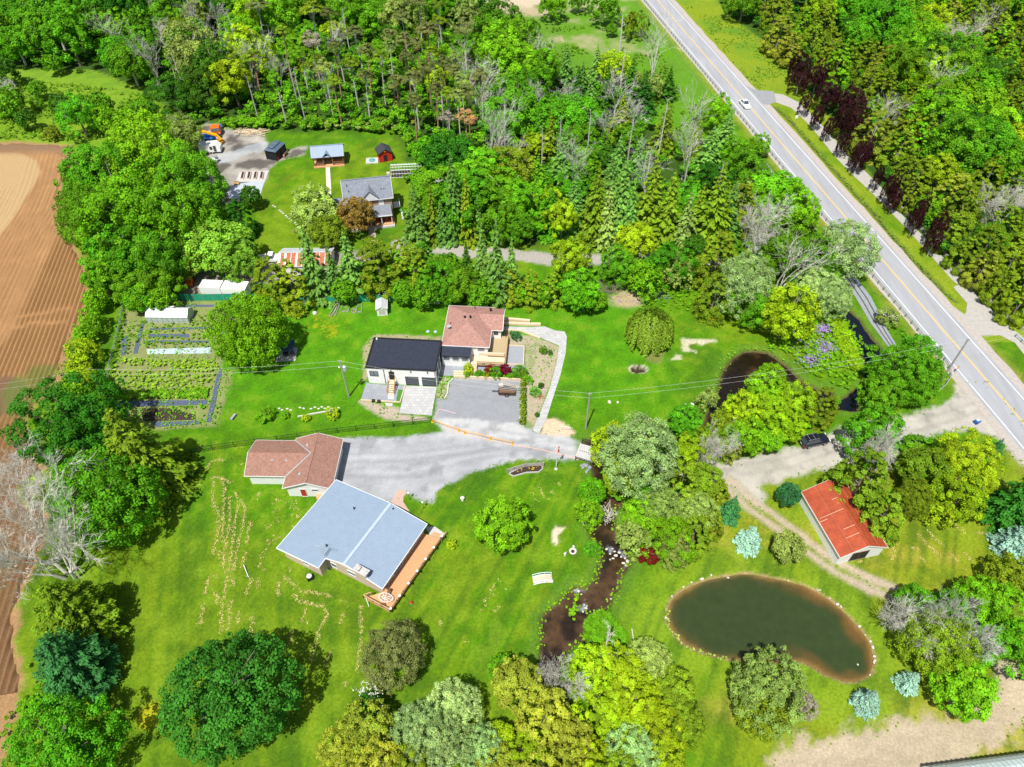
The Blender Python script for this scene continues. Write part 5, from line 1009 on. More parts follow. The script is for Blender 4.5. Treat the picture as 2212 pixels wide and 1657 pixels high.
chain_fence('black chain-link fence between the lower lawn and the upper garden', g2([(368, 990), (460, 972), (600, 953), (730, 935), (850, 922), (934, 912)]), 2.6)
t = thing('windscreen_fence', 'long green mesh windscreen fence along the top of the garden', 'fence', (*G(640, 640), 0)); P_ = [Vector(p) for p in g2([(305, 646), (420, 650), (530, 648), (600, 654), (660, 658), (730, 655), (800, 651), (860, 650), (945, 655)])]; m = MB()
for a, b in zip(P_[:-1], P_[1:]):
    m.bar((a.x, a.y, .85), (b.x, b.y, .85), .03, 1.6); L = (b - a).length
    for i in range(int(L / 2.4) + 1): p = a.lerp(b, i / (int(L / 2.4) + 1)); MB().box((p.x, p.y - .05, .9), (.07, .07, 1.85)).build('post', 'pole_wood', t)
m.build('mesh_screen', 'green_mesh', t)
t = thing('garden_fence', 'thin wire fence overgrown with vines left of the vegetable garden', 'fence', (*G(250, 740), 0)); P_ = [Vector(p) for p in g2([(272, 645), (262, 700), (248, 760), (236, 810), (226, 850)])]; m = MB()
for a, b in zip(P_[:-1], P_[1:]):
    for z in (.3, .7, 1.1): m.bar((a.x, a.y, z), (b.x, b.y, z), .03, .03)
    for i in range(3): p = a.lerp(b, i / 3); MB().box((p.x, p.y, .6), (.08, .08, 1.3)).build('post', 'pole_wood', t)
m.build('wires', 'galv', t)
# yellow and red plastic chain barrier across the drive
m = MB(); CH = [Vector(p) for p in g2([(934, 912), (960, 922), (991, 932), (1004, 937), (1040, 944), (1060, 950), (1107, 960)])]
for a, b in zip(CH[:-1], CH[1:]): m.bar((a.x, a.y, .75), (b.x, b.y, .75), .045, .045); m.bar((a.x, a.y, .5), (b.x, b.y, .5), .045, .045)
t = thing('chain_barrier', 'yellow plastic chain barrier strung across the gravel drive', 'barrier', (CH[0].x, CH[0].y, 0)); m.build('chain', 'yellow_paint', t)
for p in (CH[0], CH[2], CH[3], CH[5], CH[6]): m = MB(); m.tube((p.x, p.y, 0), (p.x, p.y, .95), .05, .05, 6); m.lathe((p.x, p.y, 0), [(.22, 0), (.22, .06), (.06, .1)], 10); m.build('stanchion', 'yellow_paint', t)
m = MB(); LN = g2([(1107, 961), (1140, 966), (1180, 974), (1220, 984), (1250, 993)])
for a, b in zip(LN[:-1], LN[1:]): m.bar((*a, .02), (*b, .02), .11, .02)
tag(m.build('painted_line', mat('pink_line', (.72, .42, .30), .8, .1, 3)), kind='structure'); m = MB(); LN = g2([(960, 921), (1004, 938), (1060, 951), (1107, 961)])
for a, b in zip(LN[:-1], LN[1:]): m.bar((*a, .02), (*b, .02), .11, .02)
tag(m.build('painted_line', 'pink_line'), kind='structure')
m = MB(); LN = g2(Z1([(800, 1300), (850, 1200), (870, 1205), (1020, 1245)]))
for a, b in zip(LN[:-1], LN[1:]): m.bar((*a, .03), (*b, .03), .07, .03)
tag(m.build('rope', mat('pink_rope', (.75, .5, .48), .8, .1, 3)), 'thin pink rope lying on the grey pad corner', 'rope')
# ------------------------------------------------------------------ bridge, flagpole, log-fenced bed, ornamental bridge
b0, b1 = Vector(G(1250, 975)), Vector(G(1330, 998)); bd = (b1 - b0); bl = bd.length; rz = math.atan2(bd.y, bd.x); t = thing('wooden_bridge', 'pale plank bridge with black iron rails carrying the drive over the stream', 'bridge', ((b0 + b1).x / 2, (b0 + b1).y / 2, 0), rz)
MB().box((0, 0, .05), (bl + .4, 3.1, .22)).build('deck', 'concrete_pale', t, False); m = MB()
for i in range(int(bl / .35)): m.box((-bl / 2 + .2 + i * .35, .12, .165), (.14, .16, .01))
m.build('drain_slots', 'frame_black', t, False)
for s in (-1, 1):
    m = MB(); m.bar((-bl / 2, s * 1.95, 1.0), (bl / 2, s * 1.95, 1.0), .07, .07); m.bar((-bl / 2, s * 1.6, .2), (bl / 2, s * 1.6, .2), .07, .07)
    for i in range(int(bl / .3) + 1): x = -bl / 2 + i * .3; m.bar((x, s * 1.6, .2), (x, s * 1.95, 1.0), .05, .05)
    for x in (-bl / 2, 0, bl / 2): m.box((x, s * 1.9, .5), (.1, .1, 1.2))
    m.build('side_rail', 'frame_black', t, False)
X_, Y_ = G(1201, 1013); t = thing('flagpole', 'white flagpole with a hanging red and white flag beside the drive', 'flagpole', (X_, Y_, 0)); hz_ = 4; 
lo, hi = 1, 12
for _ in range(30):
    z = (lo + hi) / 2
    if px(X_, Y_, z)[1] > 962: lo = z
    else: hi = z
H_ = lo; MB().tube((X_, Y_, 0), (X_, Y_, H_), .06, .04, 8).build('shaft', 'frame_white', t); MB().lathe((X_, Y_, 0), [(.28, 0), (.28, .08), (.1, .2)], 12).build('footing', 'concrete_pale', t)
# drooping flag: red band, white band with maple leaf, red band
def flagstrip(u0, u1, n=5):
    k = MB(); rows = []
    for i in range(n + 1):
        u = u0 + (u1 - u0) * i / n; rows.append([(X_ + .06 + .05 * math.sin(u * 9 + v) + .26 * v, Y_ - .02 - .12 * math.sin(u * 7 + v * 3), H_ - .1 - v * .1 - u * 1.45) for v in (0, .33, .66, 1)])
    for a, b in zip(rows[:-1], rows[1:]):
        for j in range(3): k.poly([a[j], a[j + 1], b[j + 1], b[j]])
    return k
fl = flagstrip(0, 1, 16).build('flag', 'frame_white', t); s_ = fl.modifiers.new('thick', 'SOLIDIFY'); s_.thickness = .012
for u0, u1 in ((0, .24), (.76, 1)):
    o = flagstrip(u0, u1, 5); o.v = [(x + .0, y - .02, z) for x, y, z in o.v]; ob = o.build('red_band', 'red_paint', fl); sm = ob.modifiers.new('thick', 'SOLIDIFY'); sm.thickness = .03
o = MB(); cx__, cz__ = X_ + .2, H_ - .87; leafp = [(0, .2), (.05, .1), (.12, .12), (.1, .03), (.18, .0), (.12, -.06), (.05, -.12), (.0, -.2), (-.05, -.12), (-.12, -.06), (-.18, 0), (-.1, .03), (-.12, .12), (-.05, .1)]
o.loft([[(cx__ + a, Y_ - yy, cz__ + b) for a, b in leafp] for yy in (.17, .2)]); o.build('maple_leaf', 'red_paint', fl)
# raised bed with split-rail fence
bedp = g2([(1099, 1024), (1109, 1030), (1137, 1022), (1163, 1021), (1172, 1014), (1170, 1007), (1137, 1008), (1120, 1014)]); t = thing('raised_bed', 'kinked flower bed with white kerb in front of a split-rail fence', 'flower bed', (*G(1137, 1015), 0)); MB().prism(bedp, 0, .12).build('soil', 'black_soil', t); m = MB()
for a, b in zip(bedp, bedp[1:] + bedp[:1]): m.bar((*a, .12), (*b, .12), .12, .28)
m.build('kerb', 'concrete_pale', t)
t = thing('split_rail_fence', 'weathered split-rail fence behind the kinked flower bed', 'fence', (*G(1137, 1006), 0)); P_ = [Vector(p) for p in g2([(1096, 1022), (1137, 1009), (1174, 1008)])]; m = MB()
for a, b in zip(P_[:-1], P_[1:]):
    for z in (.35, .65, .95): m.bar((a.x, a.y, z), (b.x, b.y, z + .03), .11, .1)
m.build('rails', 'old_timber', t)
for p in P_ + [P_[0].lerp(P_[1], .35)]: MB().box((p.x, p.y, .6), (.16, .16, 1.25)).build('post', 'old_timber', t)
X_, Y_ = G(1172, 1253); t = thing('ornamental_bridge', 'small arched white and pale timber footbridge standing on the lawn', 'footbridge', (X_, Y_, 0), R(8)); ar = [(u, .35 - .22 * (u / 1.35) ** 2 * 1.4 + .05) for u in np.linspace(-1.35, 1.35, 9)]
m = MB()
for a, b in zip(ar[:-1], ar[1:]): m.bar((a[0], 0, a[1]), (b[0], 0, b[1]), 1.15, .06)
m.build('deck', mat('bleached_wood', (.66, .50, .38), .8, .15, 4), t, False)
for s in (-1, 1):
    m = MB()
    for a, b in zip(ar[:-1], ar[1:]): m.bar((a[0], s * .6, a[1] + .6), (b[0], s * .6, b[1] + .6), .09, .07); m.bar((a[0], s * .6, a[1] + .02), (b[0], s * .6, b[1] + .02), .07, .12)
    for k in (0, 3, 5, 8): m.box((ar[k][0], s * .6, ar[k][1] + .25), (.08, .08, .75))
    m.build('side_rail', 'frame_white' if s < 0 else mat('pale_teal', (.55, .75, .70), .7, .05), t, False)
X_, Y_ = G(1237, 1194); t = thing('stone_planter', 'round white stone planter with dark centre on the lawn by the stream', 'planter', (X_, Y_, 0)); MB().lathe((0, 0, 0), [(.3, 0), (.5, .25), (.55, .5), (.42, .5), (.38, .4), (.02, .38)], 18).build('bowl', 'stone_white', t, False); MB().lathe((0, 0, .36), [(.38, 0), (.2, .06)], 14).build('soil', 'black_soil', t, False)
X_, Y_ = G(1220, 1200); t = thing('garden_statue', 'small white garden bird statue left of the stone planter', 'statue', (X_, Y_, 0)); m = MB(); m.lathe((0, 0, 0), [(.15, 0), (.1, .25), (.2, .45), (.22, .6), (.08, .75)], 10); m.tube((.05, 0, .7), (.2, 0, 1.0), .05, .04, 6); m.lathe((.22, 0, 1.0), [(.03, -.08), (.08, 0), (.03, .08)], 8); m.tube((.25, 0, 1.0), (.38, 0, .97), .025, .005, 5); m.build('figure', 'stone_white', t, False)
X_, Y_ = G(1239, 1181); tag(MB().rock((X_, Y_, .1), .22, 3).build('small_urn', 'stone_white'), 'small pale stone above the round planter', 'stone')
X_, Y_ = G(999, 1081); t = thing('bird_bath', 'small round bird bath in a bare patch of lawn', 'bird bath', (X_, Y_, 0)); MB().lathe((0, 0, 0), [(.18, 0), (.08, .1), (.08, .5), (.3, .6), (.34, .68), (.25, .66), (.05, .62)], 14).build('basin', 'stone_white', t, False)
for i, (x, y) in enumerate(((885, 1080), (915, 1100))):
    X_, Y_ = G(x, y); t = thing('garden_lamp', 'black post lamp on the lawn beside the drive corner, %s one' % ('upper', 'lower')[i], 'lamp', (X_, Y_, 0), 0, 'post lamps by the drive corner'); MB().tube((0, 0, 0), (0, 0, 1.7), .035, .03, 6).build('post', 'frame_black', t, False); MB().lathe((0, 0, 1.7), [(.08, 0), (.17, .15), (.15, .3), (.03, .4)], 10).build('lantern', 'frame_white', t, False)
X_, Y_ = G(670, 1250); t = thing('air_conditioner', 'white air-conditioning unit on the grass below the metal-roofed house', 'air conditioner', (X_, Y_, 0), .5); MB().box((0, 0, .4), (.8, .8, .7)).build('case', 'frame_black', t, False); MB().lathe((0, 0, .75), [(.36, 0), (.36, .05), (.1, .07)], 14).build('fan_grille', 'white_paint', t, False)
X_, Y_ = G(505, 903); t = thing('garden_bench', 'pale grey backless bench alone on the lawn', 'bench', (X_, Y_, 0), R(72)); MB().box((0, 0, .4), (1.3, .4, .08)).build('seat', 'concrete', t, False)
for x in (-.5, .5): MB().box((x, 0, .2), (.12, .36, .36)).build('leg', 'concrete', t, False)
X_, Y_ = G(1541, 697); t = thing('picnic_set', 'yellow plastic picnic table under the birch by the creek', 'picnic table', (X_, Y_, 0), R(-20)); MB().box((0, 0, .6), (1.5, .7, .08)).build('table_top', 'yellow_paint', t, False)
for s in (-1, 1): MB().box((0, s * .6, .35), (1.4, .28, .07)).build('bench_seat', 'yellow_paint', t, False); MB().box((s * .5, 0, .3), (.1, 1.2, .6)).build('leg', 'blue_plastic', t, False)
tag(MB().lathe((*G(540, 1250), 0), [(.05, 0), (.05, .1)], 6).build('peg', 'frame_white'), 'tiny white peg beside the marker post', 'peg'); 
X_, Y_ = G(1134, 1160 - 0) if 0 else G(1134, 1348); X_, Y_ = tuple(g2(t13([(1340, 245)]))[0]); t = thing('toy_bucket', 'small blue-white bucket with red lid on the grass right of the deck', 'bucket', (X_, Y_, 0)); MB().lathe((0, 0, 0), [(.15, 0), (.2, .35)], 12).build('tub', mat('pale_blue', (.4, .5, .65), .5, .05), t, False); MB().lathe((0, 0, .35), [(.21, 0), (.1, .06)], 12).build('lid', 'red_paint', t, False)
m = MB(); a, b = g2(t23([(1033, 465), (1053, 600)])); m.bar((*a, .12), (*b, .12), .1, .1); tag(m.build('plank', 'stone_white'), 'white plank lying on the grass left of the pond', 'plank')
m = MB(); a, b = g2(t23([(1318, 365), (1355, 382)])); m.bar((*a, .1), (*b, -.1), .3, .08); tag(m.build('outlet_pipe', 'stone_white'), 'white overflow board at the left rim of the pond', 'board')
# white steel gate frame at the foot of the walkway
a, b = Vector(g2(t22([(425, 395)]))[0]), Vector(g2(t22([(505, 405)]))[0]); t = thing('hand_rail', 'short white pipe rail beside the sandy patch by the bridge', 'rail', (a.x, a.y, 0)); m = MB(); m.path([(a.x, a.y, 0), (a.x, a.y, .9), (b.x, b.y, .9), (b.x, b.y, 0)], .035); m.bar((a.x, a.y, .45), (b.x, b.y, .45), .05, .05); m.build('pipes', 'frame_white', t)
# ------------------------------------------------------------------ rocks
def rocks(L, label_f, z, rr=(.2, .4), m_='stone_white', name='boulder', group=None, cat='boulder'):
    for i, (x, y) in enumerate(L): X_, Y_ = G(x, y); r = rnd.uniform(*rr) * .8; tag(MB().rock((X_, Y_, z + r * .2), r, int(x * 7 + y)).build(name, m_, smooth=False), label_f(i), cat, group)
def ordn(i): i += 1; return '%d%s' % (i, 'th' if 10 < i % 100 < 14 else {1: 'st', 2: 'nd', 3: 'rd'}.get(i % 10, 'th'))
rocks(t33([(175, 45), (430, 128), (535, 198), (600, 250), (630, 270), (790, 440), (840, 515), (885, 570), (905, 620), (918, 698), (925, 735), (915, 750), (880, 860), (450, 125), (775, 770)]) , lambda i: 'pale boulder on the right rim of the pond, %s counted clockwise' % ordn(i), -.05, (.14, .3), group='boulders round the pond')
rocks(t23([(1865, 20), (1720, -2), (1640, 30), (1550, 60), (1480, 100), (1380, 180)]), lambda i: 'pale boulder on the upper left rim of the pond, %s from the top' % ordn(i), -.05, (.14, .34), group='boulders round the pond')
rocks(t22([(870, 1405), (850, 1450), (890, 1430), (875, 1490), (850, 1500), (930, 1440), (980, 1490), (1000, 1515), (965, 1530), (990, 1550), (820, 1410), (900, 1465), (945, 1475), (650, 1380), (655, 1445), (770, 1040)]), lambda i: 'pale boulder in the upper stream rapids, %s from the bank shrub' % ordn(i), -.55, (.16, .34), 'stone_white', group='boulders in the stream')
rocks(t23([(578, 122), (600, 150), (625, 240), (650, 250), (680, 298), (710, 312), (695, 352), (640, 270), (615, 300), (860, 190), (305, 840), (262, 835), (245, 800)]), lambda i: 'pale boulder in the lower stream bend, %s going downstream' % ordn(i), -.55, (.14, .32), 'stone_white', group='boulders in the stream')
rocks(t22([(840, 158), (912, 160), (1490, 180), (1555, 178), (1700, 170), (610, 1195)]), lambda i: 'white boulder on the lawn above the silvery tree, %s from the left' % ordn(i), .05, (.28, .55), 'stone_white', group='boulders on the upper lawn')
for i, (x, y) in enumerate(t22([(610, 720), (640, 700), (655, 740), (620, 690), (670, 720), (640, 760), (600, 700)])): pass
rocks(t22([(610, 720), (640, 705), (655, 742), (622, 695), (672, 722), (642, 760), (600, 705)]), lambda i: 'grey riprap stone at the bridge abutment, %s one' % ordn(i), 0, (.3, .5), 'gabion', 'riprap_stone', 'riprap under the bridge', 'stone')
# gabion steps beside the creek pool
t = thing('gabion_wall', 'stepped grey gabion wall between the creek pool and the highway', 'retaining wall', (*G(1880, 670), 0)); E1 = [Vector(p) for p in g2(t31([(600, 720), (690, 860), (760, 990), (850, 1140), (950, 1260), (1055, 1390)]))]; E2 = [Vector(p) for p in g2(t31([(730, 720), (800, 820), (880, 920), (960, 1080), (1010, 1190), (1110, 1360)]))]
for k in range(4):
    m = MB(); a = [p.lerp(q, k / 4) for p, q in zip(E1, E2)]; b = [p.lerp(q, (k + 1) / 4 - .02) for p, q in zip(E1, E2)]; m.prism([tuple(p) for p in a] + [tuple(p) for p in b[::-1]], -.9, -.15 + .25 * k); m.build('course', 'gabion', t)
t = thing('gabion_wall', 'upper stretch of grey gabion wall beside the guardrail', 'retaining wall', (*G(1665, 400), 0)); E1 = [Vector(p) for p in g2([(1628, 362), (1660, 410), (1700, 455)])]; E2 = [Vector(p) for p in g2([(1655, 355), (1690, 405), (1730, 450)])]
for k in range(3):
    m = MB(); a = [p.lerp(q, k / 3) for p, q in zip(E1, E2)]; b = [p.lerp(q, (k + 1) / 3 - .03) for p, q in zip(E1, E2)]; m.prism([tuple(p) for p in a] + [tuple(p) for p in b[::-1]], -.5, .1 + .25 * k); m.build('course', 'gabion', t)
# ------------------------------------------------------------------ gardens
t = thing('planter_beds', None, None); bpy.data.objects.remove(t)
ground_slab('garden_terrace', g2(Z4([(455, 672), (755, 668), (800, 552), (490, 572)])), .06, 'concrete_pale'); ground_slab('garden_terrace', g2(Z4([(640, 665), (750, 668), (700, 830), (400, 850), (350, 800), (420, 700)])), .03, mat('gravel_blue', (.42, .47, .52), .9, .2, 4))
for i in range(4):
    q = g2(Z4([(505 + i * 66, 645), (535 + i * 66, 645), (550 + i * 65, 575), (522 + i * 65, 575)])); t = thing('planter_box', 'raised bed with dark soil on the pale terrace, %s from the left' % ordn(i), 'raised bed', (*q[0], 0), 0, 'four raised beds on the terrace'); m = MB()
    for a, b in zip(q, q[1:] + q[:1]): m.bar((*a, .2), (*b, .2), .12, .4)
    m.build('frame', mat('pink_timber', (.62, .48, .44), .8, .1, 4), t); MB().prism(inset(q, .06), .05, .32).build('soil', 'black_soil', t)
X_, Y_ = tuple(g2(Z4([(465, 700)]))[0]); t = thing('garden_bench', 'small orange-brown bench left of the four raised beds', 'bench', (X_, Y_, 0), .05); MB().box((0, 0, .42), (1.2, .45, .07)).build('seat', 'timber', t, False); MB().box((0, .22, .7), (1.2, .06, .45)).build('backrest', 'timber', t, False)
for x in (-.5, .5): MB().box((x, 0, .2), (.08, .4, .4)).build('leg', 'timber', t, False)
X_, Y_ = tuple(g2(Z5([(560, 250)]))[0]); t = thing('sandbox', 'white square sandpit with green turtle-shaped lid left of the red shed', 'sandpit', (X_, Y_, 0), .1); MB().box((0, 0, .1), (3.0, 2.6, .2)).build('base', 'concrete_pale', t, False); MB().lathe((0, 0, .2), [(.7, 0), (.8, .12), (.3, .3)], 14).build('lid', 'teal_metal', t, False)
# landscape fabric sheets in the vegetable garden
def fab(L, k, lab):
    m = MB(); q = g2(L); m.prism(q, -.05, .03 + .004 * k); return tag(m.build('landscape_fabric', 'fabric_blue'), kind='structure')
FB = [[(190, 108), (280, 108), (275, 125), (190, 125)], [(200, 100), (690, 100), (690, 112), (200, 112)], [(120, 300), (160, 280), (145, 400), (118, 400)], [(190, 390), (210, 300), (245, 200), (258, 205), (215, 390)], [(280, 275), (520, 275), (525, 295), (285, 293)], [(250, 312), (640, 315), (640, 325), (250, 325)], [(60, 675), (632, 668), (630, 695), (75, 710)], [(300, 800), (580, 792), (580, 812), (330, 828)], [(625, 800), (650, 690), (690, 520), (712, 478), (718, 500), (690, 640), (655, 800)], [(290, 240), (670, 235), (670, 243), (290, 250)]]
for k, L in enumerate(FB): fab(Z6(L), k, '')
m = MB(); m.prism(g2(Z6([(270, 365), (650, 355), (655, 390), (275, 395)])), -.05, .05); tag(m.build('row_cover', mat('row_cover', (.42, .50, .52), .7, .25, 4)), kind='structure')
m = MB(); m.prism(g2(Z6([(230, 720), (380, 715), (560, 755), (560, 785), (250, 795)])), -.05, .035); tag(m.build('tilled_bed', 'black_soil'), kind='structure')
for i, x in enumerate((360, 460, 548, 640)):
    a, b = g2(Z6([(x - 10, 425), (x + 12, 360)])); t = MB(); t.bar((*a, 0), (a[0], a[1], 1.4), .05, .05); t.bar((*b, 0), (b[0], b[1], 1.4), .05, .05); t.bar((a[0], a[1], 1.4), (b[0], b[1], 1.4), .04, .04); tag(t.build('trellis_frame', 'galv'), 'thin metal trellis over the net-covered row, %s from the left' % ordn(i), 'trellis', 'trellises in the vegetable garden')
# raised beds and small things on the upper lawn
for i, L in enumerate(([(633, 1070), (700, 965), (715, 968), (655, 1075)], [(672, 1062), (712, 972), (722, 980), (690, 1065)], [(735, 1035), (800, 1035), (800, 990), (740, 990)], [(830, 1045), (862, 1045), (862, 1015), (832, 1015)], [(870, 1040), (912, 1040), (912, 970), (872, 1000)])):
    q = g2(t11(L)); m = MB()
    for a, b in zip(q, q[1:] + q[:1]): m.bar((*a, .12), (*b, .12), .1, .25)
    tag(m.build('bed_frame', 'old_timber'), 'low wooden bed frame left of the small grey garden shed, %s from the left' % ordn(i), 'bed frame', 'low bed frames on the upper lawn')
for (x, y, lab) in (((525), 970, 'pale plank-like trough on the upper lawn above the yellow flowers'), (1548, 960, 'pale trough in the grass left of the rose-brown roof')):
    X_, Y_ = tuple(g2(t11([(x, y)]))[0]); tag(MB().box((X_, Y_, .2), (1.9, .55, .4)).build('trough', 'stone_white', bevel=.03), lab, 'trough')
X_, Y_ = tuple(g2(t11([(507, 1045)]))[0]); tag(MB().rock((X_, Y_, .1), .5, 8).build('boulder', 'stone_white'), 'pale boulder among the yellow flowers on the upper lawn', 'boulder')
X_, Y_ = tuple(g2(t11([(1098, 910)]))[0]); t = thing('garden_tractor', 'small pale blue garden tractor behind the garden shed', 'tractor', (X_, Y_, 0), .3); MB().box((0, 0, .5), (1.6, .8, .5)).build('body', 'pale_blue', t, False, bevel=.1); MB().box((-.3, 0, .9), (.5, .5, .4)).build('seat', 'frame_black', t, False); wheelset(t, 1.7, 1.0, .28)
for i, (x, y) in enumerate(t11([(1483, 1205), (1548, 1207)])): X_, Y_ = G(x, y); tag(MB().lathe((X_, Y_, 0), [(.32, 0), (.32, .08), (.1, .12)], 14).build('tank_lid', 'pale_blue'), 'pale blue round tank lid in the lawn above the black roof, %s one' % ('left', 'right')[i], 'lid', 'tank lids in the lawn')
for i, (x, y) in enumerate(t12([(1015, 155), (1062, 160)])): X_, Y_ = G(x, y); m = MB(); m.tube((X_ - .25, Y_, .3), (X_ + .25, Y_, .3), .3, .3, 14); tag(m.build('tyre', 'rubber'), 'old black tyre below the left patio, %s one' % ('left', 'right')[i], 'tyre', 'old tyres by the patio')
st = t12([(200, 212), (225, 226), (270, 215), (300, 226), (380, 205), (412, 212), (475, 215), (508, 202), (540, 215), (568, 200), (595, 212), (625, 200), (652, 212), (712, 207)])
for i, (x, y) in enumerate(st): X_, Y_ = G(x, y); tag(MB().box((X_, Y_, .03), (.42, .24, .08), rnd.uniform(-.3, .3)).build('stepping_stone', 'stone_white'), 'pale stepping stone in the lawn above the garage, %s from the left' % ordn(i), 'stepping stone', 'stepping stones above the garage')
st = t11([(150, 120), (165, 130), (205, 160), (220, 172), (235, 185), (258, 205), (272, 218), (290, 232), (310, 245), (335, 268), (352, 282), (372, 300)])
for i, (x, y) in enumerate(st): X_, Y_ = G(x, y); tag(MB().box((X_, Y_, .03), (.45, .32, .08), rnd.uniform(-.2, .2)).build('stepping_stone', 'stone_white'), 'stepping stone on the lawn left of the farmhouse, %s from the top' % ordn(i), 'stepping stone', 'stepping stones left of the farmhouse')
edging('stone_edging', 'narrow pale border strip of the bed above the garage', g2(t12([(360, 285), (480, 262), (640, 235), (705, 235)])), .2, .15, 'stone_white')
# ------------------------------------------------------------------ foliage: leaf-sized faces in clumps
def leaves(cent, rad, n, size, out=None, up=.35, flat=1.0, seed=0, shell=.62, ctr=(0, 0, 0), lum=None, asp=1.0):
    """n leaf faces over clumps with centres cent and radii rad, lying on each clump's outer side"""
    g = np.random.default_rng(seed); cent = np.asarray(cent, float); rad = np.asarray(rad, float)
    w = rad ** 2; k = g.choice(len(cent), n, p=w / w.sum())
    o = cent - np.asarray(ctr); o = o / np.maximum(np.linalg.norm(o, axis=1, keepdims=True), 1e-6); o[:, 2] += up
    d = g.normal(size=(n, 3)); d /= np.linalg.norm(d, axis=1, keepdims=True)
    d = d + o[k] * .75; d /= np.linalg.norm(d, axis=1, keepdims=True)
    rr = rad[k, None] * g.uniform(shell, 1.08, (n, 1)); rr = rr * np.where(g.random((n, 1)) < .09, g.uniform(1.08, 1.5, (n, 1)), 1); p = cent[k] + d * rr * np.array([1, 1, flat])
    nrm = d * .7 + g.normal(size=(n, 3)) * .34 + np.array([0, 0, .2]); nrm /= np.linalg.norm(nrm, axis=1, keepdims=True)
    t = np.cross(nrm, g.normal(size=(n, 3))); t /= np.maximum(np.linalg.norm(t, axis=1, keepdims=True), 1e-6); b = np.cross(nrm, t)
    s = size * g.uniform(.6, 1.25, (n, 1)) * .5
    V = np.stack([p - t * s * asp - b * s * .25, p + b * s * .9, p + t * s * asp - b * s * .1, p - b * s * .9], 1).reshape(-1, 3)
    F = np.arange(4 * n).reshape(-1, 4)
    cl = g.uniform(.68, 1.28, len(cent))[k]; v = cl * g.uniform(.82, 1.18, n)
    c = np.stack([v * g.uniform(.9, 1.25, n), v, v * g.uniform(.7, 1.2, n)], 1)
    return V, F, np.repeat(c, 4, 0)
def merge(L):
    V = []; F = []; Cc = []; k = 0
    for v, f, c in L: V.append(v); F.append(f + k); Cc.append(c); k += len(v)
    return np.concatenate(V), np.concatenate(F), np.concatenate(Cc)
def trunkmb(h, r, crown_r, limbs, seed, base=.35, lean=0):
    mb = MB(); g = random.Random(seed); p = Vector((0, 0, -.2)); pts = [p]
    for i in range(1, 6): pts.append(Vector((g.uniform(-.08, .08) * h * .2 + lean * i, g.uniform(-.08, .08) * h * .2, h * i / 5 * .85)))
    for i in range(5): mb.tube(pts[i], pts[i + 1], r * (1 - .17 * i), r * (1 - .17 * (i + 1)), 7, i == 0)
    for i in range(limbs):
        t = g.uniform(base, .85); q = pts[0].lerp(pts[-1], t); a = g.uniform(0, 6.28); e = q + Vector((math.cos(a) * crown_r * .7, math.sin(a) * crown_r * .7, crown_r * g.uniform(.3, .8)))
        m = q.lerp(e, .5) + Vector((0, 0, -crown_r * .08)); mb.tube(q, m, r * .42, r * .26, 5, False); mb.tube(m, e, r * .26, r * .06, 5, False)
    return mb
def tk(mb): return (mb.v, mb.f)
PROTO = {}
def addproto(key, crown, trunk, rad, h): PROTO[key] = dict(crown=crown, trunk=trunk, r=rad, h=h, mesh={})
def broad(key, r, h, n, leaf, nb, seed, sq=.85, clump=(.16, .30), ragged=.15):
    g = np.random.default_rng(seed); zc = h - r * sq; C_ = []; Rr = []
    lob = g.normal(size=(7, 3)); lob /= np.linalg.norm(lob, axis=1, keepdims=True); la = g.uniform(-.5, 1, 7) * ragged * 2
    for i in range(nb):
        z = 1 - 1.55 * (i + .5) / nb; a = i * 2.39996 + g.uniform(-.3, .3); q = math.sqrt(max(0, 1 - z * z))
        d = np.array([q * math.cos(a), q * math.sin(a), z]); k = 1 + (la * np.maximum(0, lob @ d) ** 3).sum() + g.uniform(-ragged, ragged)
        cr = r * g.uniform(*clump); C_.append(d * np.array([1, 1, sq]) * (r * .97 - cr) * k + [0, 0, zc]); Rr.append(cr)
    for i in range(nb // 4):
        d = g.normal(size=3); d /= np.linalg.norm(d); C_.append(d * r * .45 * g.uniform(.4, 1) + [0, 0, zc]); Rr.append(r * .22)
    addproto(key, leaves(C_, Rr, n, leaf, seed=seed, ctr=(0, 0, zc)), trunkmb(h, .05 * r + .1, r, 7, seed), r, h)
def cedar(key, r, h, n, leaf, seed, bul=.5, base=.06):
    g = np.random.default_rng(seed); C_ = []; Rr = []
    nb = 110
    for i in range(nb):
        t = ((i + .5) / nb) ** .8; z = h * (1 - t * (1 - base)); w = r * min(1, (t * 1.25) ** bul) * (1 if t < .85 else 1 - (t - .85) * 1.6); a = i * 2.39996 + g.uniform(-.9, .9); z += g.uniform(-.05, .05) * h
        cr = r * g.uniform(.15, .30) * (.55 + .45 * t); k = g.uniform(.75, 1.15); C_.append([max(0, w - cr * .6) * k * math.cos(a), max(0, w - cr * .6) * k * math.sin(a), z - cr]); Rr.append(cr)
    addproto(key, leaves(C_, Rr, n, leaf, up=.9, seed=seed, ctr=(0, 0, h * .3)), trunkmb(h * .9, .04 * r + .12, r * .4, 3, seed), r, h)
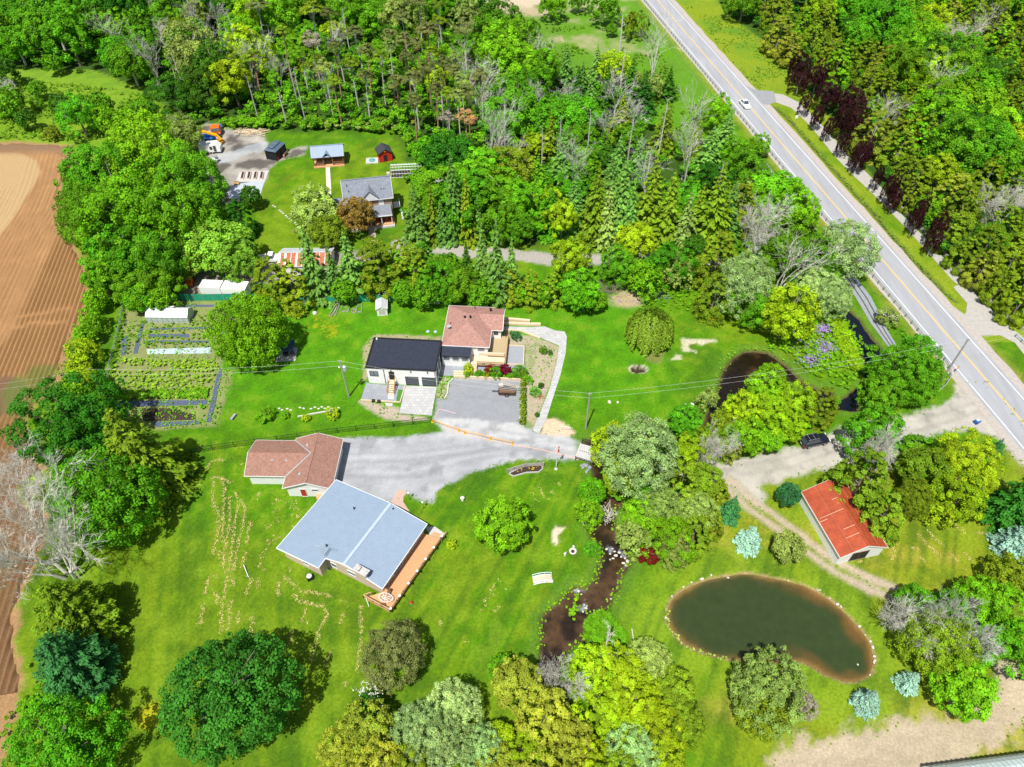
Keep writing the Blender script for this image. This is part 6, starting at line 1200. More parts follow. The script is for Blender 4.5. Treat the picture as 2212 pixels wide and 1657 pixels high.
def spruce(key, r, h, seed, tiers=15, per=8, droop=.35, leaf=.34, dens=44, base=.08, taper=.85, fluff=.13):
    g = np.random.default_rng(seed); P_ = []; N_ = []; T_ = []; S_ = []; V_ = []
    for i in range(tiers):
        t = (i + .6) / tiers; z = h * (1 - t * (1 - base)); w = r * t ** taper * g.uniform(.9, 1.08); nb = max(4, int(per * (.45 + .75 * t)))
        ph = g.uniform(0, 6.28)
        for k in range(nb):
            a = ph + 2 * math.pi * k / nb + g.uniform(-.2, .2); L = w * g.uniform(.62, 1.18); cnt = max(6, int(dens * L / r * 1.6)); bl = g.uniform(.8, 1.2)
            s = g.uniform(.08, 1, cnt) ** .7; wd = L * (.26 - .16 * s) + .08; side = g.uniform(-1, 1, cnt) * wd
            x = s * L; zz = z - droop * L * s ** 1.3 + .10 * L * np.maximum(0, s - .7) - np.abs(side) * .45 + g.uniform(-fluff, fluff, cnt)
            ca, sa = math.cos(a), math.sin(a)
            P_.append(np.stack([x * ca - side * sa, x * sa + side * ca, zz], 1))
            nx = np.stack([ca * .45 - sa * side / wd * .5, sa * .45 + ca * side / wd * .5, np.ones(cnt) * .8], 1) + g.normal(size=(cnt, 3)) * .3; N_.append(nx)
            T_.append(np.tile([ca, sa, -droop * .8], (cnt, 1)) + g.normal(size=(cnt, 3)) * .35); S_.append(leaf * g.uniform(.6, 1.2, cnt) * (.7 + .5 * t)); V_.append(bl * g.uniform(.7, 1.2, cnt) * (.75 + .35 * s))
    for z in np.linspace(h * .86, h * 1.0, 26):
        a = g.uniform(0, 6.28); q = (h - z) * .12 + .04; P_.append(np.array([[math.cos(a) * q, math.sin(a) * q, z]])); N_.append(np.array([[math.cos(a), math.sin(a), .6]])); T_.append(np.array([[0, 0, 1.0]])); S_.append(np.array([leaf * .7])); V_.append(np.array([1.0]))
    p = np.concatenate(P_); nrm = np.concatenate(N_); t = np.concatenate(T_); s = np.concatenate(S_)[:, None]; v = np.concatenate(V_)
    nrm /= np.linalg.norm(nrm, axis=1, keepdims=True); t -= nrm * (t * nrm).sum(1, keepdims=True); t /= np.maximum(np.linalg.norm(t, axis=1, keepdims=True), 1e-6); b = np.cross(nrm, t); n = len(p)
    V = np.stack([p - t * s * .8, p + b * s * .42, p + t * s * .9, p - b * s * .42], 1).reshape(-1, 3)
    c = np.stack([v * g.uniform(.9, 1.2, n), v, v * g.uniform(.8, 1.15, n)], 1)
    mb = MB(); mb.tube((0, 0, -.2), (0, 0, h * .97), .035 * r + .14, .03, 7)
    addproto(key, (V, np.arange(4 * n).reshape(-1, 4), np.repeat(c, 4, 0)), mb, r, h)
def pine(key, r, h, n, seed):
    g = np.random.default_rng(seed); C_ = []; Rr = []; mb = MB(); q = random.Random(seed)
    lx, ly = q.uniform(-.9, .9), q.uniform(-.9, .9); pts = [Vector((lx * t ** 1.5, ly * t ** 1.3, h * .93 * t)) for t in (0, .25, .5, .75, 1)]
    for i in range(4): mb.tube(pts[i], pts[i + 1], .22 - .035 * i, .22 - .035 * (i + 1), 7, i == 0)
    for i in range(30):
        a = g.uniform(0, 6.28); t = g.uniform(.0, 1) ** .6; z = h - r * .75 * t - g.uniform(0, .4); rr_ = r * (.2 + .75 * t) * g.uniform(.4, 1); C_.append([lx + rr_ * math.cos(a), ly + rr_ * math.sin(a), z]); Rr.append(r * g.uniform(.2, .34))
        e = Vector(C_[-1]); s = pts[3].lerp(pts[4], q.uniform(0, .8)); mb.tube(s, e, .05, .02, 4, False)
    for i in range(9):
        z = h * q.uniform(.35, .72); a = q.uniform(0, 6.28); s = Vector((lx * (z / h) ** 1.5, ly * (z / h) ** 1.3, z)); mb.tube(s, s + Vector((math.cos(a) * q.uniform(.6, 1.8), math.sin(a) * q.uniform(.6, 1.8), q.uniform(-.2, .3))), .035, .012, 4, False)
    addproto(key, leaves(C_, Rr, n, .26, flat=.7, up=.8, seed=seed, ctr=(lx, ly, h - r)), mb, r, h)
def bare(key, h, spread, seed, depth=4, kids=4, r0=.2, poles=1, fan=.5, trunkfrac=.3):
    q = random.Random(seed); mt = MB(); mbr = MB()
    def grow(p, d, L, r, lev, mb):
        seg = 3; a = p; cur = d
        pts = [p]
        for i in range(seg):
            cur = (cur + Vector((q.uniform(-1, 1), q.uniform(-1, 1), q.uniform(-.2, .5))) * .13).normalized(); b = a + cur * L / seg
            mb.tube(a, b, r * (1 - .25 * i), r * (1 - .25 * (i + 1)), 5 if lev < 2 else 3, False); a = b; pts.append(b)
        if lev >= depth: return
        for k in range(kids + (1 if lev > 1 else 0)):
            t = q.uniform(.35, 1); s = pts[min(2, int(t * 3))].lerp(pts[min(3, int(t * 3) + 1)], (t * 3) % 1)
            ang = q.uniform(.35, .75) * fan * 2; az = q.uniform(0, 6.28)
            u = cur.orthogonal().normalized(); w = cur.cross(u); nd = (cur * math.cos(ang) + (u * math.cos(az) + w * math.sin(az)) * math.sin(ang)).normalized()
            grow(s, nd, L * q.uniform(.45, .75), max(.022, r * .42), lev + 1, mbr)
    for k in range(poles):
        a = q.uniform(0, 6.28); sp = spread / h * (q.uniform(.3, 1) if poles > 1 else .1); d = Vector((math.cos(a) * sp, math.sin(a) * sp, 1)).normalized(); base = Vector((math.cos(a) * .15 * poles, math.sin(a) * .15 * poles, -.2))
        L = h * trunkfrac; mt.tube(base, base + d * L, r0, r0 * .8, 6)
        if trunkfrac < .75:
            for j in range(max(2, 5 - poles)):
                az = q.uniform(0, 6.28); dd = (d + Vector((math.cos(az), math.sin(az), q.uniform(0, .6))) * (spread / h) * 1.1).normalized(); grow(base + d * L * q.uniform(.75, 1), dd, (h - L) * q.uniform(.6, .95), r0 * .55, 1, mbr)
        else:
            e = base + d * L
            mt.tube(e, e + d * (h - L), r0 * .8, .03, 5, False)
            for j in range(14):
                t = q.uniform(.35, 1); az = q.uniform(0, 6.28); dd = (d * .6 + Vector((math.cos(az), math.sin(az), q.uniform(-.1, .5)))).normalized(); grow(base + d * h * t, dd, spread * q.uniform(.3, .8), .04, depth - 1, mbr)
    PROTO[key] = dict(bare=True, trunk=mt, branches=mbr, r=spread, h=h, mesh={})
def willow(key, r, h, seed):
    g = np.random.default_rng(seed); P_ = []; V_ = []; ns = 240
    for i in range(ns):
        a = g.uniform(0, 6.28); q = r * math.sqrt(g.uniform(.02, 1)); top = h - (q / r) ** 2.2 * h * .33; L = top * g.uniform(.45, .93) if q > r * .55 else top * g.uniform(.2, .6); bl = g.uniform(.7, 1.25)
        m = int(L / h * 120); s = np.linspace(0, 1, m); rr_ = q + s * .35 + np.sin(s * 5 + i) * .08
        P_.append(np.stack([rr_ * math.cos(a) + g.normal(0, .12, m), rr_ * math.sin(a) + g.normal(0, .12, m), top - s * L + g.normal(0, .08, m)], 1)); V_.append(bl * g.uniform(.7, 1.25, m))
    p = np.concatenate(P_); v = np.concatenate(V_); n = len(p); ang = np.arctan2(p[:, 1], p[:, 0]); nrm = np.stack([np.cos(ang), np.sin(ang), np.full(n, .7)], 1) + g.normal(size=(n, 3)) * .35; nrm /= np.linalg.norm(nrm, axis=1, keepdims=True)
    t = np.tile([0, 0, -1.0], (n, 1)) + g.normal(size=(n, 3)) * .25; t -= nrm * (t * nrm).sum(1, keepdims=True); t /= np.linalg.norm(t, axis=1, keepdims=True); b = np.cross(nrm, t); s = g.uniform(.16, .28, (n, 1))
    V = np.stack([p - t * s, p + b * s * .38, p + t * s, p - b * s * .38], 1).reshape(-1, 3); c = np.stack([v * 1.05, v, v], 1)
    addproto(key, (V, np.arange(4 * n).reshape(-1, 4), np.repeat(c, 4, 0)), trunkmb(h * .8, .28, r * .8, 8, seed), r, h)

broad('xl1', 8.0, 13, 34000, .36, 300, 1, .80, (.09, .15), .12); broad('xl2', 6.6, 12, 24000, .34, 170, 2, .9, (.10, .18), .2); broad('xl3', 6.6, 14, 24000, .36, 130, 3, 1.0, (.11, .21), .28)
broad('l1', 4.6, 10, 11000, .34, 75, 4, .95, (.13, .25), .22); broad('l2', 4.6, 11, 11000, .34, 62, 5, 1.1, (.14, .27), .32); broad('l3', 4.4, 9, 10000, .34, 90, 6, .85, (.12, .22), .2); broad('l4', 4.2, 12, 11000, .34, 70, 7, 1.25, (.14, .25), .3)
broad('m1', 2.8, 6, 5500, .27, 60, 8, .95); broad('m2', 2.8, 7, 5500, .27, 55, 9, 1.15, (.16, .32), .22); broad('fine', 4.4, 9.5, 26000, .19, 210, 10, 1.0, (.09, .17), .16)
broad('s1', 1.3, 2.2, 2200, .18, 30, 11, .9); broad('s2', 1.3, 2.4, 2200, .17, 26, 12, 1.0, (.2, .35), .2)
cedar('c1', 3.0, 9, 13500, .24, 13); cedar('c2', 3.3, 10, 15000, .24, 14, .42); cedar('c3', 2.6, 8, 11500, .22, 15, .5); cedar('hedge', .55, 3.4, 2600, .12, 16, .5, .02)
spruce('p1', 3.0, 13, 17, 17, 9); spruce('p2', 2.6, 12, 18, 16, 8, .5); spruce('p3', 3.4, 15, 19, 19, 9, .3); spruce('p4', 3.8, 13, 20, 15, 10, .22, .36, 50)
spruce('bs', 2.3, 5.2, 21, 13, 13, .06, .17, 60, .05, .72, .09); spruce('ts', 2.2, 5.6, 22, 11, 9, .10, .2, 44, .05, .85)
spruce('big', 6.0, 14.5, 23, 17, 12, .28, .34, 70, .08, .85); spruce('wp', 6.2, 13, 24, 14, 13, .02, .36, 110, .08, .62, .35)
pine('n1', 2.6, 15, 3600, 25); pine('n2', 3.0, 17, 4200, 26); pine('n3', 2.3, 14, 3000, 27)
bare('b1', 13, 2.6, 28, 4, 3, .16, 3, .5, .35); bare('b2', 11, 3.5, 29, 4, 4, .16, 1, .6, .4); bare('b3', 15, 1.6, 30, 3, 3, .14, 1, .7, .8); bare('b4', 9, 4.5, 31, 5, 4, .2, 3, .65, .25); bare('bigfan', 11, 7.5, 32, 5, 4, .28, 5, .6, .22); bare('b5', 6, 3.0, 33, 5, 4, .12, 3, .6, .2)
willow('w', 4.1, 7.2, 34)

LEAF = dict(bright=(.17, .46, .010), yellow=(.33, .54, .012), mid=(.12, .37, .010), dark=(.055, .20, .010), olive=(.20, .335, .015), silver=(.36, .57, .19), teal=(.055, .24, .065),
            blue=(.36, .62, .48), purple=(.035, .010, .012), brown=(.17, .22, .06), rust=(.55, .33, .15), lime=(.24, .46, .035), grey=(.40, .40, .30), pale=(.29, .44, .09), bronze=(.28, .19, .04), crimson=(.20, .012, .02), spruce=(.17, .38, .06), deep=(.05, .20, .018), golden=(.31, .40, .035))
for k, c in LEAF.items(): leafmat('leaf_' + k, c)
mat('bark', (.20, .165, .13), .9, .3, 3); mat('bark_pale', (.56, .54, .47), .9, .2, 3); mat('bark_orange', (.36, .22, .13), .9, .3, 2); mat('bark_grey', (.50, .48, .44), .9, .25, 3)
WORD = dict(bright='bright green', yellow='yellow-green', mid='mid-green', dark='dark green', olive='olive', silver='silvery green', teal='blue-green', blue='pale blue', purple='dark purple', brown='brownish', rust='rust-orange', lime='pale lime', grey='grey', pale='pale green', bronze='bronze', crimson='crimson', spruce='soft green', deep='deep green', golden='golden')
TREES = []
def meshfor(pr, kind, key):
    m = pr['mesh'].get((kind, key))
    if m is None:
        if kind == 'crown':
            V, F, c = pr['crown']; o = npmesh('crown', V, F, 'leaf_' + key, c); m = o.data
        else:
            o = pr[kind].build(kind, key); m = o.data
        bpy.data.objects.remove(o); pr['mesh'][(kind, key)] = m
    return m
def plant(key, X_, Y_, s, hs, colr, bark='bark', rz=None, name=None, label=None, cat=None, group=None, lean=None, z=0.0):
    pr = PROTO[key]; rz = rnd.uniform(0, 6.28) if rz is None else rz
    if name is None:
        name = {'c': 'cedar_tree', 'p': 'spruce_tree', 'n': 'pine_tree', 'b': 'dead_tree', 'w': 'willow_tree', 's': 'shrub'}.get(key[0], 'broadleaf_tree')
        if key in ('big', 'bs', 'ts', 'wp'): name = 'spruce_tree'
    t = thing(name, label, cat or {'shrub': 'shrub'}.get(name, 'tree'), (X_, Y_, z), rz, group); t.scale = (s, s, hs)
    if lean: t.rotation_euler = (lean[0], lean[1], rz)
    if pr.get('bare'):
        parts = (('trunk', 'trunk', bark), ('branches', 'branches', bark))
    else: parts = (('crown', 'crown', colr), ('trunk', 'trunk', bark))
    for nm, kind, mk in parts:
        me = meshfor(pr, kind, mk) if nm != 'crown' else meshfor(pr, 'crown', mk)
        o = bpy.data.objects.new(nm, me); C.objects.link(o); o.parent = t
    TREES.append((t, name, colr, pr.get('bare', False), X_, Y_, hs * pr['h'], s * pr['r'], label)); return t
def T(key, x, y, r, colr, h=None, **k):
    """crown seen at x, y in the photo with half-width r (photo px)"""
    pr = PROTO[key]; hh = h or None
    s = r / pm(y, 5) / pr['r']
    if h is None: hh = pr['h'] * (s if key[0] not in 'pn' else s ** .8)
    f = {'p': .42, 'n': .85, 'c': .5, 'b': .55}.get(key[0], .62)
    if key in ('bs', 'ts', 'big', 'bigfan', 'b4', 'b5', 'w'): f = .45
    s = r / pm(y, hh * f) / pr['r']
    X_, Y_ = G(x, y, hh * f)
    return plant(key, X_, Y_, s, hh / pr['h'], colr, **k)
def SPR(key, tip, base, colr, w=None, **k):
    """conifer from its tip and foot in the photo"""
    X_, Y_ = G(*base); pr = PROTO[key]
    # height whose tip lands on the tip's row
    lo, hi = 1, 30
    for _ in range(40):
        m = (lo + hi) / 2
        if px(X_, Y_, m)[1] > tip[1]: lo = m
        else: hi = m
    s = (w / pm(base[1]) / pr['r']) if w else lo / pr['h']
    return plant(key, X_, Y_, s, lo / pr['h'], colr, **k)
# ------------------------------------------------------------------ the trees one can name
exec_ = None
P1 = 'row of young purple maples along the footpath'
# --- big cluster of poplars by the ploughed field
for x, y, r, k, h in ((205, 375, 70, 'xl3', 15), (300, 330, 80, 'xl2', 16), (395, 375, 62, 'xl3', 15), (180, 470, 55, 'xl2', 13), (270, 450, 85, 'xl3', 17), (370, 460, 75, 'xl2', 15), (245, 545, 60, 'l2', 11), (330, 550, 62, 'xl3', 12), (215, 600, 34, 'l4', 9), (290, 612, 40, 'l2', 8), (350, 605, 42, 'l2', 8), (420, 430, 45, 'l2', 12)):
    T(k, x, y, r, 'mid' if (x + y) % 3 else 'bright', h)
T('l3', 470, 530, 68, 'lime', 10); T('l1', 520, 560, 40, 'lime', 8); T('l2', 410, 560, 35, 'lime', 7)
T('c1', 518, 472, 32, 'dark', 9, name='cedar_tree'); T('m1', 541, 422, 24, 'dark', 6)
T('l2', 392, 285, 40, 'pale', 10, bark='bark_pale', label='pale grey-green poplar behind the orange crane, above the poplar cluster')
T('xl1', 537, 706, 76, 'bright', 12.5, label='round bright green maple between the vegetable garden and blue canopy')
# --- row between the garden fence and the lane
for x, y, r, c, k in ((800, 555, 34, 'olive', 'c2'), (862, 556, 32, 'olive', 'c1'), (915, 566, 34, 'mid', 'c2'), (965, 575, 30, 'mid', 'l3'), (585, 610, 44, 'olive', 'c2'), (630, 615, 42, 'olive', 'c1'), (610, 640, 26, 'mid', 'm1'), (742, 625, 30, 'mid', 'm1'), (1055, 625, 28, 'mid', 'm2'), (1128, 630, 26, 'bright', 'm1'), (1172, 632, 26, 'mid', 'm1'), (872, 628, 30, 'mid', 'm1'), (918, 632, 28, 'mid', 'm2'), (975, 632, 28, 'mid', 'm1'), (1035, 640, 24, 'mid', 'm2'), (818, 575, 48, 'olive', 'c2'), (857, 585, 34, 'bright', 'c1'), (893, 582, 44, 'olive', 'c2'), (945, 605, 40, 'mid', 'l1'), (1000, 608, 40, 'mid', 'l3'), (790, 600, 26, 'mid', 'm2'), (1102, 618, 30, 'olive', 'c1'), (1148, 622, 30, 'olive', 'c3'), (1195, 620, 30, 'olive', 'c1'),
                     (1215, 468, 36, 'yellow', 'l4'), (1190, 430, 28, 'yellow', 'l4'), (1232, 555, 42, 'yellow', 'l4'), (1250, 628, 42, 'bright', 'l1'), (1292, 648, 24, 'bright', 'm1'), (1368, 515, 40, 'yellow', 'l3'), (1335, 570, 36, 'mid', 'l1'), (1440, 562, 42, 'mid', 'l2'), (1390, 600, 32, 'bright', 'm2'), (1502, 528, 28, 'dark', 'm1'), (1462, 590, 28, 'pale', 'm2'),
                     (1550, 560, 46, 'olive', 'c2'), (1545, 640, 38, 'olive', 'c1'), (1610, 608, 62, 'silver', 'fine'), (1640, 660, 42, 'mid', 'l2'), (1700, 672, 56, 'yellow', 'l1'), (1830, 530, 62, 'silver', 'fine'), (1770, 560, 50, 'mid', 'l2'), (1800, 640, 42, 'silver', 'fine'), (1760, 610, 42, 'silver', 'fine'), (1735, 570, 34, 'olive', 'c1'), (1700, 540, 48, 'mid', 'l2'),
                     (1588, 335, 36, 'bright', 'l1'), (1550, 238, 34, 'bright', 'l2'), (1640, 312, 22, 'bright', 'l1'), (1640, 440, 36, 'bright', 'l2'), (1720, 450, 45, 'bright', 'l1'), (1600, 450, 40, 'olive', 'c2')):
    T(k, x, y, r, c, bark='bark_pale' if c == 'silver' else 'bark')
SPR('p1', (671, 487), (690, 642), 'spruce', 42); SPR('p2', (716, 525), (730, 640), 'spruce', 28); SPR('p1', (753, 497), (768, 636), 'spruce', 42)
SPR('p2', (1036, 480), (1045, 630), 'spruce', 30); SPR('p1', (1068, 468), (1075, 655), 'spruce', 36); SPR('p2', (1092, 512), (1105, 640), 'spruce', 26); SPR('p2', (1012, 520), (1010, 600), 'dark', 20)
SPR('p3', (900, 388), (905, 528), 'spruce', 36); SPR('p1', (948, 398), (940, 520), 'olive', 28); SPR('p3', (986, 325), (985, 520), 'spruce', 34); SPR('p1', (1015, 372), (1012, 525), 'olive', 26); SPR('p2', (962, 430), (958, 525), 'spruce', 22); SPR('p2', (1040, 420), (1035, 520), 'spruce', 24)
T('l1', 1075, 460, 46, 'mid'); T('l2', 1130, 430, 42, 'bright'); T('l3', 1120, 490, 36, 'mid')
for i, (x, y) in enumerate(((905, 100), (935, 118), (960, 140), (985, 128), (925, 150), (950, 172), (978, 160), (1000, 180), (940, 200), (965, 205), (870, 90), (840, 105), (880, 125), (820, 130), (790, 115), (990, 215), (1012, 205), (760, 140), (720, 110), (700, 150), (1040, 170))):
    T(('n1', 'n2', 'n3')[i % 3], x, y, 21, ('brown', 'olive', 'brown', 'pale')[i % 4], 15, bark=('bark_orange', 'bark_grey')[i % 2])
# --- tall spruces above the lane
for tip, base, w, c, k in (((1230, 390), (1235, 500), 34, 'spruce', 'p3'), ((1270, 360), (1280, 520), 38, 'olive', 'p3'), ((1328, 350), (1330, 520), 38, 'spruce', 'p1'), ((1385, 340), (1395, 500), 40, 'olive', 'p3'), ((1300, 400), (1305, 530), 28, 'pale', 'p1'), ((1425, 375), (1430, 530), 36, 'olive', 'p1'), ((1462, 420), (1470, 540), 28, 'pale', 'p2'), ((1520, 360), (1525, 535), 48, 'olive', 'p3'), ((1568, 400), (1560, 520), 32, 'spruce', 'p1'), ((1210, 285), (1212, 400), 30, 'spruce', 'p1'), ((1330, 300), (1330, 400), 30, 'spruce', 'p2'), ((1240, 150), (1245, 235), 20, 'dark', 'p2'),
                           ((1305, 140), (1305, 245), 24, 'dark', 'p1'), ((1355, 130), (1355, 240), 26, 'dark', 'p1'), ((1385, 160), (1385, 245), 28, 'deep', 'p3'), ((1265, 170), (1270, 260), 22, 'spruce', 'p1'), ((1440, 150), (1440, 215), 20, 'dark', 'p1'), ((1185, 250), (1188, 340), 22, 'olive', 'p1'), ((1350, 395), (1352, 540), 26, 'spruce', 'p2'), ((1490, 400), (1495, 520), 30, 'olive', 'p1')):
    SPR(k, (tip[0], tip[1] - 8), base, c, w * 1.2)
for x, y, r, c, k in ((760, 462, 0, 0, 0),): pass
T('l1', 683, 450, 50, 'pale', 9, label='full olive-green maple beside the left end of the brick farmhouse'); T('l3', 770, 462, 40, 'bronze', 8, label='bronze-leaved tree in front of the brick farmhouse porch'); T('l3', 705, 500, 40, 'olive', 7)
T('w', 1405, 712, 49, 'lime', 7.2, label='round weeping willow alone on the lawn by the creek')
# --- along the road and the creek bend
for x, y, r, c, k in ((1957, 812, 60, 'mid', 'xl2'), (1900, 850, 38, 'mid', 'l2'), (1985, 760, 34, 'mid', 'm2'), (1668, 812, 34, 'bright', 'm1'), (1650, 845, 40, 'bright', 'l1'), (1605, 885, 40, 'yellow', 'l1'), (1660, 885, 44, 'yellow', 'l2'), (1720, 870, 42, 'yellow', 'l1'), (1775, 875, 36, 'olive', 'c2'), (1700, 915, 38, 'yellow', 'l1'), (1612, 940, 36, 'bright', 'm2'), (1560, 905, 26, 'olive', 'm1'), (1660, 945, 34, 'bright', 'm1'), (1530, 860, 20, 'pale', 'm2'),
                      (1530, 950, 36, 'olive', 'l3'), (1572, 968, 22, 'golden', 'm2'), (1480, 910, 34, 'mid', 'l1'), (1325, 960, 46, 'yellow', 'l1'), (1490, 975, 42, 'yellow', 'l2'), (1340, 1030, 38, 'yellow', 'm1'), (1520, 1035, 38, 'olive', 'l3'), (1470, 1050, 44, 'olive', 'c2'), (1425, 1090, 46, 'pale', 'fine'), (1505, 1100, 42, 'pale', 'fine'), (1380, 1115, 36, 'bright', 'l1'), (1440, 1150, 46, 'bright', 'l2'), (1365, 1160, 32, 'pale', 'm2'), (1500, 1150, 40, 'olive', 'c1'), (1540, 1130, 28, 'olive', 'c3'), (1460, 1190, 34, 'pale', 'fine'), (1400, 1060, 38, 'bright', 'm1'), (1555, 1060, 24, 'olive', 'c3')):
    T(k, x, y, r, c)
T('fine', 1383, 972, 84, 'silver', 13, label='large silvery green tree hiding the end of the wooden bridge', bark='bark_grey')
T('m1', 1280, 1062, 32, 'bright', 6, label='bright green tree on the left bank below the bridge'); T('m2', 1268, 1105, 26, 'bright', 4.5, label='bright green bush beside the stream, under the bankside tree')
T('s2', 1281, 1185, 17, 'mid', 1.8, label='oval green shrub on the stream edge by the planter'); T('s1', 1402, 1196, 24, 'crimson', 2.4, label='crimson Japanese maple bush above the stream rapids')
T('l3', 1090, 1126, 59, 'bright', 7.5, label='round bright green tree alone on the lawn right of the deck house'); T('s1', 975, 1174, 13, 'yellow', 1.2, label='small round yellow-green shrub by the deck steps')
# --- spruces round the pond
T('ts', 1581, 1097, 29, 'teal', 6, label='blue-green spruce above the pale blue spruce, beside the dirt track'); T('m1', 1706, 1067, 27, 'teal', 5, label='round blue-green tree left of the red-roofed barn')
T('bs', 1620, 1161, 31, 'blue', 5.4, label='pale blue spruce standing left of the round pond'); T('m1', 1705, 1178, 36, 'pale', 5.5, label='soft green rounded tree between the twin track and the pond')
T('bs', 1968, 1470, 27, 'blue', 4.2, label='smaller pale blue spruce right of the pond, nearer the dirt yard'); T('bs', 1877, 1512, 32, 'blue', 4.6, label='pale blue spruce just below the right end of the pond')
T('bs', 2200, 1165, 42, 'blue', 7, label='pale blue spruce at the right edge of the photo')
for x, y, r, c, k in ((1892, 935, 54, 'mid', 'l1'), (1862, 1035, 62, 'olive', 'c2'), (1907, 1112, 48, 'olive', 'c1'), (1995, 1010, 52, 'olive', 'l3'), (2100, 1000, 62, 'yellow', 'xl2'), (2085, 1070, 48, 'yellow', 'l2'), (1975, 1075, 40, 'olive', 'fine'), (2030, 1098, 28, 'yellow', 'm2'), (2035, 1385, 72, 'olive', 'fine'), (1975, 1300, 38, 'mid', 'l1'), (2055, 1310, 40, 'mid', 'l2'), (2140, 1300, 60, 'bright', 'xl2'), (2180, 1390, 60, 'bright', 'l2'), (2190, 1250, 50, 'olive', 'l3'), (2085, 1493, 62, 'bright', 'l3'), (2020, 1440, 34, 'olive', 'm2'),
                      (1655, 1485, 72, 'pale', 'xl2'), (1650, 1545, 50, 'olive', 'l3'), (1738, 1520, 28, 'grey', 'fine')):
    T(k, x, y, r, c)
SPR('big', (2180, 985), (2170, 1125), 'deep', 70); T('ts', 2152, 968, 22, 'teal', 4.5); T('big', 2215, 1080, 40, 'deep', 12)
# --- bottom grove
for x, y, r, c, k in ((1285, 1440, 48, 'yellow', 'l1'), (1345, 1450, 50, 'yellow', 'l2'), (1405, 1425, 46, 'pale', 'fine'), (1310, 1530, 46, 'yellow', 'l2'), (1375, 1510, 52, 'yellow', 'l1'), (1455, 1490, 46, 'olive', 'l3'), (1480, 1560, 46, 'olive', 'fine'), (1420, 1560, 44, 'yellow', 'l2'), (1360, 1580, 42, 'yellow', 'm1'), (1370, 1630, 56, 'silver', 'fine'), (1440, 1630, 40, 'yellow', 'm2'),
                      (1115, 1475, 55, 'golden', 'l3'), (1085, 1440, 32, 'mid', 'm1'), (1180, 1540, 58, 'golden', 'l1'), (1230, 1600, 50, 'golden', 'l3'), (1150, 1620, 44, 'yellow', 'l2'), (1080, 1590, 34, 'yellow', 'm1'), (1280, 1640, 40, 'yellow', 'l1'), (900, 1570, 56, 'silver', 'fine'), (985, 1525, 56, 'silver', 'fine'), (955, 1610, 66, 'silver', 'fine'), (1040, 1620, 50, 'silver', 'fine'), (790, 1575, 58, 'golden', 'l3'), (740, 1630, 56, 'golden', 'fine'), (820, 1640, 50, 'golden', 'l1'), (1080, 1660, 50, 'golden', 'l3'), (900, 1665, 50, 'olive', 'l1'), (1200, 1680, 60, 'golden', 'l1'), (1330, 1690, 60, 'olive', 'l1')):
    T(k, x, y, r, c)
T('m1', 796, 1520, 30, 'dark', 5, label='dark green shrub with white blossom below the olive lawn tree')
T('fine', 848, 1408, 68, 'brown', 7.5, label='olive-brown round tree on the lawn below the deck')
T('xl1', 487, 1492, 130, 'deep', 12.5, label='very large dark green maple alone on the near lawn')
T('xl2', 135, 1612, 92, 'mid', 9, label='mid-green tree at the bottom left corner of the lawn')
T('wp', 130, 1412, 92, 'teal', 12, label='big blue-green pine in the left hedgerow, lower one'); T('wp', 135, 1302, 96, 'olive', 13, label='big olive pine in the left hedgerow, under the bare tree')
T('xl1', 222, 1060, 108, 'mid', 12, label='large rounded green maple in the left hedgerow beside the lawn'); T('xl2', 150, 905, 92, 'dark', 12, label='dark green tree between the ploughed field and the long-armed spruce')
SPR('big', (236, 880), (335, 1045), 'olive', 112, label='long-armed yellow-tipped spruce beside the black garden fabric'); T('m2', 95, 1052, 36, 'yellow', 5, label='small yellow-green tree at the field edge above the bare tree')
T('bigfan', 112, 1200, 108, 'grey', 13, bark='bark_pale', label='wide pale leafless tree in the left hedgerow')
T('b4', 70, 1050, 50, 'grey', 8, bark='bark_pale', label='small pale leafless tree at the field edge'); T('b5', 1965, 1360, 42, 'grey', 6, bark='bark_pale', label='pale leafless bush right of the pond'); T('b4', 1215, 1480, 36, 'grey', 7, bark='bark_pale', label='pale leafless tree leaning over the lower stream'); T('b3', 1310, 1395, 30, 'grey', 11, bark='bark_pale'); T('b5', 1900, 1010, 30, 'grey', 9, bark='bark_pale')
T('b4', 1640, 520, 45, 'grey', 12, bark='bark_pale'); T('b1', 1690, 590, 36, 'grey', 12, bark='bark_pale'); T('b4', 2050, 1380, 50, 'grey', 9.2, bark='bark_grey'); T('b5', 1535, 985, 26, 'grey', 8, bark='bark_pale')
# --- hedge between field and garden
for x, y, r, c, k in ((222, 600, 34, 'bright', 'm2'), (205, 645, 28, 'bright', 'm1'), (196, 690, 24, 'bright', 'm2'), (183, 722, 26, 'bright', 'm1'), (176, 758, 28, 'yellow', 'm2'), (170, 790, 28, 'yellow', 'm1'), (176, 822, 28, 'yellow', 'm2'), (160, 850, 30, 'mid', 'm1'), (225, 850, 30, 'mid', 'm2'), (300, 640, 34, 'bright', 'm1'), (345, 645, 26, 'bright', 'm2'), (60, 1520, 22, 'bright', 's1'), (95, 1500, 26, 'bright', 's2'), (90, 1555, 26, 'mid', 's2'), (45, 1590, 24, 'mid', 's1')):
    T(k, x, y, r, c)
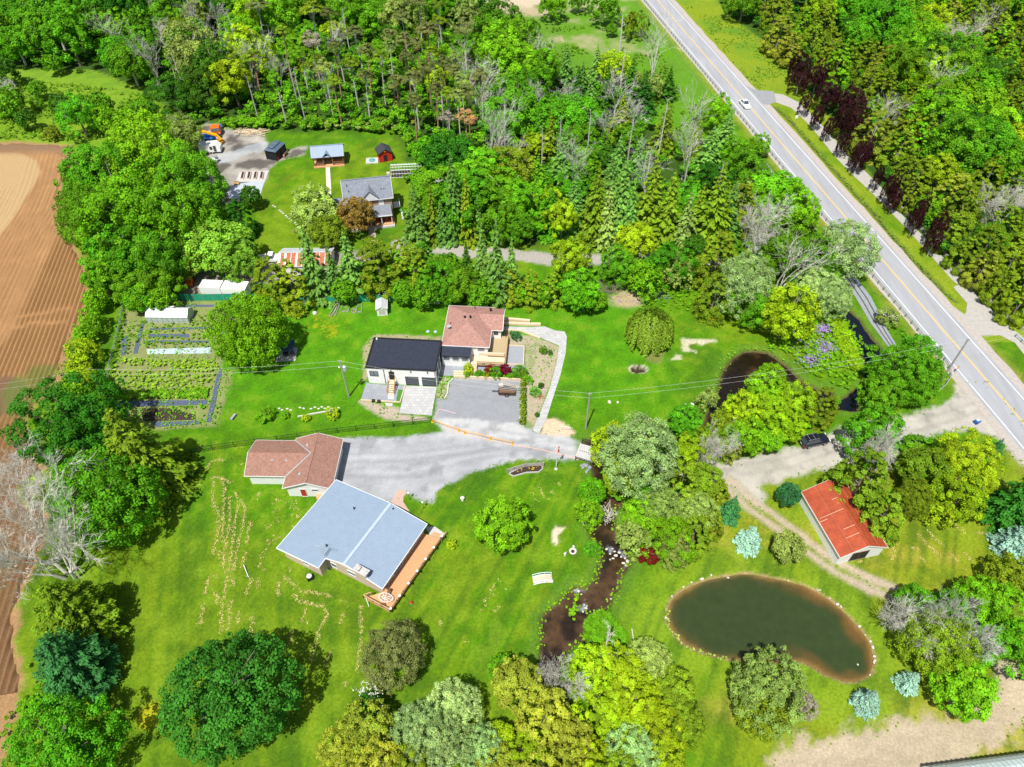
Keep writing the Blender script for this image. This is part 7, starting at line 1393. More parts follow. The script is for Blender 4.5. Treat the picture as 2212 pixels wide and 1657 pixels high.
# --- scattered bushes in the upper left meadow
for x, y, r, c, k in ((55, 255, 22, 'dark', 'm1'), (18, 215, 28, 'mid', 'm2'), (130, 225, 26, 'dark', 'm1'), (165, 245, 34, 'mid', 'm2'), (215, 225, 30, 'mid', 'm1'), (225, 255, 24, 'bright', 'm2'), (80, 190, 20, 'mid', 'm1'), (110, 135, 22, 'mid', 'm1'), (5, 150, 26, 'dark', 'm2'), (110, 285, 18, 'olive', 's1'), (80, 222, 14, 'mid', 's2'), (270, 255, 26, 'bright', 'm1'), (310, 235, 24, 'mid', 'm2'), (10, 235, 20, 'mid', 's1')):
    T(k, x, y, r, c)
T('b5', 12, 195, 14, 'grey', bark='bark_pale'); T('b5', 150, 245, 16, 'grey', bark='bark_pale')
# --- small trees in the meadow by the highway
for x, y, r, c, k in ((1195, 5, 28, 'bright', 'l1'), (1310, 12, 30, 'mid', 'l2'), (1365, 48, 24, 'olive', 'l2'), (1322, 62, 14, 'mid', 'm1'), (1150, 55, 14, 'mid', 'l4'), (1250, 0, 20, 'mid', 'l1'), (1318, 140, 20, 'olive', 'm1'), (1410, 185, 22, 'pale', 'm2'), (1375, 165, 14, 'pale', 'm1')):
    T(k, x, y, r, c, bark='bark_pale')
T('b3', 1345, 70, 18, 'grey', 12, bark='bark_pale'); T('b1', 1420, 130, 26, 'grey', 15, bark='bark_pale', label='tall two-stemmed leafless tree nearest the guardrail, above the forest edge')
for x, y, r, c, k in ((1968, 418, 26, 'olive', 'c1'), (2008, 450, 28, 'bright', 'l1'), (2048, 500, 30, 'olive', 'c2'), (2085, 545, 30, 'olive', 'c1'), (2125, 580, 32, 'golden', 'c2'), (2165, 615, 32, 'olive', 'c1'), (2205, 655, 34, 'olive', 'c2'), (2140, 520, 34, 'mid', 'l1'), (2190, 560, 36, 'olive', 'c1')):
    T(k, x, y, r, c)
# --- young purple maples along the path
mp = t30([(240, 820), (292, 1005), (390, 1125), (480, 1225), (604, 1362), (738, 1510), (900, 1650)]) + t31([(1040, 190), (1215, 385), (1372, 555)])
for i, (x, y) in enumerate(mp):
    X_, Y_ = G(x, y); s = (1.0, .55, .7, .5, .62, .62, .5, .55, .5, .5)[i]
    plant('m2', X_, Y_, s * rnd.uniform(.75, .95), rnd.uniform(.85, 1.05), 'purple', 'bark_pale', name='purple_maple', group=P1)
for x, y, r in ((1728, 145, 22), (1768, 165, 20), (1790, 205, 24), (1838, 220, 26), (1852, 265, 24), (1866, 328, 20), (1822, 262, 18), (1928, 405, 14), (2028, 492, 16), (1990, 455, 13)):
    T('l1', x, y, r, 'purple', 8, name='purple_maple')
# ------------------------------------------------------------------ the two woods, tree by tree
def scatter(poly, d0, fn, jit=.8, ymax=275):
    P = np.array(poly); out = []; placed = [(t[4], t[5], t[7]) for t in TREES]
    y = P[:, 1].min(); row = 0
    while y < min(ymax, P[:, 1].max()):
        d = d0 * (1 + max(0, y - 150) / 400.0); x = max(P[:, 0].min(), -1106 / 1533 * (y * CP + HC * SP) - 6) + (row % 2) * d / 2; xm = min(P[:, 0].max(), 1106 / 1533 * (y * CP + HC * SP) + 8)
        while x < xm:
            a = x + rnd.uniform(-1, 1) * d * .32; b = y + rnd.uniform(-1, 1) * d * .32
            if inside(a, b, poly) and abs((a - rd[0]) * (road_pt(0, 1)[0] - rd[0]) + (b - rd[1]) * (road_pt(0, 1)[1] - rd[1])) > 13 and all((a - q[0]) ** 2 + (b - q[1]) ** 2 > (2.6 + q[2] * .35) ** 2 for q in placed): fn(a, b, *px(a, b)); out.append((a, b))
            x += d
        y += d * .88; row += 1
    return out
BROAD = ('l1', 'l2', 'l4', 'l3')
def fa_(a, b, ix, iy):
    u = rnd.random(); s = rnd.uniform(.85, 1.2) * 1.2
    pinezone = 560 < ix < 1060 and 90 < iy < 330 and (iy > 60 + abs(ix - 800) * .1)
    deadz = (300 < ix < 560 and iy < 300) or (480 < ix < 860 and 150 < iy < 330) or (1040 < ix < 1180 and iy > 180) or (1180 < ix < 1420 and 130 < iy < 470)
    if pinezone: s *= .8
    if pinezone and u < .5:
        c = rnd.choices(('brown', 'olive', 'grey', 'mid', 'rust'), (5, 3, 1.2, 1.5, .15))[0]; plant(rnd.choice(('n1', 'n2', 'n3')), a, b, rnd.uniform(.85, 1.3), rnd.uniform(.8, 1.05), c, 'bark_orange' if rnd.random() < .5 else 'bark_grey'); return
    if (deadz or pinezone) and rnd.random() < .42 or u > .92:
        plant(rnd.choice(('b1', 'b2', 'b3', 'b3')), a, b, rnd.uniform(.8, 1.25), rnd.uniform(.8, 1.15), 'grey', rnd.choice(('bark_pale', 'bark_grey'))); return
    if 1150 < ix < 1560 and iy > 100 and u < .55:
        plant(rnd.choice(('p1', 'p2', 'p3')), a, b, s * rnd.uniform(.8, 1.05), rnd.uniform(.7, 1.0), rnd.choice(('olive', 'spruce', 'mid', 'spruce')), 'bark'); return
    if 1150 < ix < 1560 and iy > 300: s *= .72
    c = rnd.choices(('mid', 'bright', 'dark', 'yellow', 'olive', 'pale'), (5, 4, 1.4, 1.3 if ix < 500 else .8, .7, .4))[0]
    if ix < 260: c = rnd.choice(('mid', 'bright', 'mid', 'dark'))
    plant(rnd.choice(BROAD), a, b, s, s * rnd.uniform(.8, 1.1) * (.6 if pinezone else .8 if iy > 230 else 1), c, rnd.choice(('bark', 'bark_pale')))
def fb_(a, b, ix, iy):
    u = rnd.random(); s = rnd.uniform(.85, 1.15) * 1.18
    ced = vnoise(np.array([a]), np.array([b]), 30, 91)[0] + .25 * (iy < 200) + .35 * (iy > 430) - .25 * (ix < 1850)
    if u > .955: plant(rnd.choice(('b2', 'b1', 'b4')), a, b, rnd.uniform(.8, 1.1), rnd.uniform(.8, 1.05), 'grey', 'bark_pale'); return
    if ced > .62: plant(rnd.choice(('c1', 'c2', 'c3')), a, b, s * 1.15, s * rnd.uniform(.85, 1.1), rnd.choices(('olive', 'golden', 'bright'), (6, .8, .8))[0], 'bark'); return
    plant(rnd.choice(BROAD), a, b, s, s * rnd.uniform(.8, 1.05), rnd.choices(('mid', 'bright', 'dark', 'yellow'), (4, 4, 1.5, 1.5))[0], 'bark')
T('n2', 1010, 258, 24, 'rust', 15, bark='bark_orange', label='rust-orange dying pine standing out in the middle of the wood'); T('n1', 968, 262, 20, 'grey', 14, bark='bark_grey')
scatter(FOREST_A, 7.6, fa_); 
scatter(FOREST_B, 7.5, fb_)
# wooded ground between the spruces and the lane, and along the creek
scatter(g2([(1240, 470), (1480, 470), (1500, 520), (1440, 540), (1300, 540), (1240, 520)]), 5.5, lambda a, b, ix, iy: plant('m2', a, b, 1, 1, 'mid'))
print('TREES', len(TREES), {n: sum(1 for t in TREES if t[1] == n) for n in set(t[1] for t in TREES)})
# undergrowth: stuff
def undergrowth(name, poly, dens, rr, n_per, size, colr, label, zs=1.0, seed=1, ymax=300, jag=1.2, h0=.2, avoid=None):
    g = np.random.default_rng(seed); P = np.array(poly); A = (P[:, 0].max() - P[:, 0].min()) * (min(ymax, P[:, 1].max()) - P[:, 1].min()); n = int(A * dens)
    a = g.uniform(P[:, 0].min(), P[:, 0].max(), n); b = g.uniform(P[:, 1].min(), min(ymax, P[:, 1].max()), n)
    k = (sdpoly(a, b, poly) + (fbm(a, b, 3, seed) - .5) * jag * 3 < 0) & (np.abs(a) < 1106 / 1533 * (b * CP + HC * SP) + 6)
    if avoid is not None: k &= avoid(a, b)
    a, b = a[k], b[k]; m = len(a); r = g.uniform(*rr, m); cen = np.stack([a, b, r * .3 * zs + h0], 1)
    V, F, c = leaves(cen, r, int((r ** 2).sum() / (np.mean(r) ** 2) * n_per), size, up=2.0, flat=zs, seed=seed, ctr=(0, 0, -4000), shell=.5)
    o = npmesh(name, V, F, 'leaf_' + colr, c); return tag(o, label, 'undergrowth', kind='stuff')
undergrowth('undergrowth', FOREST_A, .10, (1.2, 3.0), 90, .5, 'mid', 'dense green undergrowth between the trunks of the upper left wood', .9, 3)
undergrowth('undergrowth', FOREST_B, .08, (1.2, 2.6), 80, .5, 'dark', 'dark undergrowth under the wood right of the highway', .9, 4)
# ------------------------------------------------------------------ small plants, clippings, flowers (things nobody could count are stuff)
def clumps(name, pts, n_per, size, colr, label, cat='plants', rr=(.3, .6), zs=.8, seed=1, kind='stuff', z0=0.0, up=2.0):
    g = np.random.default_rng(seed); pts = np.asarray(pts, float); r = g.uniform(*rr, len(pts)); cen = np.concatenate([pts[:, :2], (r * .35 * zs + z0)[:, None]], 1)
    V, F, c = leaves(cen, r, int(n_per * len(pts)), size, up=up, flat=zs, seed=seed, ctr=(0, 0, -4000), shell=.4)
    return tag(npmesh(name, V, F, 'leaf_' + colr, c), label, cat, kind=kind)
def inpoly(poly, n, seed):
    g = np.random.default_rng(seed); P = np.array(poly); a = g.uniform(P[:, 0].min(), P[:, 0].max(), n); b = g.uniform(P[:, 1].min(), P[:, 1].max(), n); k = sdpoly(a, b, poly) < 0; return np.stack([a[k], b[k]], 1)
def alongline(line, step, jit, seed):
    g = np.random.default_rng(seed); out = []
    for a, b in zip(line[:-1], line[1:]):
        a, b = np.array(a), np.array(b); n = max(1, int(np.linalg.norm(b - a) / step))
        for i in range(n): out.append(a + (b - a) * (i + g.uniform(0, 1)) / n + g.normal(size=2) * jit)
    return np.array(out)
# straw-coloured clippings lying in windrows
leafmat('straw', (.80, .62, .26), .1); pass
leafmat('leaf_flower_violet', (.42, .24, .75), .2); leafmat('leaf_flower_white', (.85, .85, .72), .2); leafmat('leaf_flower_yellow', (.85, .62, .02), .2); leafmat('leaf_flower_red', (.75, .12, .08), .2); leafmat('leaf_grass', (.16, .36, .015), .2); leafmat('leaf_grass_dry', (.36, .42, .04), .2); leafmat('leaf_twig', (.42, .30, .2), .1)
for k in ('flower_violet', 'flower_white', 'flower_yellow', 'flower_red', 'grass', 'grass_dry', 'twig'): pass
def flakes(P, z, size, seed, name, mk, label, per=7, jit=.16, cat='clippings'):
    g = np.random.default_rng(seed); P = np.repeat(P, per, 0); n = len(P); p = np.stack([P[:, 0] + g.normal(0, jit, n), P[:, 1] + g.normal(0, jit, n), z + g.uniform(0, .12, n)], 1)
    nrm = g.normal(size=(n, 3)) * .5 + [0, 0, 1.0]; nrm /= np.linalg.norm(nrm, axis=1, keepdims=True); t = np.cross(nrm, g.normal(size=(n, 3))); t /= np.linalg.norm(t, axis=1, keepdims=True); b = np.cross(nrm, t); s = size * g.uniform(.5, 1.3, (n, 1)) * .5
    V = np.stack([p - t * s, p + b * s * .7, p + t * s, p - b * s * .7], 1).reshape(-1, 3); v = g.uniform(.7, 1.2, n); c = np.repeat(np.stack([v, v, v], 1), 4, 0)
    return tag(npmesh(name, V, np.arange(4 * n).reshape(-1, 4), mk, c), label, cat, kind='stuff')
W = []
def row(L, step=.42, drop=.25, jit=.12): 
    q = alongline(g2(L), step * .45, jit, len(W) + 3); nn = vnoise(q[:, 0], q[:, 1], 1.3, len(W)); W.append(q[nn > drop])
for L in ([(1850, 830), (1845, 950), (1850, 1050), (1890, 1130), (1880, 1280), (1850, 1400), (1840, 1480)], [(1925, 810), (1940, 900), (1930, 1100), (1920, 1270), (1905, 1400), (1890, 1520)], [(1985, 970), (1985, 1100), (1980, 1220), (1960, 1330), (1940, 1440), (1925, 1600)], [(2030, 930), (2050, 1030), (2035, 1180), (2020, 1300), (2000, 1460), (1965, 1640)],
          [(2090, 950), (2110, 1080), (2100, 1200), (2075, 1300), (2055, 1400), (2040, 1500), (2010, 1640)], [(2165, 1180), (2140, 1330), (2120, 1450), (2090, 1580)], [(1820, 805), (1920, 820), (2000, 855)], [(1790, 725), (1820, 670), (1930, 655)], [(2080, 700), (2110, 630)]): row(t02(L))
for L in ([(1800, 20), (1775, 180), (1745, 330), (1735, 420)], [(1860, 0), (1840, 150), (1890, 200), (1870, 270)], [(1960, 0), (1940, 150), (1920, 300), (1905, 500)], [(2020, 0), (2000, 130), (1990, 300), (1970, 480)], [(2050, 320), (2060, 420)], [(2190, 350), (2170, 450), (2180, 520)], [(2170, 40), (2120, 180)]): row(t03(L))
for L in ([(10, 940), (50, 1000), (130, 1040)], [(180, 1070), (260, 1020), (330, 1030), (360, 1100)], [(300, 1200), (270, 1260)], [(330, 1110), (345, 1170)], [(170, 960), (190, 1010)], [(150, 1090), (200, 1080)], [(40, 1290), (110, 1250), (200, 1170)], [(70, 1400), (150, 1330), (210, 1310)], [(0, 1570), (60, 1480), (150, 1400)], [(20, 1560), (60, 1600)], [(150, 1540), (230, 1590), (250, 1640)]): row(t12(L), .5, .3, .3)
for L in ([(230, 20), (330, 80), (350, 130), (480, 150), (600, 170), (720, 210)], [(310, 170), (370, 220), (480, 250), (570, 270), (620, 330), (590, 400), (550, 450), (520, 560), (500, 680), (480, 740)], [(770, 240), (760, 330), (730, 410), (690, 520), (650, 640), (600, 760), (520, 850), (470, 890)], [(915, 270), (905, 400), (905, 560), (890, 700), (875, 830)], [(430, 320), (390, 400)], [(430, 420), (490, 445)], [(200, 60), (190, 180)], [(320, 470), (300, 590)], [(780, 920), (720, 1040)], [(20, 30), (10, 170)], [(1600, 380), (1580, 430)]): row(t13(L), .42, .28)
for L in ([(2100, 30), (2020, 150), (1960, 300), (1890, 450), (1830, 580)], [(2180, 120), (2080, 300), (1990, 450)], [(1730, 60), (1760, 90)]): row(t13(L), .6, .55, .25)
for L in ([(1370, 1260), (1430, 1330), (1530, 1420), (1620, 1530), (1700, 1600)], [(1290, 1300), (1380, 1390), (1490, 1480)], [(1600, 1370), (1700, 1460), (1760, 1540)], [(1230, 1400), (1300, 1440), (1370, 1500)], [(1290, 1480), (1350, 1540)], [(770, 1540), (900, 1500), (1040, 1470), (1110, 1370)], [(1080, 1420), (1070, 1520)], [(1850, 1330), (1950, 1450), (2100, 1600)], [(1600, 1210), (1700, 1290), (1900, 1290)]): row(t32(L), .5, .35)
for L in ([(240, 880), (255, 940), (285, 990)], [(180, 950), (215, 1010)], [(350, 920), (365, 950)], [(400, 860), (405, 900)]): row(t22(L), .5, .3)
flakes(np.concatenate(W), .03, .13, 5, 'grass_clippings', 'straw', 'straw-coloured grass clippings lying in broken rows over the lawns', 8, .13)
# yellow flowers in the lawns
q = np.concatenate([inpoly([(G(705 + dx, y)) for dx, y in ((-30, 675), (30, 675), (45, 705), (10, 735), (-25, 715))], 900, 4), inpoly(g2([(300, 1535), (335, 1530), (345, 1550), (320, 1565), (300, 1555)]), 500, 5)]); q = q[fbm(q[:, 0], q[:, 1], 1.2, 3) > .48]
flakes(q, .03, .13, 6, 'lawn_flowers', 'leaf_flower_yellow', 'yellow flowers scattered in two patches of the lawn', 1, .05, 'flowers')
# violet flowers on the bank
def blob(cx, cy, rx, ry, n, seed):
    g = np.random.default_rng(seed); return np.array([G(cx + g.normal() * rx, cy + g.normal() * ry) for _ in range(n)])
BK = [(1660, 725), (1720, 700), (1790, 690), (1835, 690), (1860, 740), (1868, 790), (1830, 845), (1760, 815), (1700, 765), (1650, 750)]
clumps('bank_plants', inpoly(g2(BK), 900, 8), 26, .24, 'bright', 'tall green plants on the bank between the creek bend and the pool', rr=(.35, .75), seed=8); clumps('bank_plants', inpoly(g2([(1785, 682), (1818, 690), (1842, 745), (1860, 805), (1838, 805), (1800, 730)]), 380, 9), 40, .24, 'yellow', 'yellow-green ivy-like plants along the left rim of the creek pool', rr=(.45, .9), seed=9)
flakes(np.concatenate([blob(1778, 717, 11, 7, 160, 1), blob(1782, 758, 11, 8, 150, 2), blob(1748, 783, 12, 7, 130, 3), blob(1740, 745, 16, 12, 50, 4)]), .75, .2, 7, 'violet_flowers', 'leaf_flower_violet', 'violet flowers in three drifts on the bank beside the creek pool', 2, .12, 'flowers')
flakes(np.concatenate([blob(1408, 624, 10, 6, 40, 5), blob(1430, 640, 12, 5, 40, 6), blob(1378, 655, 30, 4, 20, 7)]), .4, .22, 8, 'violet_flowers', 'leaf_flower_violet', 'violet flowers in the wild patch above the willow', 2, .15, 'flowers')
clumps('wild_plants', inpoly(g2([(1385, 600), (1450, 595), (1510, 640), (1600, 680), (1640, 720), (1560, 700), (1480, 672), (1380, 668)]), 700, 10), 20, .24, 'bright', 'rank green growth along the upper lawn edge by the birch', rr=(.3, .65), seed=10)
clumps('bank_plants', np.concatenate([alongline(g2([(1548, 905), (1545, 870), (1553, 820), (1570, 775), (1600, 755), (1650, 752), (1700, 775)]), .35, .5, 11), alongline(CREEK_LO[4:26], .2, .3, 12), alongline(CREEK_LO[32:-2], .2, .3, 13)]), 16, .17, 'grass', 'green fringe of plants along the stream banks', rr=(.15, .38), seed=11)
clumps('water_plants', np.concatenate([blob(1106 + 525 * .2503, 1242.5 + 290 * .2503, 6, 8, 26, 14), blob(1106 + 560 * .2503, 1242.5 + 175 * .2503, 3, 4, 8, 15), blob(1281, 1190, 5, 12, 30, 16)]), 60, .17, 'bright', 'small green islands of plants in the stream', rr=(.2, .45), seed=14, z0=-.45)
clumps('bank_plants', inpoly(g2(t23([(640, 400), (700, 340), (830, 320), (870, 420), (960, 480), (1000, 600), (880, 620), (640, 600), (620, 560)])), 420, 17), 40, .22, 'bright', 'green bushes on the right bank of the lower stream', rr=(.35, .8), seed=17)
rim = [p for p in POND]; clumps('pond_reeds', alongline(g2(t23([(1340, 300), (1350, 450), (1480, 600), (1600, 650), (1750, 700), (1850, 720)])), .3, .15, 18), 18, .2, 'pale', 'reeds along the lower left rim of the pond', rr=(.15, .32), seed=18, z0=-.1); flakes(alongline(rim + rim[:1], .35, .12, 19), -.05, .2, 19, 'pond_rim_stones', 'leaf_twig', 'small pale stones and debris along the pond rim', 1, .1, 'stones')
# elder blossom bushes and white blossom
T('m1', 1712 + 392, 752 + 0, 1, 'mid') if 0 else None
X_, Y_ = tuple(g2(t31([(1015, 1140)]))[0]); plant('s2', X_, Y_, 1.5, 1.4, 'pale', label='white-blossoming bush between gabion wall and guardrail'); flakes(np.array([[X_ + rnd.gauss(0, .8), Y_ + rnd.gauss(0, .8)] for _ in range(90)]), 2.3, .2, 20, 'blossom', 'leaf_flower_white', 'white blossom on the bush between gabion wall and guardrail', 2, .15, 'blossom')
X_, Y_ = G(806, 1500, 3); flakes(np.array([[X_ + rnd.gauss(0, .9), Y_ + rnd.gauss(0, .8)] for _ in range(90)]), 4.4, .2, 21, 'blossom', 'leaf_flower_white', 'white blossom on the shrub below the olive lawn tree', 2, .15, 'blossom')
clumps('verge_plants', alongline(g2(t31([(1120, 1200), (1250, 1330), (1350, 1460), (1450, 1560)])), .3, .7, 22), 20, .22, 'mid', 'dark green verge plants below the guardrail near the side drive', rr=(.3, .6), seed=22)
g_ = np.concatenate([alongline(DRIVE + DRIVE[:1], .35, .25, 97), alongline(EDRIVE, .35, .4, 98), alongline(TRACK, .3, .22, 99), alongline(DIRT, .4, .8, 96)]); g_ = g_[(vnoise(g_[:, 0], g_[:, 1], 1.5, 3) > .35) & ~((g_[:, 0] > 10) & (g_[:, 0] < 19) & (g_[:, 1] > 62))]; clumps('verge_weeds', g_, 9, .13, 'grass', 'grass and weeds creeping over the edges of the drives', rr=(.1, .28), zs=.5, seed=97)
# vegetable garden: rows of plants
def vrow(L, step, jit, seed): return alongline(g2(Z6(L)), step, jit, seed)
A_ = [vrow([(220, 215), (300, 225), (420, 235)], .5, .5, 31), vrow([(540, 140), (600, 180), (680, 200)], .45, 1.1, 32), vrow([(540, 200), (620, 235), (680, 230)], .4, .8, 33), vrow([(250, 300), (640, 305)], .6, .2, 34), vrow([(240, 340), (420, 345), (640, 342)], .4, .35, 35), vrow([(225, 225), (215, 350)], .5, .4, 36), vrow([(280, 262), (520, 262)], .7, .15, 37), vrow([(255, 330), (640, 335)], .7, .2, 38), vrow([(150, 400), (170, 300), (180, 240)], .4, .35, 39), vrow([(500, 265), (650, 290)], .5, .5, 40)]
clumps('vegetable_plants', np.concatenate(A_), 32, .17, 'bright', 'vegetable plants in the upper rows of the garden', rr=(.25, .55), seed=31)
BB = [vrow([(120 + k * 0, 440 + k), (660, 445 + k)], .22, .3, 41 + k) for k in (0, 28)] + [vrow([(60, 470 + 30 * k), (690 - 9 * k, 470 + 30 * k)], .24, .3, 50 + k) for k in range(7)]
BB = np.concatenate(BB); BB = BB[vnoise(BB[:, 0], BB[:, 1], 2.2, 5) > .15]; clumps('vegetable_plants', BB, 36, .17, 'lime', 'pale green crop rows in the lower half of the garden', rr=(.28, .6), seed=41); clumps('vegetable_plants', inpoly(g2(Z6([(60, 620), (650, 600), (630, 660), (60, 668)])), 700, 60), 22, .17, 'bright', 'bright green crop strip above the black fabric', rr=(.25, .5), seed=60)
clumps('vegetable_plants', np.concatenate([vrow([(380, 735), (480, 715)], .25, .5, 61), vrow([(510, 710), (620, 712), (600, 740)], .3, .4, 62), vrow([(655, 805), (700, 700), (640, 680)], .4, .3, 63), vrow([(590, 765), (600, 810)], .3, .3, 64)]), 30, .18, 'bright', 'green plants between the lowest fabric strips', rr=(.25, .45), seed=61)
g_ = inpoly(GARDEN, 4000, 65); g_ = g_[vnoise(g_[:, 0], g_[:, 1], 2.5, 8) > .45]; clumps('garden_weeds', g_, 9, .16, 'bright', 'low weeds over the soil of the vegetable garden', rr=(.12, .3), seed=65)
clumps('hedge_vines', np.concatenate([alongline(g2([(272, 645), (262, 700), (250, 760), (236, 820), (222, 870)]), .16, .35, 66), alongline(g2([(300, 640), (400, 645), (450, 644)]), .3, .3, 67)]), 30, .2, 'mid', 'dark green vines covering the fence left of the vegetable garden', rr=(.35, .75), seed=66)
clumps('wild_plants', np.concatenate([alongline(g2([(195, 640), (185, 700), (160, 745), (145, 800)]), .3, 1.0, 68), alongline(g2([(100, 1460), (70, 1520), (45, 1600), (20, 1660)]), .3, 1.6, 69), alongline(g2([(140, 820), (90, 900), (90, 980)]), .5, 1.2, 70)]), 26, .25, 'grass', 'wild grass and weeds between the ploughed field and the lawn', rr=(.3, .8), seed=68)
# strip of crops and weeds at the field edge, rough meadow at the upper left, tall grass by the highway
mq = inpoly(g2([(-60, 160), (300, 200), (430, 290), (160, 306), (-60, 300)]), 4500, 71); mq = mq[fbm(mq[:, 0], mq[:, 1], 5, 9) > .45]; clumps('meadow_grass', mq, 12, .34, 'grass', 'rough tussocks in the meadow above the ploughed field', rr=(.4, 1.0), zs=.6, seed=71)
mq = inpoly(g2([(1180, 60), (1400, 60), (1470, 200), (1560, 260), (1600, 320), (1450, 300), (1330, 190), (1150, 130)]), 3500, 72); mq = mq[(fbm(mq[:, 0], mq[:, 1], 5, 19) > .47) & (sdpoly(mq[:, 0], mq[:, 1], DRY) > 1)]; clumps('meadow_grass', mq, 12, .34, 'grass', 'rough grass between the highway guardrail and the left wood', rr=(.4, .9), zs=.6, seed=72)
mq = inpoly(g2([(1470, 0), (1640, 60), (1700, 160), (1640, 200), (1500, 40)]), 2400, 73); mq = mq[fbm(mq[:, 0], mq[:, 1], 5, 29) > .5]; clumps('verge_grass', mq, 10, .22, 'grass', 'tussocks on the far highway verge', rr=(.2, .5), zs=.5, seed=73)
clumps('ditch_plants', alongline(DITCH, .35, .35, 75), 12, .22, 'grass', 'green plants in the ditch between road and footpath', rr=(.2, .45), zs=.6, seed=75, z0=-.3)
clumps('edge_bushes', np.concatenate([inpoly(g2([(480, 262), (640, 262), (760, 262), (860, 258), (900, 300), (870, 300), (780, 285), (560, 282), (480, 280)]), 330, 76), inpoly(g2([(870, 300), (960, 330), (1010, 380), (990, 430), (900, 440), (880, 400), (900, 360)]), 400, 77), inpoly(g2([(1050, 440), (1240, 430), (1240, 500), (1060, 520)]), 240, 78), alongline(g2([(1290, 600), (1400, 590), (1500, 600)]), .5, 2, 79)]), 150, .36, 'mid', 'green bushes along the lower edge of the left wood', rr=(1.0, 2.2), seed=76)
clumps('edge_bushes', np.concatenate([inpoly(g2([(640, 262), (900, 262), (880, 290), (660, 285)]), 90, 80), inpoly(g2([(1590, 400), (1640, 380), (1760, 480), (1860, 560), (1830, 590), (1700, 500)]), 200, 81)]), 130, .32, 'pale', 'pale green flowering bushes at the wood edge behind the pavilion', rr=(.7, 1.5), seed=80)
undergrowth('undergrowth', g2([(470, 240), (560, 120), (760, 60), (1000, 80), (1130, 200), (1180, 330), (1100, 440), (1000, 400), (960, 340), (870, 290), (760, 275), (560, 268)]), .085, (1.3, 3.0), 150, .42, 'bright', 'bright young growth between the pine trunks of the left wood', 1.1, 13, h0=1.2)
# brush pile and fallen wood
m = MB()
for i in range(150): x, y = G(1290 + rnd.gauss(0, 17) + 20, 632 + rnd.gauss(0, 9)); a = rnd.uniform(0, 3.1); L = rnd.uniform(.8, 2.4); m.tube((x, y, .1 + rnd.random() * .5), (x + L * math.cos(a), y + L * math.sin(a), .1 + rnd.random() * .6), .035, .015, 4, False)
tag(m.build('brush_pile', 'bark'), 'brown pile of cut branches at the upper lawn edge left of the willow', 'brush pile', kind='stuff')
m = MB()
for i in range(60): x, y = tuple(g2(t22([(820 + rnd.gauss(0, 45), 1140 + rnd.gauss(0, 40))]))[0]); a = rnd.uniform(0, 3.1); L = rnd.uniform(.6, 2.0); m.tube((x, y, -.4 + rnd.random() * .5), (x + L * math.cos(a), y + L * math.sin(a), -.4 + rnd.random() * .6), .04, .015, 4, False)
tag(m.build('driftwood', 'bark_pale'), 'tangle of driftwood branches across the stream above the rapids', 'driftwood', kind='stuff')
m = MB()
for i in range(90): x, y = tuple(g2(Z4([(430 + rnd.random() * 300, 150 + rnd.gauss(0, 18) + 10)]))[0]); a = rnd.uniform(-.5, .5); L = rnd.uniform(.8, 3); m.tube((x, y, .1 + rnd.random() * .3), (x + L * math.cos(a), y + L * math.sin(a), .1 + rnd.random() * .4), .07, .04, 5)
tag(m.build('lumber_pile', 'timber_pale'), 'untidy line of lumber and logs along the top of the yard', 'lumber pile', kind='stuff')
# shrub bed in front of the white house
def shr(zp, key, s, hs, c, label): X_, Y_ = tuple(g2(zp, .5))[0]; plant(key, X_, Y_, s, hs, c, label=label, group=None)
for (x, y, k, s, hs, c, lab) in ((1150, 800, 's1', .75, .9, 'yellow', 'yellow-green shrub at the left end of the bed by the pad'), (1375, 815, 's1', .8, .9, 'crimson', 'dark red round shrub in the bed by the pad, left of the two'), (1530, 812, 's1', .9, .95, 'crimson', 'dark red round shrub in the bed by the pad, right of the two'), (1440, 850, 's2', .75, .9, 'mid', 'green shrub between the two dark red shrubs'), (1690, 840, 's2', .95, 1.0, 'mid', 'large green shrub at the right end of the bed by the pad'), (1260, 835, 's1', .6, .6, 'mid', 'low green shrub right of the yellow-green one in the bed'),
                             (1150, 840, 's2', .5, .5, 'bright', 'low bright shrub in front of the yellow-green one'), (1580, 858, 's1', .5, .5, 'bright', 'low bright shrub right of the red pair'), (1335, 850, 's2', .45, .5, 'yellow', 'small yellowish shrub left of the red pair'), (1655, 455, 's2', .7, .7, 'teal', 'blue-green dwarf conifer on the flower slope below the walkway'), (1600, 412, 's1', .35, .4, 'dark', 'small dark shrub at the top of the flower slope'), (1920, 600, 's2', .55, .7, 'mid', 'green shrub in the middle of the flower slope'), (2000, 615, 's1', .4, .5, 'dark', 'round dark shrub near the walkway bend'), (1905, 955, 's1', .45, .5, 'dark', 'round dark shrub low on the flower slope'), (1780, 905, 's2', .6, .6, 'bright', 'bright shrub beside the top of the cedar hedge'), (1850, 1030, 's2', .7, .6, 'mid', 'wide green shrub above the red flowers'), (1865, 1255, 's1', .35, .45, 'dark', 'small dark shrub near the foot of the walkway')):
    shr(Z1([(x, y)]), k, s, hs, c, lab)
for (p, k, s, hs, c, lab) in ((t12([(80, 290)]), 's2', 1.1, .8, 'bright', 'bright green bush alone above the garage, left one'), (t12([(430, 295)]), 's1', .6, .6, 'yellow', 'small yellow-green bush at the middle of the border strip'), (t12([(668, 270)]), 's2', .8, .8, 'yellow', 'yellow-green bush at the right end of the border strip'), (t12([(250, 270)]), 's1', .6, .5, 'bright', 'low bright green bush between the two bushes above the garage')):
    shr(p, k, s, hs, c, lab)
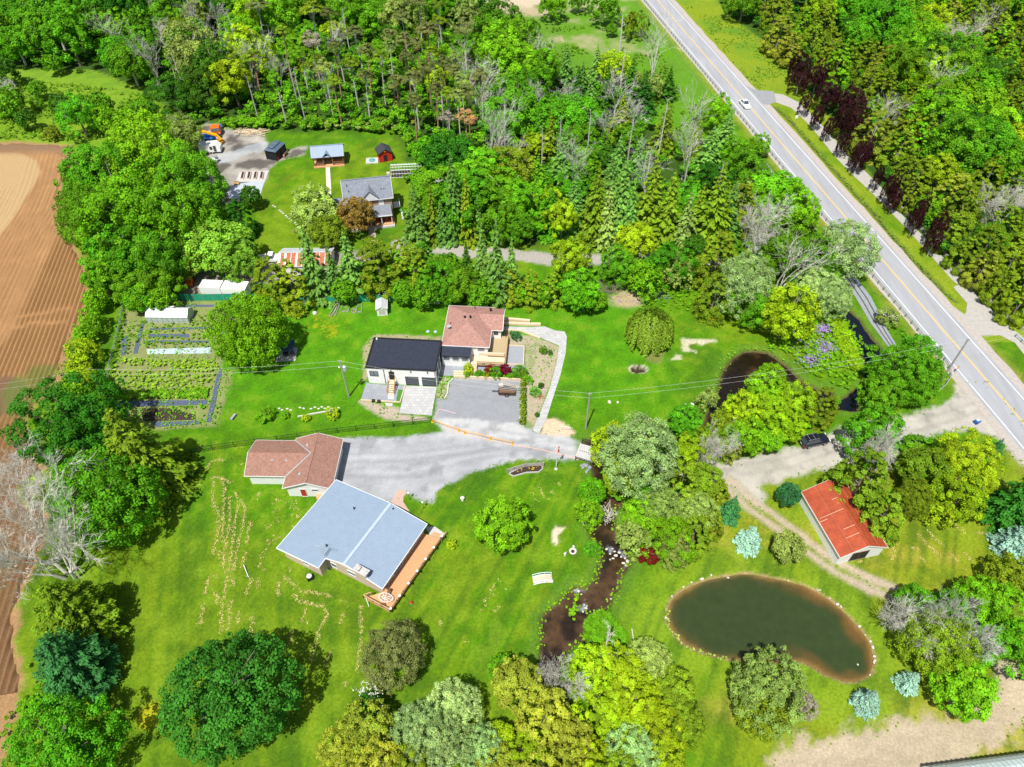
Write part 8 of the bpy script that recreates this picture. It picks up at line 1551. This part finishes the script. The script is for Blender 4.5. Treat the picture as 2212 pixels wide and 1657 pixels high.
clumps('flower_slope_plants', inpoly(inset(BEDC, .5), 330, 82), 16, .13, 'bright', 'small green plants dotted over the flower slope', rr=(.12, .3), seed=82); flakes(blob(*Z1([(1890, 1080)])[0], 5, 4, 60, 83), .3, .12, 83, 'red_flowers', 'leaf_flower_red', 'red flowers low on the flower slope', 2, .08, 'flowers')
clumps('border_plants', np.concatenate([inpoly(SMALLB, 110, 84), inpoly(BEDW, 200, 85), inpoly(BEDL, 70, 86), alongline(g2(Z1([(1100, 830), (1660, 845)])), .3, .25, 87)]), 20, .14, 'bright', 'small plants in the beds round the white house', rr=(.15, .35), seed=84)
for i in range(7):
    q = Vector(G(*Z1([(1722, 890)])[0])).lerp(Vector(G(*Z1([(1712, 1345)])[0])), i / 6); plant('hedge', q.x, q.y, 1.0, rnd.uniform(.72, .9), 'olive', name='columnar_cedar', label='narrow cedar in the row beside the parking pad, %s from the top' % ordn(i), cat='tree', group='narrow cedars beside the pad', rz=i)
flakes(alongline(g2([(1120, 1020), (1140, 1015), (1165, 1013)]), .3, .2, 88), .25, .2, 88, 'bed_flowers', 'leaf_flower_yellow', 'yellow-green plants in the kinked flower bed', 3, .12, 'flowers')
# scrub between the spruces
clumps('yard_scrub', np.concatenate([inpoly(g2([(385, 470), (560, 560), (560, 600), (380, 620)]), 60, 90), inpoly(g2([(1560, 480), (1800, 600), (1620, 720), (1540, 600)]), 130, 91), inpoly(g2([(1290, 1000), (1330, 940), (1500, 930), (1550, 1050), (1540, 1150), (1400, 1190), (1330, 1120)]), 150, 92), inpoly(g2([(1560, 870), (1800, 860), (1810, 915), (1650, 960), (1560, 970)]), 130, 93), inpoly(g2([(1860, 760), (2000, 740), (2020, 830), (1900, 880), (1860, 850)]), 120, 94), inpoly(g2([(1850, 950), (2160, 960), (2130, 1080), (1880, 1120)]), 160, 95)]), 110, .3, 'mid', 'green scrub under the trees along the creek and drive', rr=(.7, 1.6), seed=90)
# ------------------------------------------------------------------ trees past the 300 that show largest become one mass
bl = [t for t in TREES if t[1] == 'broadleaf_tree']; bl.sort(key=lambda t: -(t[7] * pm(px(t[4], t[5])[1])))
named = [t for t in bl if t[8]]; rest = [t for t in bl if not t[8]]; extra = rest[max(0, 296 - len(named)):]
if extra:
    L_ = []
    for t, nm, colr, bb, X_, Y_, hh, rr_, lb in extra:
        me = [c for c in t.children if c.name.startswith('crown')][0].data; pr = [p for p in PROTO.values() if ('crown', colr) in p['mesh'] and p['mesh'][('crown', colr)] == me][0]
        V, F, c = pr['crown']; nq = len(F); sel = np.random.default_rng(int(X_ * 7) % 9999).choice(nq, nq // 3, replace=False); v = V.reshape(-1, 4, 3)[sel]; ce = v.mean(1, keepdims=True); v = ce + (v - ce) * 1.65; v = v.reshape(-1, 3)
        a = t.rotation_euler.z; s = t.scale; x = v[:, 0] * s[0]; y = v[:, 1] * s[1]; v = np.stack([X_ + x * math.cos(a) - y * math.sin(a), Y_ + x * math.sin(a) + y * math.cos(a), v[:, 2] * s[2]], 1)
        L_.append((v, np.arange(len(v)).reshape(-1, 4), c.reshape(-1, 4, 3)[sel].reshape(-1, 3) * np.array(LEAF[colr])))
        for ch in list(t.children): bpy.data.objects.remove(ch)
        bpy.data.objects.remove(t)
    ids = set(id(e) for e in extra); TREES[:] = [t for t in TREES if id(t) not in ids]
    leafmat('leaf_mass', (1, 1, 1)); V, F, c = merge(L_); tag(npmesh('distant_trees', V, F, 'leaf_mass', c), 'far broadleaf trees that merge into one green mass', 'trees', kind='stuff')
# ------------------------------------------------------------------ labels for the trees without one: look, place beside the nearest landmark, rank
LM = [('white car', 1608, 225), ('black SUV', 1755, 950), ('red-roofed barn', 1820, 1125), ('round pond', 1660, 1350), ('grey metal roof', 760, 1150), ('brown garage roof', 640, 1000), ('black flat roof', 870, 780), ('weeping willow', 1405, 712), ('brick farmhouse', 795, 430), ('log pavilion', 705, 330), ('red shed', 830, 330), ('black gazebo', 597, 322), ('orange truck', 468, 285), ('garden greenhouse', 368, 678), ('flagpole', 1206, 990),
      ('blue canopy', 620, 758), ('huge lawn maple', 487, 1490), ('field top edge', 100, 306), ('bare meadow patch', 1270, 70), ('white road sign', 1720, 258), ('leftmost pole', 200, 815), ('rusty barn', 620, 545), ('plastic tunnel', 2110, 1640), ('top left corner', 0, 0), ('top right corner', 2212, 0), ('highway pole', 2060, 780), ('creek pool', 1880, 720), ('violet flower bank', 1770, 745), ('rust-orange pine', 1010, 258), ('white cabin', 958, 400), ('purple maples', 1800, 220), ('rose-brown roof', 1010, 700),
      ('top end of the road', 1420, 0), ('stream rapids', 1310, 1210), ('orange deck', 880, 1250), ('bottom edge centre', 1106, 1657), ('loader', 413, 612), ('right path end', 2200, 690), ('top edge centre', 900, 0), ('leafless hedgerow tree', 118, 1160)]
cnt = {}; todo = []
for t, nm, colr, bb, X_, Y_, hh, rr_, lb in TREES:
    if lb: continue
    x, y = px(X_, Y_, hh * .6); k = min(range(len(LM)), key=lambda i: math.hypot(x - LM[i][1], y - LM[i][2])); dx, dy = x - LM[k][1], y - LM[k][2]; a = math.degrees(math.atan2(-dy, dx)) % 360
    d = ('right of', 'up-right of', 'above', 'up-left of', 'left of', 'down-left of', 'below', 'down-right of')[int((a + 22.5) // 45) % 8]
    kind = {'broadleaf_tree': 'leafy tree', 'cedar_tree': 'cedar', 'spruce_tree': 'spruce', 'pine_tree': 'bare-trunked pine', 'dead_tree': 'leafless tree', 'purple_maple': 'maple', 'shrub': 'shrub', 'willow_tree': 'willow'}.get(nm, 'tree')
    look = 'pale' if nm == 'dead_tree' else WORD[colr]; todo.append(((look, kind, d, LM[k][0]), math.hypot(dx, dy), t, nm))
todo.sort(key=lambda q: q[1])
for key, dist, t, nm in todo: cnt[key] = cnt.get(key, 0) + 1; t['rank'] = cnt[key]
for key, dist, t, nm in todo:
    r = t['rank']; del t['rank']; look, kind, d, lm = key
    t['label'] = '%s %s %s the %s' % (look, kind, d, lm) + (', the %s nearest of such' % ordn(r - 1) if cnt[key] > 1 else '')
    if 'group' not in t: t['group'] = {'broadleaf_tree': 'leafy trees of the woods and groves', 'cedar_tree': 'cedars', 'spruce_tree': 'spruces', 'pine_tree': 'tall pines of the left wood', 'dead_tree': 'leafless trees', 'purple_maple': 'purple maples by the footpath', 'shrub': 'wild shrubs'}.get(nm, nm)
